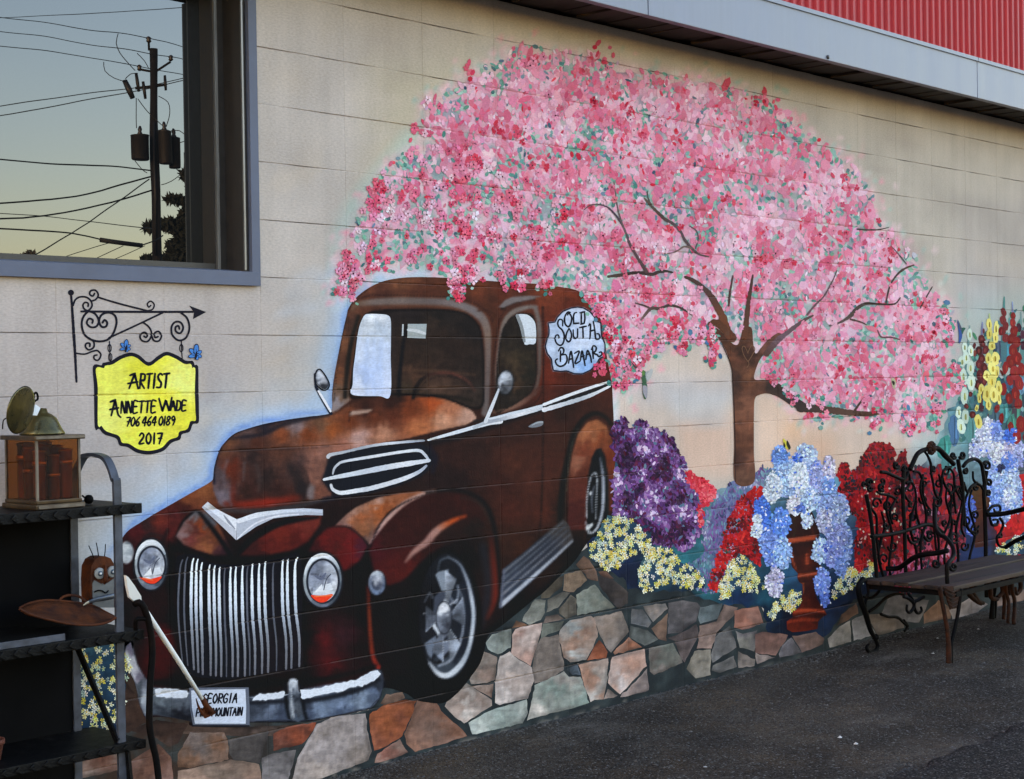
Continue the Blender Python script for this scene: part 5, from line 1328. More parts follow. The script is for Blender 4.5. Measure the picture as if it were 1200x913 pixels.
# emblem wings
VCH = Paint().flat([(236, 594.5), (243, 588), (253, 596), (264, 602), (277, 608.5), (276.5, 633), (262, 619), (248, 606)], (184, 190, 202)).flat([(243, 588), (253, 596), (264, 602), (277, 608.5), (276.5, 622), (262, 611), (246, 598), (238, 593)], (214, 220, 228))
VCH2 = [(276.8, 608.5), (290, 604.5), (305, 600.5), (330, 597), (355, 595.5), (378, 597), (378, 604), (358, 603.5), (340, 605), (320, 607.5), (300, 617), (287, 626), (277, 633)]
VCH.flat(VCH2, (172, 180, 194)).ribbon([(279, 611), (300, 604), (330, 599.5), (360, 598), (376, 599.5)], [5, 6, 4, 3, 3], [(216, 222, 230), (206, 214, 224), (196, 206, 220), (184, 196, 214)]).ribbon([(278, 631), (298, 614), (322, 605.5), (350, 602.5)], [1.5, 2, 2, 1], (206, 212, 222)).ribbon([(262, 604), (268, 612), (275, 620)], [1, 3, 1], (140, 146, 160))
sub(VCH, "bonnet_badge", LT + .0006, truck)
# lamps as parts
for (c_, hl) in (((176.5, 661.5, 19.5, 30), (177.5, 662, 15, 20.5)), ((377.5, 680, 23, 32), (378, 681, 17.5, 24.5))):
    o = part("headlight", ell(c_[0], c_[1], c_[2], c_[3], 40), LT + .0006, 1.5, sm=False)
    part("lens", ell(hl[0], hl[1], hl[2], hl[3], 36), LT + .0009, 1.4, sm=False, parent=o)
    rim = Paint().ribbon(ell(hl[0], hl[1], hl[2] + 1, hl[3] + 1, 40), 2.4, (38, 42, 54), closed=True, curve=False).ribbon(ell(c_[0], c_[1], c_[2] + .6, c_[3] + .6, 44), 1.6, (26, 26, 34), closed=True, curve=False)
    rim.ribbon(ell(c_[0], c_[1], (c_[2] + hl[2] + 1) / 2 + .6, (c_[3] + hl[3] + 1) / 2 + .6, 24, 0, -2.9, -.5), [2, 4.6, 5, 2.4], [(196, 206, 212), (222, 230, 236), (214, 222, 230), (150, 162, 174)], curve=False)
    rim.flat([(hl[0] - 10, hl[1] + 13), (hl[0] - 1, hl[1] + 3), (hl[0], hl[1] + 12)], (222, 228, 234)).flat([(hl[0] + 1, hl[1] + 12), (hl[0] + 3, hl[1] + 4), (hl[0] + 9, hl[1] + 2), (hl[0] + 12, hl[1] + 10)], (206, 214, 222)).ribbon([(hl[0] + 1, hl[1] + 10), (hl[0] + 4, hl[1] - 2), (hl[0] + 9, hl[1] - 8)], 1.2, (70, 76, 92)).ribbon([(hl[0] - 9, hl[1] - 6), (hl[0] - 2, hl[1] - 3), (hl[0] + 3, hl[1] - 9)], [2, 4, 2], (96, 104, 126))
    sub(rim, "lens_rim", LT + .00105, o)
    if c_[0] < 200: cres = [(163, 676), (170, 679), (178, 678), (189, 675.5), (185, 681), (179, 684), (171, 682.5)]
    else: cres = [(364, 697.5), (376, 698), (389, 696), (388, 699.5), (382, 704.5), (376.5, 706), (370, 704)]
    sub(Paint().flat(smooth(cres, True, 2), (246, 60, 28), 2).ribbon([(cres[0][0] + 4, cres[0][1] + 1.5), (cres[2][0], cres[2][1] + 1.5)], 1.6, (252, 110, 60)), "marker_lens", LT + .0015, o)
part("side_lamp", ell(148, 647.5, 7.5, 12.5, 30), LT + .0006, 1.4, sm=False)
part("side_lamp", ell(441.6, 683, 9.3, 13.6, 30), LT + .0006, 1.4, sm=False)
# wheels
WF = part("front_wheel", ell(524, 722, 33, 73, 60), LT + .0003, 1.5, sm=False)
WR_ = part("rear_wheel", ell(697, 582, 12, 47, 50), LT + .0003, 1.5, sm=False)
part("running_board", RB, LT + .0006, 1.5)
BP = part("bumper", BUMP, LT + .0003, 1.6, sm=False)
part("over_rider", GUARD, LT + .0006, 1.4, parent=BP); part("over_rider", [(167, 796), (174, 797), (175, 806), (172.5, 842), (165, 828)], LT + .0006, 1.4, parent=BP)
for P_ in (WH1, WH2, WH3): sub(Paint().flat(P_, (208, 218, 230), 4), "chrome_highlight", LT + .0006, BP)
# chrome strips
CHR = Paint()
CHR.ribbon(tl(370, 430, 6, (85, 632), (100, 618), (200, 598), (400, 553), (600, 530), (760, 517)), [4.5, 3, 3, 3.2, 3, 2.4], [(186, 192, 200), (150, 160, 172), (196, 202, 210), (132, 144, 160)], wob=.2)
CHR.ribbon(tl(370, 430, 6, (790, 514), (1000, 456), (1200, 400), (1300, 384)), [2, 4, 4.5, 5], [(206, 214, 222), (196, 206, 216), (214, 220, 226)], wob=.1)
CHR.ribbon(tl(550, 450, 6, (30, 306), (120, 270), (235, 244), (400, 200), (505, 170)), [4, 4, 4.8, 4.8, 4.2], [(170, 180, 190), (150, 160, 172), (214, 218, 224), (180, 190, 200)], wob=.2)
CHR.ribbon(tl(550, 450, 6, (522, 182), (700, 130), (850, 80), (985, 16)), [5, 5, 4.4, 2.6], [(214, 218, 224), (176, 186, 196), (220, 224, 228)], wob=.2)
CHR.ribbon(tl(550, 450, 6, (140, 245), (200, 232), (300, 205), (400, 183), (505, 154)), [2.4, 3, 3, 3.4, 3], (196, 206, 216), wob=.15)
CHR.ribbon(tl(550, 450, 6, (520, 146), (700, 78), (850, 26), (985, -16)), [3.4, 3.8, 3.6, 2], (216, 222, 228), wob=.15)
sub(CHR, "chrome_strip", LT + .0006, truck)
VT = Paint()
VT.ribbon(tl(370, 430, 6, (118, 752), (128, 715), (155, 685), (200, 664), (400, 630), (600, 598), (720, 588), (765, 618), (795, 660)), [2, 3, 3, 3.4, 3.4, 3.4, 3.4, 3.6, 3], [(170, 178, 188), (196, 204, 214), (206, 212, 220), (206, 214, 222), (176, 186, 198)], wob=.12)
VT.ribbon(tl(370, 430, 6, (55, 792), (120, 778), (250, 754), (500, 705), (650, 680), (795, 658)), [3, 5, 6, 6.4, 6, 4], [(206, 214, 222), (196, 206, 216), (186, 196, 210), (212, 218, 226), (196, 206, 218)], wob=.12)
VT.ribbon(tl(370, 430, 6, (105, 830), (115, 858), (150, 880), (190, 885), (300, 868), (400, 850), (600, 792), (720, 740), (775, 695)), [3, 4.5, 5, 5.4, 5.4, 5.4, 5.2, 4.4, 2.6], [(200, 206, 214), (216, 222, 228), (196, 204, 214), (206, 212, 220), (206, 214, 224), (150, 162, 180)], wob=.12)
sub(VT, "bonnet_vent", LT + .0006, truck)
sub(Paint().flat(smooth(tl(550, 450, 6, (412, 300), (440, 280), (480, 264), (512, 262), (518, 278), (505, 294), (465, 305), (430, 306)), True, 2), (112, 118, 126), 3).ribbon(tl(550, 450, 6, (440, 290), (475, 272), (512, 268)), [1, 2, 2], (150, 158, 166)), "door_handle", LT + .0006, truck)
# door mirrors
o = part("door_mirror", ell(592, 448.5, 8.2, 13, 30, .1), LT + .0009, 1.4, sm=False)
sub(Paint().ribbon(tl(550, 450, 6, (205, 38), (160, 150), (112, 265)), [2.4, 4, 4.4], [(190, 198, 208), (206, 212, 220), (196, 204, 212)]), "mirror_arm", LT + .0008, o)
lm = Paint().ribbon(tl(230, 440, 6, (832, -10), (838, 70), (852, 105), (945, 268)), [2.4, 3, 4, 4], (26, 32, 48)).ribbon(inset(smooth(MIRL, True, 2), -1.3), 1.6, (24, 28, 40), closed=True, curve=False)
lm.sheet(smooth(MIRL, True, 2), tc, 1.5)
lm = sub(lm, "door_mirror", LT + .0004, truck)
sub(Paint().ribbon(tl(230, 440, 6, (858, 112), (900, 180), (942, 252)), [2.4, 3, 2.4], (214, 220, 228)), "mirror_arm", LT + .0007, lm)
# shop-name board on the van side
SB = part("name_board", SIGN, LT + .0006, 2.0, sm=False)
sub(Paint().ribbon(inset(SIGN, -.3), 1.5, (24, 30, 50), closed=True, curve=False), "board_edge", LT + .0009, SB)

# ------------------------------------------------------------------ brush lettering
GL = {
 'A': [[(0, 1), (.5, 0), (1, 1)], [(.15, .62), (.88, .58)]], 'B': [[(.1, 0), (.1, 1)], [(.1, .02), (.75, .08), (.78, .38), (.15, .48)], [(.15, .48), (.95, .55), (.95, .92), (.1, 1)]],
 'D': [[(.1, 0), (.1, 1)], [(.05, 0), (.75, .1), (.98, .5), (.7, .92), (.05, 1)]], 'E': [[(.9, .02), (.1, 0), (.1, 1), (.95, .98)], [(.1, .48), (.75, .46)]],
 'G': [[(.92, .15), (.55, 0), (.1, .3), (.1, .75), (.5, 1), (.92, .85), (.92, .55), (.55, .55)]], 'H': [[(.1, 0), (.1, 1)], [(.9, 0), (.9, 1)], [(.1, .52), (.9, .48)]],
 'I': [[(.5, 0), (.5, 1)]], 'i': [[(.1, 0), (.9, 0)], [(.5, 0), (.5, 1)], [(.1, 1), (.9, 1)]], 'L': [[(.3, 0), (.2, 1), (.9, .92)]], 'M': [[(.02, 1), (.12, 0), (.5, .7), (.88, 0), (.98, 1)]], 'N': [[(.08, 1), (.1, 0), (.88, 1), (.9, 0)]],
 'O': [[(.5, 0), (.08, .35), (.12, .75), (.5, 1), (.9, .7), (.88, .3), (.5, 0)]], 'P': [[(.12, 0), (.08, 1)], [(.1, .02), (.85, .08), (.88, .45), (.12, .56)]],
 'R': [[(.12, 0), (.12, 1)], [(.05, .02), (.8, .06), (.82, .42), (.14, .52), (.95, 1)]], 'S': [[(.9, .1), (.5, 0), (.15, .2), (.4, .45), (.85, .65), (.75, .95), (.1, .95)]],
 'T': [[(0, .04), (1, 0)], [(.5, .02), (.48, 1)]], 'U': [[(.1, 0), (.12, .75), (.45, 1), (.8, .85), (.88, 0)], [(.88, .7), (.95, 1)]], 'W': [[(0, 0), (.25, 1), (.5, .25), (.72, 1), (1, 0)]], 'Z': [[(.05, .05), (.92, 0), (.08, 1), (.98, .95)]],
 '0': [[(.5, 0), (.1, .3), (.12, .75), (.5, 1), (.88, .7), (.86, .28), (.5, 0)]], '1': [[(.5, 0), (.5, 1)]], '2': [[(.1, .25), (.45, 0), (.85, .2), (.7, .5), (.08, 1), (.95, .95)]],
 '4': [[(.65, 1), (.68, 0), (.02, .65), (.98, .62)]], '6': [[(.8, 0), (.25, .35), (.12, .75), (.5, 1), (.85, .8), (.6, .52), (.15, .7)]], '7': [[(.05, .05), (.95, 0), (.45, 1)], [(.3, .5), (.85, .48)]],
 '8': [[(.5, .48), (.15, .22), (.5, 0), (.85, .22), (.5, .48), (.1, .75), (.5, 1), (.9, .75), (.5, .48)]], '9': [[(.85, .25), (.5, 0), (.12, .22), (.45, .5), (.88, .28), (.8, .7), (.6, 1)]],
}
def glyph(P_, ch, x0, x1, y0, y1, w_, col, slant=0.0, slope=0.0):
    for st in GL[ch]:
        pts = [(x0 + (x1 - x0) * a + slant * (y1 - y0) * (.5 - b), y0 + (y1 - y0) * b + slope * a) for (a, b) in st]
        P_.ribbon(pts, [w_ * .9, w_ * 1.15, w_ * .9], col, step=1.2, curve=len(pts) > 3, wob=.15)
def word(P_, s, x0, x1, y0, y1, w_, col, slant=0.0, dy=0.0, gap=.22, wide={}):
    ws = [wide.get(c, .45 if c in 'I1' else (1.35 if c in 'MW' else 1.0)) for c in s]
    tot = sum(ws) + gap * (len(s) - 1); u = (x1 - x0) / tot; x = x0
    for c, k in zip(s, ws):
        f = (x - x0) / (x1 - x0)
        if c != ' ': glyph(P_, c, x, x + k * u, y0 + dy * f, y1 + dy * f, w_, col, slant)
        x += (k + gap) * u
INK = (20, 22, 34)
L_ = Paint()
S9 = lambda *p: tl(640, 350, 9.125, *p)
for st in ([(255, 150), (225, 145), (195, 200), (200, 270), (235, 300), (262, 260), (268, 200), (240, 155), (225, 175)], [(322, 148), (298, 158), (288, 200), (292, 268)], [(288, 268), (345, 262)], [(372, 150), (372, 272)], [(358, 152), (408, 140)], [(405, 145), (410, 215), (402, 262)], [(404, 262), (366, 274)],
           [(172, 290), (170, 235), (140, 222), (120, 255), (130, 300), (170, 340), (190, 400), (180, 470), (150, 500), (110, 480), (92, 435), (100, 395), (125, 390), (135, 420)],
           [(240, 320), (215, 370), (208, 430), (238, 462), (265, 420), (262, 360), (240, 320)], [(285, 335), (288, 400), (305, 425), (330, 410), (332, 325)], [(355, 310), (425, 295)], [(388, 305), (392, 420)],
           [(450, 290), (470, 275), (465, 430)], [(500, 245), (515, 330), (525, 420), (545, 435), (570, 420), (560, 380), (540, 375)], [(465, 350), (510, 335)],
           [(150, 560), (148, 670)], [(128, 560), (150, 525), (180, 535), (182, 575), (155, 605)], [(155, 605), (205, 600), (220, 650), (200, 700), (150, 725), (110, 705), (95, 665), (115, 645)],
           [(235, 690), (262, 565), (290, 735)], [(243, 650), (280, 640)], [(300, 585), (350, 565), (305, 690), (355, 670)], [(362, 660), (380, 560), (412, 715)], [(366, 625), (402, 612)], [(420, 650), (438, 555), (470, 620), (480, 680)], [(425, 600), (462, 590)],
           [(490, 520), (500, 640)], [(480, 545), (500, 505), (530, 520), (525, 560), (500, 580), (540, 600), (560, 620), (590, 600), (585, 570), (565, 575)]):
    L_.ribbon(S9(*st), [1.7, 2.2, 1.8], INK, step=1.0, wob=.15)
sub(L_, "lettering", LT + .0009, SB)
# number plate
PL = [(221.5, 806), (255, 805.5), (291, 805.5), (292, 828), (292, 850), (258, 851), (226, 851), (222, 830)]
o = sub(Paint().flat(PL, (92, 100, 116), 6).ribbon([(225, 850.5), (260, 850.5), (291, 850.5)], 2, (30, 32, 40)), "number_plate", LT + .0009, truck)
sub(Paint().flat([(223.5, 809), (255, 808), (287, 807.5), (288, 828), (287.5, 848), (256, 848), (228, 848), (224.5, 830)], (194, 206, 224), 4), "plate_face", LT + .0012, o)
L_ = Paint()
word(L_, "GEORGIA", 237, 277.5, 813.3, 824.2, 1.9, INK, .18, -1.0, .25, {'I': .8})
word(L_, "PINE MOUNTAIN", 229.5, 283.5, 830.2, 839.6, 1.7, INK, .15, -1.5, .2, {' ': .4, 'M': 1.2, 'I': .4})
sub(L_, "lettering", LT + .0015, o)
# ------------------------------------------------------------------ painted blossom tree
grp_rng = np.random.default_rng(5)
def place(o, parent):
    o.parent = parent; o.location = Vector(o.location) - world_loc(parent); return o
def jagged(poly, step=6, amp=3.0, seed=1):
    q = resample(poly, step, True); g_ = np.random.default_rng(seed)
    return q + g_.normal(0, amp, q.shape)
tree = empty("painted_blossom_tree", tuple(at(871, 560, 0)), "pink flowering tree with brown forked trunk painted on the block wall", "mural tree")
kc = Canvas((212, 152, 176))
N1, N2, N3 = noise2(34, 51, 3), noise2(26, 52, 3), noise2(14, 53, 2)
def mixc(a, b, t): return a + (np.asarray(b, float) / 255 - a) * t[..., None]
kc.a = mixc(kc.a, (224, 182, 202), np.clip((N1 - .42) * 5, 0, 1))
kc.a = mixc(kc.a, (206, 104, 134), np.clip((.46 - N2) * 6, 0, 1) * .8)
kc.a = mixc(kc.a, (140, 166, 158), np.clip((N3 - .52) * 7, 0, 1) * .85)
kc.a = mixc(kc.a, (120, 140, 150), np.clip((noise2(18, 59, 2) - .62) * 8, 0, 1) * .7)
kc.a = mixc(kc.a, (206, 190, 192), np.clip((noise2(20, 54, 2) - .58) * 6, 0, 1) * .7)
YY_ = np.clip((np.arange(CH) - PAD - 40) / 460, 0, 1)[:, None] * np.ones((1, CW))
kc.a = mixc(kc.a, (150, 186, 176), np.clip((noise2(12, 55, 2) - .58) * 7, 0, 1) * YY_ * .8)
kc.a *= (1 + .12 * (GRAIN - .5))[..., None]
cr = jagged(inset(np.array(CROWN, float), 7), 4, 4.5, 3)
P_ = Paint().sheet(cr, kc, 3.2)
CR = sub(P_, "crown", .0006, tree)
# inside test for scattering
def inside(poly, pts):
    p = np.asarray(poly, float); X, Y = pts[:, 0], pts[:, 1]; ins = np.zeros(len(pts), bool)
    for (ax, ay), (bx, by) in zip(p, np.roll(p, -1, 0)):
        if ay != by: ins ^= ((ay > Y) != (by > Y)) & (X < (bx - ax) * (Y - ay) / (by - ay) + ax)
    return ins
def scatter(poly, n, rng, grow=0):
    p = np.asarray(poly, float)
    if grow: p = inset(p, -grow)
    out = np.zeros((0, 2))
    while len(out) < n:
        q = rng.uniform(p.min(0), p.max(0), (n * 2, 2)); out = np.vstack([out, q[inside(p, q)]])
    return out[:n]
def petals(n, rng, r, np_=5, fat=.56, asp=.86):
    """five-petalled flowers as (n, 2*np_, 3, 2) triangles"""
    a0 = rng.uniform(0, 6.28, n)
    T = np.zeros((n, 2 * np_, 3, 2))
    for k in range(np_):
        a = a0 + k * 2 * math.pi / np_ + rng.normal(0, .12, n)
        rr = r * rng.uniform(.8, 1.15, n)
        tip = np.stack([np.cos(a) * rr, np.sin(a) * rr], -1)
        s1 = np.stack([np.cos(a - fat) * rr * .74, np.sin(a - fat) * rr * .74], -1); s2 = np.stack([np.cos(a + fat) * rr * .74, np.sin(a + fat) * rr * .74], -1)
        T[:, 2 * k, 1] = s1; T[:, 2 * k, 2] = tip; T[:, 2 * k + 1, 1] = tip; T[:, 2 * k + 1, 2] = s2
    T[..., 0] *= asp
    return T
def strokes(n, rng, ln, wd, ang, spread):
    """little brush marks: a pointed oval each (n,4,3,2)"""
    a = ang + rng.normal(0, spread, n); c, s = np.cos(a), np.sin(a)
    l_ = ln * rng.uniform(.6, 1.3, n); w_ = wd * rng.uniform(.6, 1.3, n)
    d = np.stack([c, s], -1); e_ = np.stack([-s, c], -1)
    A, B = -d * l_[:, None] / 2, d * l_[:, None] / 2
    p1 = -d * l_[:, None] * .22 + e_ * w_[:, None] / 2; p2 = d * l_[:, None] * .25 + e_ * w_[:, None] / 2
    p3 = d * l_[:, None] * .25 - e_ * w_[:, None] / 2; p4 = -d * l_[:, None] * .22 - e_ * w_[:, None] / 2
    return np.stack([np.stack([A, p1, p4], 1), np.stack([p1, p2, p4], 1), np.stack([p2, p3, p4], 1), np.stack([p2, B, p3], 1)], 1)
def jit(cols, rng, s=10):
    return np.clip(cols + rng.normal(0, s, (len(cols), 1)) + rng.normal(0, s * .5, cols.shape), 4, 250)
def pick(pal, w_, n, rng):
    pal = np.array(pal, float); w_ = np.array(w_, float); return pal[rng.choice(len(pal), n, p=w_ / w_.sum())]
rg = np.random.default_rng(77)
# leaves in patches, and far scumble, under the blossom
NL = noise2(24, 58, 3)
def at_noise(N, P): return N[np.clip(P[:, 1] + PAD, 0, CH - 1).astype(int), np.clip(P[:, 0] + PAD, 0, CW - 1).astype(int)]
C = scatter(CROWN, 5200, rg, 3)
C = C[rg.random(len(C)) < np.clip((at_noise(NL, C) - .50) * 7, .05, 1)]
lv = strokes(len(C), rg, 7.5, 4.0, 1.3, .7)
Lf = Paint().dabs(C, lv, jit(pick([(112, 164, 150), (92, 146, 138), (138, 178, 166), (112, 142, 152), (156, 188, 178), (84, 120, 128), (172, 176, 186)], [4, 3, 4, 2, 3, 1.4, 2], len(C), rg), rg, 7))
o = sub(Lf, "leaves", .0009, tree); o["kind"] = "stuff"
# limbs
WOOD = [(96, 62, 44), (84, 54, 42)]
TR = Paint()
trc = Canvas((92, 58, 42))
TRUNK = [(861, 565), (860, 520), (859, 480), (857.5, 447), (856.5, 430), (851, 412), (840.5, 395), (833, 388), (838, 384), (848, 392), (857, 402), (864, 404), (867.5, 395), (871, 385), (880, 384), (882, 400), (883.5, 412), (886.5, 414), (891, 408), (900, 398), (912, 390), (916, 396), (904, 406), (894, 416), (887, 428), (883.5, 444), (896, 445), (907, 447), (919, 454), (932, 465),
         (944, 474), (938, 480), (928, 476), (918, 469), (908, 463.5), (898, 461), (889, 463), (884, 468), (883, 490), (883, 530), (883, 565)]
trc.shade(TRUNK, [(862, 540, (66, 40, 34)), (870, 520, (92, 56, 40)), (878, 500, (116, 72, 52)), (881, 540, (120, 78, 60)), (872, 450, (96, 58, 40)), (862, 450, (64, 42, 36)), (878, 440, (110, 70, 48)), (874, 415, (60, 36, 28)), (874, 395, (88, 52, 34)), (845, 395, (78, 46, 34)), (858, 415, (104, 62, 44)), (895, 405, (104, 66, 56)),
                  (905, 455, (56, 42, 38)), (925, 467, (52, 42, 42)), (940, 477, (60, 48, 48)), (890, 455, (92, 58, 44)), (872, 560, (96, 66, 52)), (880, 475, (124, 80, 60))], grow=4, grain=.35)
TR.sheet(smooth(TRUNK, True, 2.5), trc, 2.0)
TRU = sub(TR, "trunk", .0026, tree)
sub(Paint().ribbon([(861.5, 565), (860.5, 500), (858.5, 450), (856, 428), (846, 404)], [.8, 1.2, 1.2, .8], (52, 34, 30)), "bark_line", .0029, TRU)
hc = Paint()
for st in ([(876, 414), (872, 406), (869, 408), (871, 416), (876, 424)], [(876, 413), (880, 405), (884, 409), (881, 416), (876, 424)], [(876, 423), (877, 427), (874.5, 431)]):
    hc.ribbon(st, .9, (112, 80, 58), step=1)
sub(hc, "carved_heart", .0031, TRU)
K4 = lambda *p: tl(680, 200, 4.61, *p)
K9 = lambda *p: tl(900, 230, 4.61, *p)
BR = [(K4((800, 890), (770, 800), (740, 740), (690, 660), (620, 600), (565, 575)), [9, 9, 8, 6.5, 5, 3.5], [(110, 62, 40), (120, 70, 44), (96, 62, 52), (84, 62, 60), (80, 56, 48)]),
      (K4((820, 905), (770, 850), (730, 820), (700, 830)), [11, 10, 9, 6], [(104, 62, 44), (96, 58, 36)]),
      (K4((495, 550), (460, 543), (420, 548), (385, 560), (330, 552), (280, 553), (230, 562), (150, 572)), [2, 3.6, 3.8, 4, 4, 3.4, 4, 3], [(60, 58, 54), (72, 56, 54), (64, 48, 46), (90, 74, 66)]),
      (K4((355, 545), (320, 490), (290, 440), (265, 395), (245, 340), (220, 285), (180, 230), (130, 190), (60, 185), (20, 210)), [4.5, 3.6, 3, 2.8, 2.6, 2.4, 2.2, 2, 1.6, 1.2], [(92, 70, 70), (100, 78, 84), (84, 70, 90), (110, 92, 84)]),
      (K4((245, 340), (215, 260), (195, 180), (180, 60)), [2, 1.8, 1.6, 1], (112, 96, 96)),
      (K4((690, 465), (640, 452), (600, 420), (560, 370), (540, 330), (500, 288), (455, 262), (400, 210), (345, 150)), [2, 2.6, 3, 3, 3.4, 3.6, 3.6, 3.2, 1.6], [(96, 84, 80), (92, 76, 80), (100, 84, 92), (84, 66, 60), (110, 92, 80)]),
      (K4((600, 420), (560, 410), (510, 440), (450, 450)), [2, 2, 1.6, 1], (120, 102, 96)), (K4((620, 420), (635, 370), (625, 325), (590, 300)), [1.6, 1.4, 1.4, 1], (90, 92, 96)), (K4((390, 200), (365, 150), (360, 110)), [2, 1.6, 1], (88, 84, 78)),
      (K4((300, 840), (335, 795), (380, 745), (425, 745), (480, 728), (540, 742), (600, 780)), [1.6, 2.6, 4, 3.4, 3, 2.4, 1.2], [(160, 130, 128), (92, 72, 66), (72, 60, 58), (80, 64, 62)]), (K4((380, 745), (340, 728), (295, 715)), [2.4, 2, 1], (88, 72, 72)),
      (K4((885, 900), (897, 800), (905, 720), (918, 640), (930, 565)), [7, 6, 5, 3.8, 2], [(104, 60, 40), (92, 58, 46), (84, 56, 46), (76, 54, 50)]), (K4((800, 730), (808, 650), (822, 570)), [2.4, 2.6, 1.8], (92, 62, 62)), (K4((830, 440), (825, 380)), [1.4, 1], (96, 84, 96)),
      (K9((-10, 850), (30, 800), (60, 770), (105, 735), (150, 700), (195, 668), (240, 645)), [8, 7, 6.5, 5.5, 4.5, 3.8, 2], [(92, 62, 56), (116, 92, 104), (104, 82, 88), (92, 72, 66)]), (K9((210, 640), (250, 590), (300, 540), (345, 460), (370, 400)), [2.6, 2.2, 2, 1.8, 1], (110, 86, 92)),
      (K9((330, 700), (390, 680), (445, 645), (480, 605), (530, 580), (600, 583), (680, 582), (715, 545)), [2, 2.6, 4.4, 4.4, 3, 2.2, 2, 1], [(112, 92, 96), (84, 70, 64), (72, 58, 54), (80, 62, 62)]), (K9((635, 582), (655, 490), (690, 430), (735, 392), (785, 372)), [1.6, 1.8, 2, 2.6, 1.6], [(80, 66, 62), (70, 56, 54), (92, 64, 54)]),
      (K9((745, 365), (700, 310), (660, 265)), [1.4, 1.2, .8], (96, 84, 92)), (K9((480, 178), (545, 182), (600, 180), (650, 168)), [2, 2, 1.6, .8], (72, 66, 62)), (K9((820, 605), (850, 550), (885, 490)), [1.6, 1.6, 1.2], (78, 66, 66)), (K9((590, 725), (610, 760), (660, 762), (715, 775)), [1.4, 2, 2, 1], (112, 70, 84)), (K9((445, 665), (500, 680), (530, 695)), [2.4, 2, 1], (96, 66, 66)),
      ([(938, 477), (955, 479), (975, 481), (1000, 484), (1022, 485), (1034, 481)], [11, 9, 8, 7, 6, 4], [(60, 48, 46), (96, 68, 56), (84, 60, 50)]), ([(1000, 483), (1006, 474), (1012, 466)], [3, 2.4, 1.4], (80, 58, 50))]
for i, (pth, wd, col) in enumerate(BR):
    sub(Paint().ribbon(pth, wd, np.array(col) * .92, wob=.3), "branch", .00268 + 6e-6 * i, tree)
# blossom: open flowers low on the left, softer dabs above and to the right
OUTER = inset(np.array(CROWN, float), -3.5)
def crown_pts(n, rng): return scatter(OUTER, n, rng)
TRK = inset(np.array(TRUNK, float), -2.0)
BRP = np.vstack([resample(np.array(b[0], float), 3) for b in BR]); BRW = np.concatenate([np.full(len(resample(np.array(b[0], float), 3)), np.mean(b[1])) for b in BR])
def clear_of_wood(P, rng, keep=.3):
    d = np.full(len(P), 99.0)
    for q, w_ in zip(BRP, BRW): np.minimum(d, np.hypot(P[:, 0] - q[0], P[:, 1] - q[1]) - w_ * .5, out=d)
    return ((d > 2.6) | (rng.random(len(P)) < keep)) & ~inside(TRK, P)
PALC = [(204, 72, 104), (208, 98, 128), (212, 124, 152), (216, 146, 172), (220, 172, 194), (222, 194, 208), (200, 44, 74)]
noise_b = noise2(13, 57, 2)
def tint(P, rng, rnd=.12):
    f = at_noise(N2, P) * .62 + at_noise(noise_b, P) * .38 + rng.normal(0, .045, len(P))
    k = np.clip((f - .33) / .36, 0, .999) * 6
    i = k.astype(int); i = np.where(rng.random(len(P)) < .015, 6, i)
    i = np.where(rng.random(len(P)) < rnd, rng.integers(1, 6, len(P)), i)
    return np.array(PALC, float)[i]
def softness(P): return np.clip((P[:, 0] - 540) / 240, 0, 1) * .75 + np.clip((250 - P[:, 1]) / 110, 0, 1) * .8
def edge_d(P):
    d = np.full(len(P), 99.0); q = resample(np.array(CROWN, float), 4, True)
    for p in q: np.minimum(d, np.hypot(P[:, 0] - p[0], P[:, 1] - p[1]), out=d)
    return d
C = crown_pts(3000, rg)
C = C[rg.random(len(C)) < 1 - .75 * np.clip((at_noise(NL, C) - .52) * 7, 0, 1)]
C = C[clear_of_wood(C, rg)]
C = C[rg.random(len(C)) < np.clip(.45 + edge_d(C) / 16 + 1.2 * (at_noise(N3, C) - .5), .2, 1)]
CENT = scatter(CROWN, 60, rg, 10); CENT = CENT[(CENT[:, 0] > 500) | (CENT[:, 1] < 250)]
rose = np.vstack([c0 + rg.normal(0, 1, (int(rg.integers(5, 16)), 2)) * rg.uniform(3.5, 8) * np.array((1, .8)) for c0 in CENT]); rose = rose[clear_of_wood(rose, rg)]
nr = len(rose); C = np.vstack([C, rose])
sft = np.clip(softness(C), 0, 1)
col = jit(tint(C, rg), rg, 7)
pale = np.array((218, 156, 180), float)
col = col + (pale - col) * (sft * .30)[:, None]
col[-nr:] = jit(pick([(206, 72, 100), (210, 94, 122), (200, 44, 72), (214, 112, 138)], [3, 3, 1.2, 2], nr, rg), rg, 7)
dabm = rg.random(len(C)) < sft * .92
Bl = Paint()
def soft_dabs(n, ln, wd, pal, wts, fade, spread=.5):
    P = crown_pts(n, rg); P = P[rg.random(len(P)) < .12 + .88 * np.clip(softness(P), 0, 1)]
    P = P[rg.random(len(P)) < 1 - .6 * np.clip((at_noise(NL, P) - .54) * 7, 0, 1)]
    P = P[clear_of_wood(P, rg, .35)]
    P = P[rg.random(len(P)) < np.clip(.22 + edge_d(P) / 22 + 1.6 * (at_noise(N3, P) - .5), .08, 1)]
    if pal is None: c = tint(P, rg, .2)
    else: c = pick(pal, wts, len(P), rg)
    c = c + (pale - c) * fade
    Bl.dabs(P, strokes(len(P), rg, ln, wd, 1.5, spread), jit(c, rg, 6))
soft_dabs(900, 17, 8.0, None, None, .35, .8)
soft_dabs(3200, 10, 5.0, None, None, .45)
Cd = C[dabm]; Bl.dabs(Cd, strokes(len(Cd), rg, 8, 4.2, 1.5, .5), col[dabm])
soft_dabs(3200, 7.5, 3.6, None, None, .15)
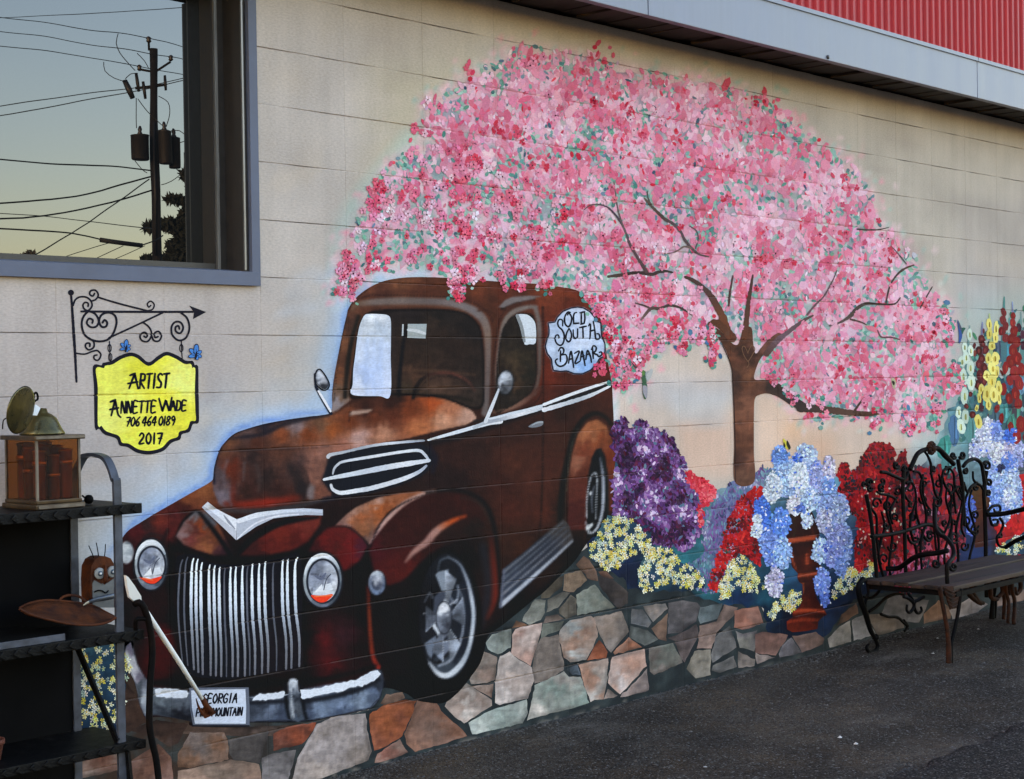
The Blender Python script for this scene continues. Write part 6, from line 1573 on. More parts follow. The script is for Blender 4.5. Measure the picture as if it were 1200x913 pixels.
soft_dabs(2000, 6.0, 2.6, [(206, 76, 106), (222, 192, 206), (214, 146, 172), (112, 154, 148), (98, 116, 136), (226, 208, 218), (194, 164, 192)], [1.8, 3.4, 4, 2.0, 1.8, 2, 2.6], 0.05, .6)
Pl = scatter(CROWN, 2600, rg, 4); Pl = Pl[rg.random(len(Pl)) < np.clip((at_noise(NL, Pl) - .51) * 8, .03, .85)]; Pl = Pl[clear_of_wood(Pl, rg)]
Bl.dabs(Pl, strokes(len(Pl), rg, 6.5, 3.6, 1.2, .9), jit(pick([(100, 158, 144), (84, 140, 134), (124, 172, 160), (104, 132, 146), (150, 182, 172)], [4, 3, 3, 2, 2], len(Pl), rg), rg, 7))
soft_dabs(420, 7, 3.2, [(214, 44, 72), (222, 70, 96), (64, 88, 112), (70, 120, 120)], [3, 3, 1, 1], 0, .7)
Cf = C[~dabm]; colf = col[~dabm]
# strings of blossom hanging over the cab and below the crown
HANG = [((545, 316), (536, 348), 16), ((534, 335), (537, 352), 12), ((610, 318), (609, 344), 9), ((588, 320), (589, 336), 6), ((640, 330), (634, 342), 5), ((692, 343), (708, 376), 20), ((711, 350), (719, 404), 24), ((720, 395), (727, 452), 28), ((738, 400), (747, 444), 26), ((730, 400), (733, 450), 18),
        ((757, 395), (758, 412), 8), ((774, 390), (776, 415), 9), ((796, 390), (797, 414), 12), ((832, 385), (838, 424), 20), ((820, 380), (822, 398), 10), ((405, 310), (399, 345), 18), ((418, 318), (412, 350), 14), ((440, 300), (436, 316), 8), ((900, 430), (905, 452), 8), ((1096, 470), (1094, 505), 14), ((1105, 360), (1112, 400), 16),
        ((960, 470), (966, 494), 10), ((1065, 480), (1060, 512), 14), ((1030, 470), (1026, 498), 10), ((925, 455), (932, 472), 6), ((1118, 425), (1120, 460), 14)]
hp = np.vstack([np.array(a) + (np.array(b) - np.array(a)) * rg.random((n, 1)) + rg.normal(0, 3.4, (n, 2)) for a, b, n in HANG])
Cf = np.vstack([Cf, hp]); colf = np.vstack([colf, jit(pick(PALC, [3, 4, 4, 3, 2, 1, 1.5], len(hp), rg), rg, 9)])
rad = np.clip(rg.normal(5.0, .8, len(Cf)), 3.2, 7.0) * (1 - .22 * np.clip((Cf[:, 0] - 650) / 420, 0, 1))
big = np.argsort(-(rad - .9 * softness(Cf)))[:300]
isb = np.zeros(len(Cf), bool); isb[big] = True
hl = Paint().dabs(hp + rg.normal(0, 4.5, hp.shape), strokes(len(hp), rg, 7, 4.4, 1.2, 1.0), jit(pick([(84, 150, 134), (60, 120, 120), (120, 170, 156), (70, 116, 150)], [3, 2, 2, 1], len(hp), rg), rg, 8))
o = sub(hl, "leaves", .0024, tree); o["kind"] = "stuff"
P2 = petals(len(Cf), rg, rad)
sm_ = ~isb
Bl2 = Paint().dabs(Cf[sm_], P2[sm_], colf[sm_])
dk = rg.random(sm_.sum()) < .8 - .6 * np.clip(softness(Cf[sm_]), 0, 1)
cd = strokes(len(Cf), rg, 1.9, 1.5, .5, 1.0)
Bl2.n = 0
dots = Cf[sm_][dk]
T = (cd[sm_][dk] + dots[:, None, None, :]).reshape(-1, 3, 2)
Bl2.add(T, np.array((84, 20, 44)) / 255.0, 4.6e-4)
o = sub(Bl, "blossom_dabs", .0019, tree); o["kind"] = "stuff"
o = sub(Bl2, "blossom_mass", .0029, tree); o["kind"] = "stuff"
for k, i in enumerate(big):
    b1 = Paint()
    lift = 5e-4 + 3e-6 * k
    c5 = colf[i] * (1 + .10 * rg.normal(0, 1, (10, 1)).repeat(1, 1))
    b1.add(P2[i] + Cf[i], np.clip(c5, 0, 250)[:, None, :].repeat(3, 1) / 255.0, lift)
    b1.add(strokes(1, rg, 2.2, 1.8, .5, 1.0)[0] + Cf[i], np.array((74, 16, 40)) / 255.0, lift + 4e-5)
    sub(b1, "blossom", .0029, tree)

# ------------------------------------------------------------------ painted stone ledge
ledge = empty("painted_stone_ledge", tuple(at(700, 826, 0)), "painted ledge of fitted grey and orange stones along the foot of the wall", "mural ledge")
LB = [(30, 880), (84, 852), (120, 812), (138, 775), (160, 790), (230, 800), (300, 800), (450, 795), (520, 815), (548, 790), (566, 745), (600, 715), (640, 690), (672, 652), (683, 645), (690, 640), (704, 655), (722, 670), (748, 688), (770, 690), (800, 690), (850, 704), (890, 706), (905, 740), (925, 742), (966, 742), (975, 730), (985, 715), (1000, 700), (1015, 690), (1050, 690), (1090, 690), (1150, 672), (1240, 660)]
xb = np.linspace(8.2, -.6, 60); LBB = [tuple(q) for q in to_sketch(xb, np.full(60, -.02))]
sc_ = Canvas((34, 42, 46))
sc_.a = mixc(sc_.a, (66, 48, 38), np.clip((400 + PAD - np.arange(CW)) / 160, 0, 1)[None] * np.ones((CH, 1)) * .8)
sc_.a = mixc(sc_.a, (58, 70, 72), np.clip((noise2(16, 61, 3) - .45) * 4, 0, 1) * .7)
sc_.a = mixc(sc_.a, (150, 142, 132), np.clip((noise2(9, 62, 2) - .52) * 5, 0, 1) * np.clip((np.arange(CH)[:, None] - PAD - 640 - (1200 + PAD - np.arange(CW))[None] * .245 - 62) / 8, 0, 1) * .8)
sub(Paint().sheet(LB + LBB, sc_, 4.0), "mortar_ground", .0004, ledge)
tA = lambda *p: tl(420, 740, 6, *p); tB = lambda *p: tl(560, 640, 6, *p); tC = lambda *p: tl(560, 700, 6, *p); tD = lambda *p: tl(740, 640, 6, *p); tE = lambda *p: tl(900, 620, 6, *p); tF = lambda *p: tl(150, 800, 6, *p); tG = lambda *p: tl(300, 800, 6, *p)
STONES = [
 ([(98, 852), (122, 822), (140, 790), (158, 812), (172, 846), (150, 858), (112, 862)], (84, 56, 42), (60, 42, 36)), ([(176, 846), (220, 848), (300, 852), (352, 849), (330, 862), (262, 862), (190, 858)], (88, 66, 54), (66, 52, 46)),
 (tA((80, 585), (170, 525), (330, 480), (402, 492), (380, 570), (305, 735), (200, 800), (112, 838), (92, 740), (76, 650)), (164, 80, 36), (130, 66, 42)), (tA((150, 512), (200, 442), (310, 430), (325, 468), (180, 518)), (124, 96, 78), (96, 72, 60)),
 (tA((135, 862), (290, 757), (312, 792), (348, 850), (250, 893), (112, 925)), (152, 88, 72), (128, 104, 92)), (tA((415, 482), (545, 502), (600, 585), (735, 695), (765, 735), (560, 800), (395, 845), (340, 790), (322, 722), (370, 620)), (126, 98, 86), (146, 92, 66)),
 (tA((606, 522), (690, 424), (762, 362), (795, 384), (842, 422), (932, 482), (936, 520), (742, 643), (680, 602)), (146, 120, 106), (172, 168, 162)), (tA((782, 340), (830, 250), (880, 142), (976, 180), (962, 340), (900, 358), (790, 372)), (142, 116, 102), (120, 112, 104)),
 (tA((800, 388), (946, 368), (936, 462), (872, 428)), (156, 142, 132), (120, 86, 70)), (tA((776, 642), (940, 548), (1180, 482), (1192, 570), (1152, 642), (960, 690), (800, 722)), (128, 146, 140), (150, 160, 154)),
 (tC((58, 322), (100, 262), (235, 222), (230, 350), (140, 402), (70, 362)), (136, 152, 148), (104, 112, 104)), (tC((240, 212), (270, 165), (342, 196), (300, 206)), (142, 92, 62), (110, 80, 62)), (tC((242, 262), (262, 225), (450, 176), (440, 250), (400, 380), (368, 478), (236, 402)), (176, 158, 150), (150, 112, 98)),
 (tC((152, 422), (220, 382), (262, 424), (370, 492), (394, 580), (350, 708), (152, 753), (122, 740), (124, 600)), (180, 162, 152), (160, 152, 148)), (tC((440, 292), (560, 264), (585, 380), (604, 480), (598, 512), (500, 578), (402, 600), (380, 512), (402, 380)), (130, 116, 106), (108, 100, 94)),
 (tC((462, 190), (602, 166), (580, 222), (440, 288), (452, 230)), (104, 114, 104), (92, 96, 88)), (tC((480, 132), (560, 122), (602, 152), (462, 182)), (110, 94, 84), (96, 84, 78)), (tC((576, 232), (650, 164), (790, 132), (820, 152), (846, 272), (762, 438), (652, 458), (606, 420), (570, 282)), (158, 110, 84), (142, 156, 158)),
 (tC((815, 142), (1005, 97), (1050, 200), (1060, 240), (936, 383), (906, 360), (852, 242)), (136, 118, 104), (112, 104, 98)), (tC((852, 298), (908, 384), (902, 426), (770, 440)), (154, 76, 44), (132, 70, 46)), (tC((708, 472), (916, 432), (906, 600), (880, 712), (790, 732), (742, 592)), (168, 118, 92), (164, 166, 162)), (tC((620, 502), (700, 478), (722, 545), (660, 542)), (76, 90, 106), (60, 74, 84)),
 (tC((402, 622), (600, 522), (640, 562), (722, 562), (782, 742), (560, 802), (345, 862), (372, 762)), (116, 138, 130), (158, 152, 144)), (tC((952, 388), (1060, 282), (1152, 350), (964, 398)), (156, 90, 60), (130, 100, 84)), (tC((942, 422), (1172, 362), (1184, 480), (1002, 680), (952, 642), (917, 600)), (170, 124, 102), (168, 164, 164)),
 (tC((912, 645), (978, 692), (884, 716)), (146, 126, 116), (130, 120, 114)), (tC((1022, 680), (1190, 505), (1202, 655), (1000, 704)), (152, 130, 122), (132, 120, 118)),
 (tB((442, 350), (472, 272), (602, 210), (590, 282), (502, 358), (450, 366)), (96, 88, 70), (66, 60, 52)), (tB((610, 200), (722, 172), (762, 240), (672, 322), (604, 312), (602, 270)), (112, 92, 72), (132, 108, 84)), (tB((692, 130), (742, 72), (782, 100), (832, 180), (842, 242), (792, 240)), (116, 84, 64), (92, 70, 58)),
 (tB((842, 210), (932, 222), (1052, 322), (1052, 402), (990, 440), (932, 380), (852, 272)), (64, 56, 52), (52, 48, 50)), (tB((850, 180), (902, 180), (952, 232), (862, 208)), (112, 70, 52), (84, 60, 50)), (tB((690, 342), (822, 272), (882, 352), (962, 430), (702, 484)), (122, 126, 112), (104, 116, 108)), (tB((490, 380), (592, 322), (642, 332), (562, 430), (486, 464)), (106, 106, 96), (92, 90, 84)),
 (tB((652, 347), (686, 372), (692, 478), (622, 514), (572, 472), (572, 442)), (100, 92, 78), (84, 80, 72)), (tB((330, 482), (400, 377), (470, 382), (466, 470), (442, 520), (362, 550), (312, 522)), (126, 132, 122), (108, 112, 104)),
 (tD((262, 402), (360, 382), (460, 402), (480, 430), (452, 530), (392, 570), (342, 604), (256, 614)), (90, 86, 88), (76, 74, 78)), (tD((82, 422), (240, 402), (250, 440), (152, 530), (130, 500)), (140, 122, 108), (104, 106, 108)), (tD((0, 442), (78, 444), (138, 540), (120, 574), (-5, 540)), (86, 92, 98), (104, 104, 104)),
 (tD((254, 472), (242, 668), (192, 650), (142, 582)), (126, 96, 76), (110, 84, 70)), (tD((-5, 562), (110, 592), (188, 658), (92, 698), (-15, 640)), (88, 96, 94), (78, 84, 82)), (tD((256, 646), (380, 602), (455, 545), (468, 610), (455, 650), (310, 668)), (86, 76, 76), (76, 66, 66)), (tD((302, 677), (455, 654), (370, 818), (352, 790)), (102, 88, 86), (86, 76, 76)), (tD((122, 720), (290, 682), (360, 818), (162, 904), (130, 880)), (92, 100, 92), (110, 98, 92)),
 (tD((480, 432), (640, 402), (602, 510), (480, 545), (470, 500)), (88, 106, 110), (80, 92, 96)), (tD((652, 412), (745, 432), (715, 490), (640, 560), (602, 602), (562, 720), (462, 720), (482, 562), (600, 527)), (110, 90, 82), (134, 108, 96)), (tD((725, 452), (890, 427), (925, 540), (852, 568), (780, 584), (722, 570)), (166, 96, 72), (140, 100, 86)),
 (tD((592, 642), (690, 562), (735, 708), (572, 820), (562, 760)), (114, 114, 114), (94, 96, 98)), (tD((732, 592), (782, 622), (880, 592), (862, 740), (762, 708)), (116, 116, 106), (96, 92, 98)), (tD((442, 737), (555, 732), (551, 905), (450, 925), (388, 862)), (142, 136, 118), (124, 120, 110)), (tD((572, 842), (720, 772), (740, 850), (620, 892), (562, 872)), (108, 108, 106), (92, 94, 96)),
 (tD((752, 742), (870, 800), (862, 840), (752, 856)), (126, 116, 108), (112, 104, 100)), (tD((872, 622), (920, 602), (1100, 626), (1062, 690), (1012, 768), (872, 750)), (130, 90, 78), (110, 80, 74)), (tD((1062, 702), (1120, 642), (1196, 750), (1034, 784)), (112, 110, 118), (94, 92, 100)), (tD((1132, 632), (1290, 610), (1360, 650), (1340, 690), (1200, 745)), (120, 92, 82), (98, 78, 74)), (tD((872, 757), (1008, 780), (882, 828)), (142, 126, 120), (124, 114, 110)),
 (tE((422, 770), (482, 702), (580, 642), (580, 788), (432, 834)), (144, 142, 138), (120, 116, 112)), (tE((482, 680), (522, 602), (620, 522), (630, 590), (562, 638)), (106, 72, 54), (80, 60, 50)), (tE((592, 642), (680, 602), (760, 740), (602, 784)), (122, 122, 126), (104, 104, 110)), (tE((690, 600), (782, 602), (940, 642), (958, 690), (800, 738), (768, 740)), (112, 98, 86), (92, 84, 80)), (tE((802, 592), (842, 482), (932, 462), (1130, 502), (1092, 590), (1060, 660), (942, 640)), (108, 104, 106), (90, 88, 92)),
 (tE((1096, 600), (1200, 502), (1290, 560), (1280, 630), (1096, 662)), (136, 96, 70), (110, 84, 70)), ([(1113, 716), (1126, 708), (1140, 699), (1156, 708), (1140, 722), (1116, 727)], (152, 142, 142), (120, 112, 114)), ([(1160, 706), (1182, 694), (1204, 690), (1206, 706), (1170, 714)], (124, 98, 82), (110, 92, 86)),
 (tF((352, 502), (440, 352), (670, 352), (698, 402), (704, 538), (420, 598), (347, 590)), (112, 100, 96), (136, 92, 64)), (tF((705, 402), (990, 342), (942, 500), (920, 558), (742, 538), (714, 500)), (76, 71, 69), (64, 60, 60)), (tG((122, 362), (220, 312), (420, 278), (400, 340), (322, 430), (122, 478)), (152, 66, 36), (104, 54, 40)), (tF((352, 622), (600, 572), (722, 543), (920, 572), (940, 690), (350, 720)), (126, 106, 92), (140, 110, 92)),
 (tF((0, 332), (200, 262), (420, 292), (352, 420), (292, 448), (200, 392)), (76, 51, 40), (60, 44, 38)), (tF((0, 562), (210, 432), (300, 522), (322, 720), (0, 720)), (112, 72, 56), (128, 92, 80)), (tG((42, 532), (110, 502), (280, 472), (262, 540), (222, 700), (42, 700)), (126, 122, 124), (108, 104, 106)), (tG((252, 700), (292, 532), (430, 292), (540, 242), (770, 217), (780, 330), (812, 480), (788, 542), (640, 602), (380, 702)), (152, 144, 144), (134, 122, 114)),
 ([(96, 878), (118, 862), (150, 868), (148, 900), (96, 912)], (112, 66, 50), (130, 110, 100)), ([(60, 868), (90, 872), (92, 912), (60, 912)], (120, 104, 98), (100, 84, 76))]
for i, (pl, c1, c2) in enumerate(STONES):
    c1, c2 = [tuple(np.array(k) * .72 + np.array((np.mean(k),) * 3) * .28 - 5) for k in (c1, c2)]
    p = np.array(pl, float); c = p.mean(0); n = len(p)
    q = np.vstack([resample(np.array([u_, v_]), 5)[:-1] for u_, v_ in zip(inset(p, -.35), np.roll(inset(p, -.35), -1, 0))]); q = q + np.random.default_rng(i).normal(0, .4, q.shape)
    g_ = np.random.default_rng(100 + i)
    sm = []
    for k in range(6):
        v = p[g_.integers(n)]; t = g_.uniform(.2, .95); col = (np.array(c1) if k % 2 else np.array(c2)) * g_.uniform(.86, 1.14)
        sm.append((c[0] + (v[0] - c[0]) * t, c[1] + (v[1] - c[1]) * t, tuple(col)))
    sm.append((c[0], c[1], c1))
    lo = p[np.argmax(p[:, 1])]; sm.append((c[0] * .35 + lo[0] * .65, c[1] * .35 + lo[1] * .65, tuple(min(215, x * 1.16 + 12) for x in c2)))
    sc_.shade(p, sm, grow=3, power=2.6, grain=.34)
    # light dragged along one edge, dark wash on the other
    a = q[: max(3, len(q) // 3)]
    kx = g_.integers(len(q)); e1 = np.roll(q, -kx, 0)[: max(4, len(q) // 3)]; e2 = np.roll(q, -kx - len(q) // 2, 0)[: max(4, len(q) // 4)]
    sc_.stroke(e1 + (c - e1) * .06, [1, 2.4, 1], tuple(min(225, x * 1.25 + 24) for x in c1), 1.0, .6)
    sc_.stroke(e2 + (c - e2) * .05, [2, 4.5, 2], tuple(x * .5 for x in c2), 1.8, .6)
    o = Paint().sheet(q, sc_, 2.4)
    sub(o, "stone", .0007 + 3e-6 * i, ledge)

# ------------------------------------------------------------------ painted flower border
def clump(pal, wts, C_, hue, g_, sft):
    """colours that keep together in touches, as a brush reloaded now and then"""
    order = np.argsort([sum(c) for c in pal]); cum = np.cumsum(np.array(wts, float)[order]) / sum(wts)
    x = np.clip(C_[:, 0] + PAD, 0, CW - 1).astype(int); y = np.clip(C_[:, 1] + PAD, 0, CH - 1).astype(int)
    f = np.clip((hue[y, x] - .5) * 1.5 + .5 + g_.normal(0, .17, len(C_)), 0, .999)
    i = np.clip(np.searchsorted(cum, f), 0, len(pal) - 1)
    return jit(np.array(pal, float)[order][i], g_, sft)
def bush(name, label, poly, base, samples, n, pal, wts, ln, wd, ang, spread, layer, cat="mural flowers", amp=2.5, seed=0, res=3.0, extra=None, parent=None, sft=9):
    g_ = np.random.default_rng(seed + 300)
    hue = noise2(15, seed + 400, 2)
    cv = Canvas(base); cv.shade(poly, samples, grow=8, grain=.35)
    p = jagged(smooth(poly, True, 5), 5, amp, seed)
    P_ = Paint().sheet(p, cv, res)
    layer += 9e-6 * seed
    o = P_.build(name, layer, None)
    tag(o, label, cat, "flowers painted along the wall")
    n = int(n * 1.9); C_ = scatter(p, n, g_, 1)
    D_ = Paint().dabs(C_, strokes(n, g_, ln * .70, wd * .60, ang, spread), clump(pal, wts, C_, hue, g_, sft))
    k = sub(D_, "petals", layer + .0004, o); k["kind"] = "stuff"
    if extra: extra(o, g_)
    return o
# shaded planting behind everything
GB = [(688, 632), (700, 600), (718, 585), (720, 500), (735, 520), (800, 560), (850, 572), (900, 548), (985, 555), (1000, 548), (1050, 545), (1070, 560), (1095, 520), (1122, 470), (1140, 460), (1240, 440), (1240, 668), (1150, 678), (1090, 696), (1015, 696), (985, 722), (966, 746), (905, 744), (890, 712), (850, 708), (800, 694), (748, 692), (722, 674), (704, 660)]
gcv2 = Canvas((26, 52, 74))
gcv2.shade(GB, [(720, 650, (18, 32, 66)), (740, 680, (16, 26, 50)), (790, 660, (40, 110, 122)), (800, 690, (26, 44, 62)), (830, 680, (36, 100, 104)), (850, 650, (60, 120, 130)), (870, 700, (18, 40, 74)), (900, 700, (26, 70, 88)), (890, 720, (14, 30, 54)), (930, 730, (10, 18, 34)), (960, 720, (22, 40, 70)), (980, 700, (18, 34, 66)), (1000, 690, (14, 26, 46)), (940, 660, (40, 84, 120)), (995, 650, (40, 70, 110)), (985, 560, (100, 150, 170)), (1040, 680, (20, 32, 44)), (1080, 640, (60, 40, 60)),
                (1110, 560, (104, 140, 150)), (1100, 530, (140, 168, 170)), (1130, 500, (90, 140, 150)), (1160, 480, (60, 100, 110)), (1190, 480, (40, 70, 80)), (1140, 640, (30, 50, 100)), (1190, 620, (90, 20, 30)), (1180, 660, (30, 36, 44)), (860, 560, (120, 150, 160)), (1060, 560, (80, 60, 80))], grow=6, grain=.4)
o = Paint().sheet(jagged(smooth(GB, True, 6), 7, 1.5, 9), gcv2, 4.0).build("painted_shrubbery", .0008, None)
tag(o, "dark teal shaded foliage painted behind the flowers along the wall", "mural flowers")
LIL = tl(700, 480, 6, (110, 110), (150, 90), (190, 40), (215, 110), (255, 135), (285, 85), (330, 68), (360, 130), (400, 155), (450, 138), (490, 190), (550, 230), (560, 310), (605, 380), (620, 450), (640, 520), (700, 590), (735, 640), (725, 720), (720, 820), (690, 920), (640, 980), (520, 960), (420, 960), (350, 830), (250, 770), (150, 780), (112, 740), (125, 500), (130, 300), (105, 150))
bush("painted_lilac_bush", "purple lilac bush painted beside the rear wheel of the truck", LIL, (84, 50, 100), [(720, 520, (86, 60, 120)), (740, 530, (100, 66, 120)), (770, 520, (64, 34, 70)), (760, 560, (110, 74, 130)), (730, 580, (92, 58, 120)), (790, 560, (80, 60, 110)), (750, 620, (110, 70, 140)), (800, 630, (110, 72, 140)), (720, 545, (70, 100, 140)), (790, 545, (110, 120, 150)), (740, 555, (60, 28, 60))],
     1500, [(58, 28, 66), (92, 54, 112), (122, 82, 146), (150, 112, 170), (182, 152, 200), (84, 22, 62), (76, 112, 136), (200, 184, 214), (46, 24, 54)], [7, 7, 6, 3, 1.1, 3, 1.3, .4, 5], 8.5, 4.6, 1.3, .7, .0012, seed=1)
bush("painted_coral_flowers", "coral red flowers painted spilling over the right edge of the lilac bush", tl(700, 480, 6, (618, 452), (690, 458), (760, 500), (805, 545), (836, 592), (800, 632), (775, 690), (742, 692), (735, 760), (742, 815), (716, 815), (712, 700), (722, 610), (640, 530)), (190, 36, 54), [(808, 560, (205, 50, 66)), (825, 575, (220, 70, 84)), (820, 605, (176, 20, 34))],
     130, [(196, 38, 58), (216, 76, 92), (160, 22, 40), (224, 110, 118)], [4, 3, 3, .8], 5.5, 4.0, 1.0, .9, .0018, amp=1.2, seed=2, res=2.5)
bush("painted_lavender", "muted blue violet foliage painted between the coral flowers and tree trunk", [(836, 590), (850, 572), (863, 563), (880, 556), (893, 548), (904, 556), (901, 590), (886, 606), (870, 620), (860, 645), (853, 670), (845, 690), (820, 690), (805, 668), (822, 645), (824, 612)], (96, 104, 142), [(845, 590, (104, 112, 150)), (870, 575, (92, 112, 150)), (890, 560, (110, 146, 160)), (840, 625, (112, 96, 150)), (850, 660, (120, 100, 150)), (825, 660, (70, 120, 132)), (830, 685, (50, 90, 110))],
     460, [(92, 100, 146), (118, 124, 160), (112, 80, 140), (100, 142, 156), (140, 136, 176), (70, 78, 116), (170, 170, 200)], [5, 4, 4, 4, 2, 3, .6], 8, 3.2, 1.5, .4, .0011, amp=2.2, seed=3)
bush("painted_red_salvia", "bright red flowers painted to the left of the blue hydrangea urn", [(895, 574), (886, 571), (877, 577), (868, 581), (863, 597), (853, 611), (846, 640), (837, 662), (833, 690), (841, 694), (846, 674), (860, 655), (876, 652), (889, 664), (890, 640), (886, 610), (889, 590)], (150, 16, 24), [(885, 585, (176, 20, 26)), (870, 610, (206, 30, 30)), (875, 640, (120, 12, 24)), (850, 665, (196, 24, 28)), (838, 685, (170, 16, 24))],
     420, [(164, 16, 24), (190, 24, 28), (112, 10, 22), (206, 42, 38), (76, 10, 22), (56, 56, 62)], [6, 4, 4, 1, 3, .8], 6, 4.2, 1.3, .7, .0016, amp=1.6, seed=4, res=2.5)
def sprinkle(o, g_):
    C_ = scatter([(1003, 560), (1050, 560), (1058, 640), (1030, 662), (1006, 664)], 90, g_)
    k = sub(Paint().dabs(C_, strokes(90, g_, 3.0, 1.8, 1.5, .5), jit(pick([(214, 196, 180), (226, 208, 170), (196, 150, 150), (170, 190, 180)], [2, 1, 2, 1], 90, g_), g_, 8)), "stamens", .0024, o); k["kind"] = "stuff"
bush("painted_red_azalea", "dark red flower bank painted between the urn and the iron bench", [(985, 547), (990, 541), (998, 553), (1005, 550), (1010, 538), (1016, 526), (1027, 518), (1040, 521), (1047, 526), (1051, 541), (1058, 529), (1063, 548), (1068, 600), (1066, 640), (1040, 664), (1014, 676), (1004, 672), (1000, 645), (1006, 612), (994, 600), (984, 578)], (140, 12, 22), [(1020, 530, (166, 16, 24)), (1035, 545, (150, 14, 22)), (995, 570, (176, 20, 28)), (1020, 580, (112, 10, 26)), (1015, 620, (180, 18, 26)), (1050, 620, (96, 12, 26)), (1045, 580, (70, 20, 34)), (1010, 650, (150, 12, 22))],
     820, [(150, 12, 22), (180, 18, 26), (100, 8, 20), (200, 36, 38), (64, 8, 20), (26, 40, 46), (136, 24, 52)], [6, 4, 5, .8, 4, 2, 1], 6.5, 4.4, 1.5, .5, .0016, amp=2.0, seed=5, extra=sprinkle)
bush("painted_pink_phlox", "pink and crimson flowers painted on the wall behind the iron bench back", [(1058, 560), (1072, 548), (1090, 545), (1112, 548), (1124, 562), (1130, 600), (1126, 648), (1100, 680), (1060, 692), (1036, 672), (1050, 640)], (100, 26, 46), [(1080, 570, (120, 36, 60)), (1090, 600, (70, 20, 40)), (1060, 600, (60, 24, 44)), (1120, 600, (84, 26, 44)), (1085, 560, (60, 50, 66)), (1100, 580, (190, 40, 60)), (1110, 620, (200, 60, 80)), (1075, 620, (206, 90, 130)), (1060, 640, (170, 30, 50)), (1095, 650, (190, 80, 110)), (1070, 660, (206, 110, 150)), (1110, 655, (120, 60, 90))],
     520, [(150, 26, 46), (166, 42, 66), (188, 92, 130), (112, 16, 36), (84, 14, 34), (40, 66, 78), (206, 146, 172), (186, 20, 30), (36, 26, 44)], [5, 4, 2.4, 3, 4, 2, .8, 3, 3], 9.5, 5.0, 1.5, .3, .0016, amp=2.5, seed=6)
bush("painted_red_poppies", "red petals painted at the right edge below the second hydrangea", [(1172, 600), (1180, 585), (1186, 566), (1196, 556), (1240, 560), (1240, 640), (1190, 646), (1168, 640)], (180, 16, 22), [(1190, 590, (196, 20, 24)), (1185, 625, (170, 12, 20)), (1205, 600, (206, 40, 40))], 160, [(190, 16, 22), (214, 36, 36), (140, 10, 20), (220, 80, 70)], [5, 4, 3, 1], 10, 5, 1.5, .3, .0016, amp=1.5, seed=7)
# urns
def urn(name, label, sil, cv_s, bands, layer):
    cv = Canvas((70, 26, 20)); cv.shade(sil, cv_s, grow=4, grain=.35)
    cv.a *= .64
    for (p, w_, c) in bands: cv.stroke(p, w_, c, .7, .95)
    return tag(Paint().sheet(np.array(sil, float), cv, 1.8).build(name, layer, None), label, "mural urn", "painted garden urns")
tU = lambda *p: tl(830, 600, 6, *p)
URN = tU((575, -20), (572, 60), (560, 120), (532, 190), (536, 238), (558, 250), (565, 320), (590, 390), (628, 432), (624, 462), (636, 492), (660, 508), (664, 570), (650, 610), (626, 655), (640, 668), (600, 690), (590, 715), (592, 740), (550, 770), (552, 825), (590, 845), (680, 838), (765, 822), (772, 770), (800, 740), (832, 722), (815, 680), (790, 660), (764, 610), (746, 560), (750, 492), (766, 472), (762, 432), (800, 350), (790, 250), (782, 180), (778, 120), (745, 40), (720, -20))
urn("painted_urn", "rust brown pedestal urn painted in the middle of the blue hydrangeas", URN, [(930, 610, (70, 32, 22)), (945, 625, (66, 24, 18)), (935, 645, (72, 26, 20)), (945, 660, (136, 44, 24)), (935, 665, (96, 32, 20)), (955, 665, (60, 22, 18)), (940, 675, (110, 38, 24)), (945, 690, (84, 28, 20)), (940, 705, (130, 44, 24)), (955, 705, (90, 30, 20)), (940, 717, (130, 40, 22)), (930, 733, (144, 42, 22)), (950, 730, (140, 38, 22)), (960, 722, (70, 24, 20)), (925, 640, (60, 22, 18))],
    [(tU((540, 205), (620, 195), (740, 178)), [6, 6, 6], (168, 70, 38)), (tU((545, 245), (640, 235), (740, 215)), [2.5, 2.5], (36, 14, 14)), (tU((535, 185), (640, 172), (760, 158)), [2, 2], (40, 16, 14)), (tU((632, 448), (700, 440), (762, 430)), [3.5, 3.5], (176, 74, 40)), (tU((636, 490), (700, 486), (750, 478)), [2.2, 2.2], (40, 14, 12)), (tU((664, 505), (662, 570)), [2, 2], (176, 84, 48)), (tU((575, 260), (590, 330), (615, 400)), [3, 4, 2], (150, 62, 36)), (tU((690, 300), (692, 360)), [3, 4], (160, 64, 36)), (tU((650, 620), (670, 560)), [1.5, 1.2], (44, 16, 14)), (tU((690, 660), (690, 560)), [1.5, 1.2], (44, 16, 14)), (tU((730, 660), (715, 560)), [1.5, 1.2], (44, 16, 14)), (tU((770, 650), (735, 570)), [1.5, 1.2], (44, 16, 14)), (tU((600, 700), (700, 690), (820, 700)), [4, 4, 3], (172, 66, 34)), (tU((595, 738), (700, 730), (800, 735)), [2.4, 2.4], (40, 12, 12)), (tU((556, 775), (660, 758), (770, 760)), [2.5, 2.5], (150, 52, 28)), (tU((600, 330), (630, 400), (700, 420)), [2, 2], (48, 18, 16)), (tU((600, 40), (610, 110), (600, 170)), [1.5, 1.5], (44, 40, 24)), (tU((640, 60), (650, 160)), [1.5, 1.5], (40, 18, 16)), (tU((720, 100), (740, 160)), [1.5, 1.5], (110, 40, 24))], .0018)
urn("painted_urn", "orange brown urn painted behind the arm of the iron bench", [(1136, 572), (1146, 566), (1158, 572), (1160, 590), (1156, 606), (1158, 640), (1142, 642), (1140, 606), (1136, 592)], [(1145, 580, (116, 74, 26)), (1152, 585, (120, 60, 24)), (1148, 600, (110, 44, 22)), (1150, 625, (80, 24, 22)), (1144, 635, (104, 40, 22))], [], .0018)
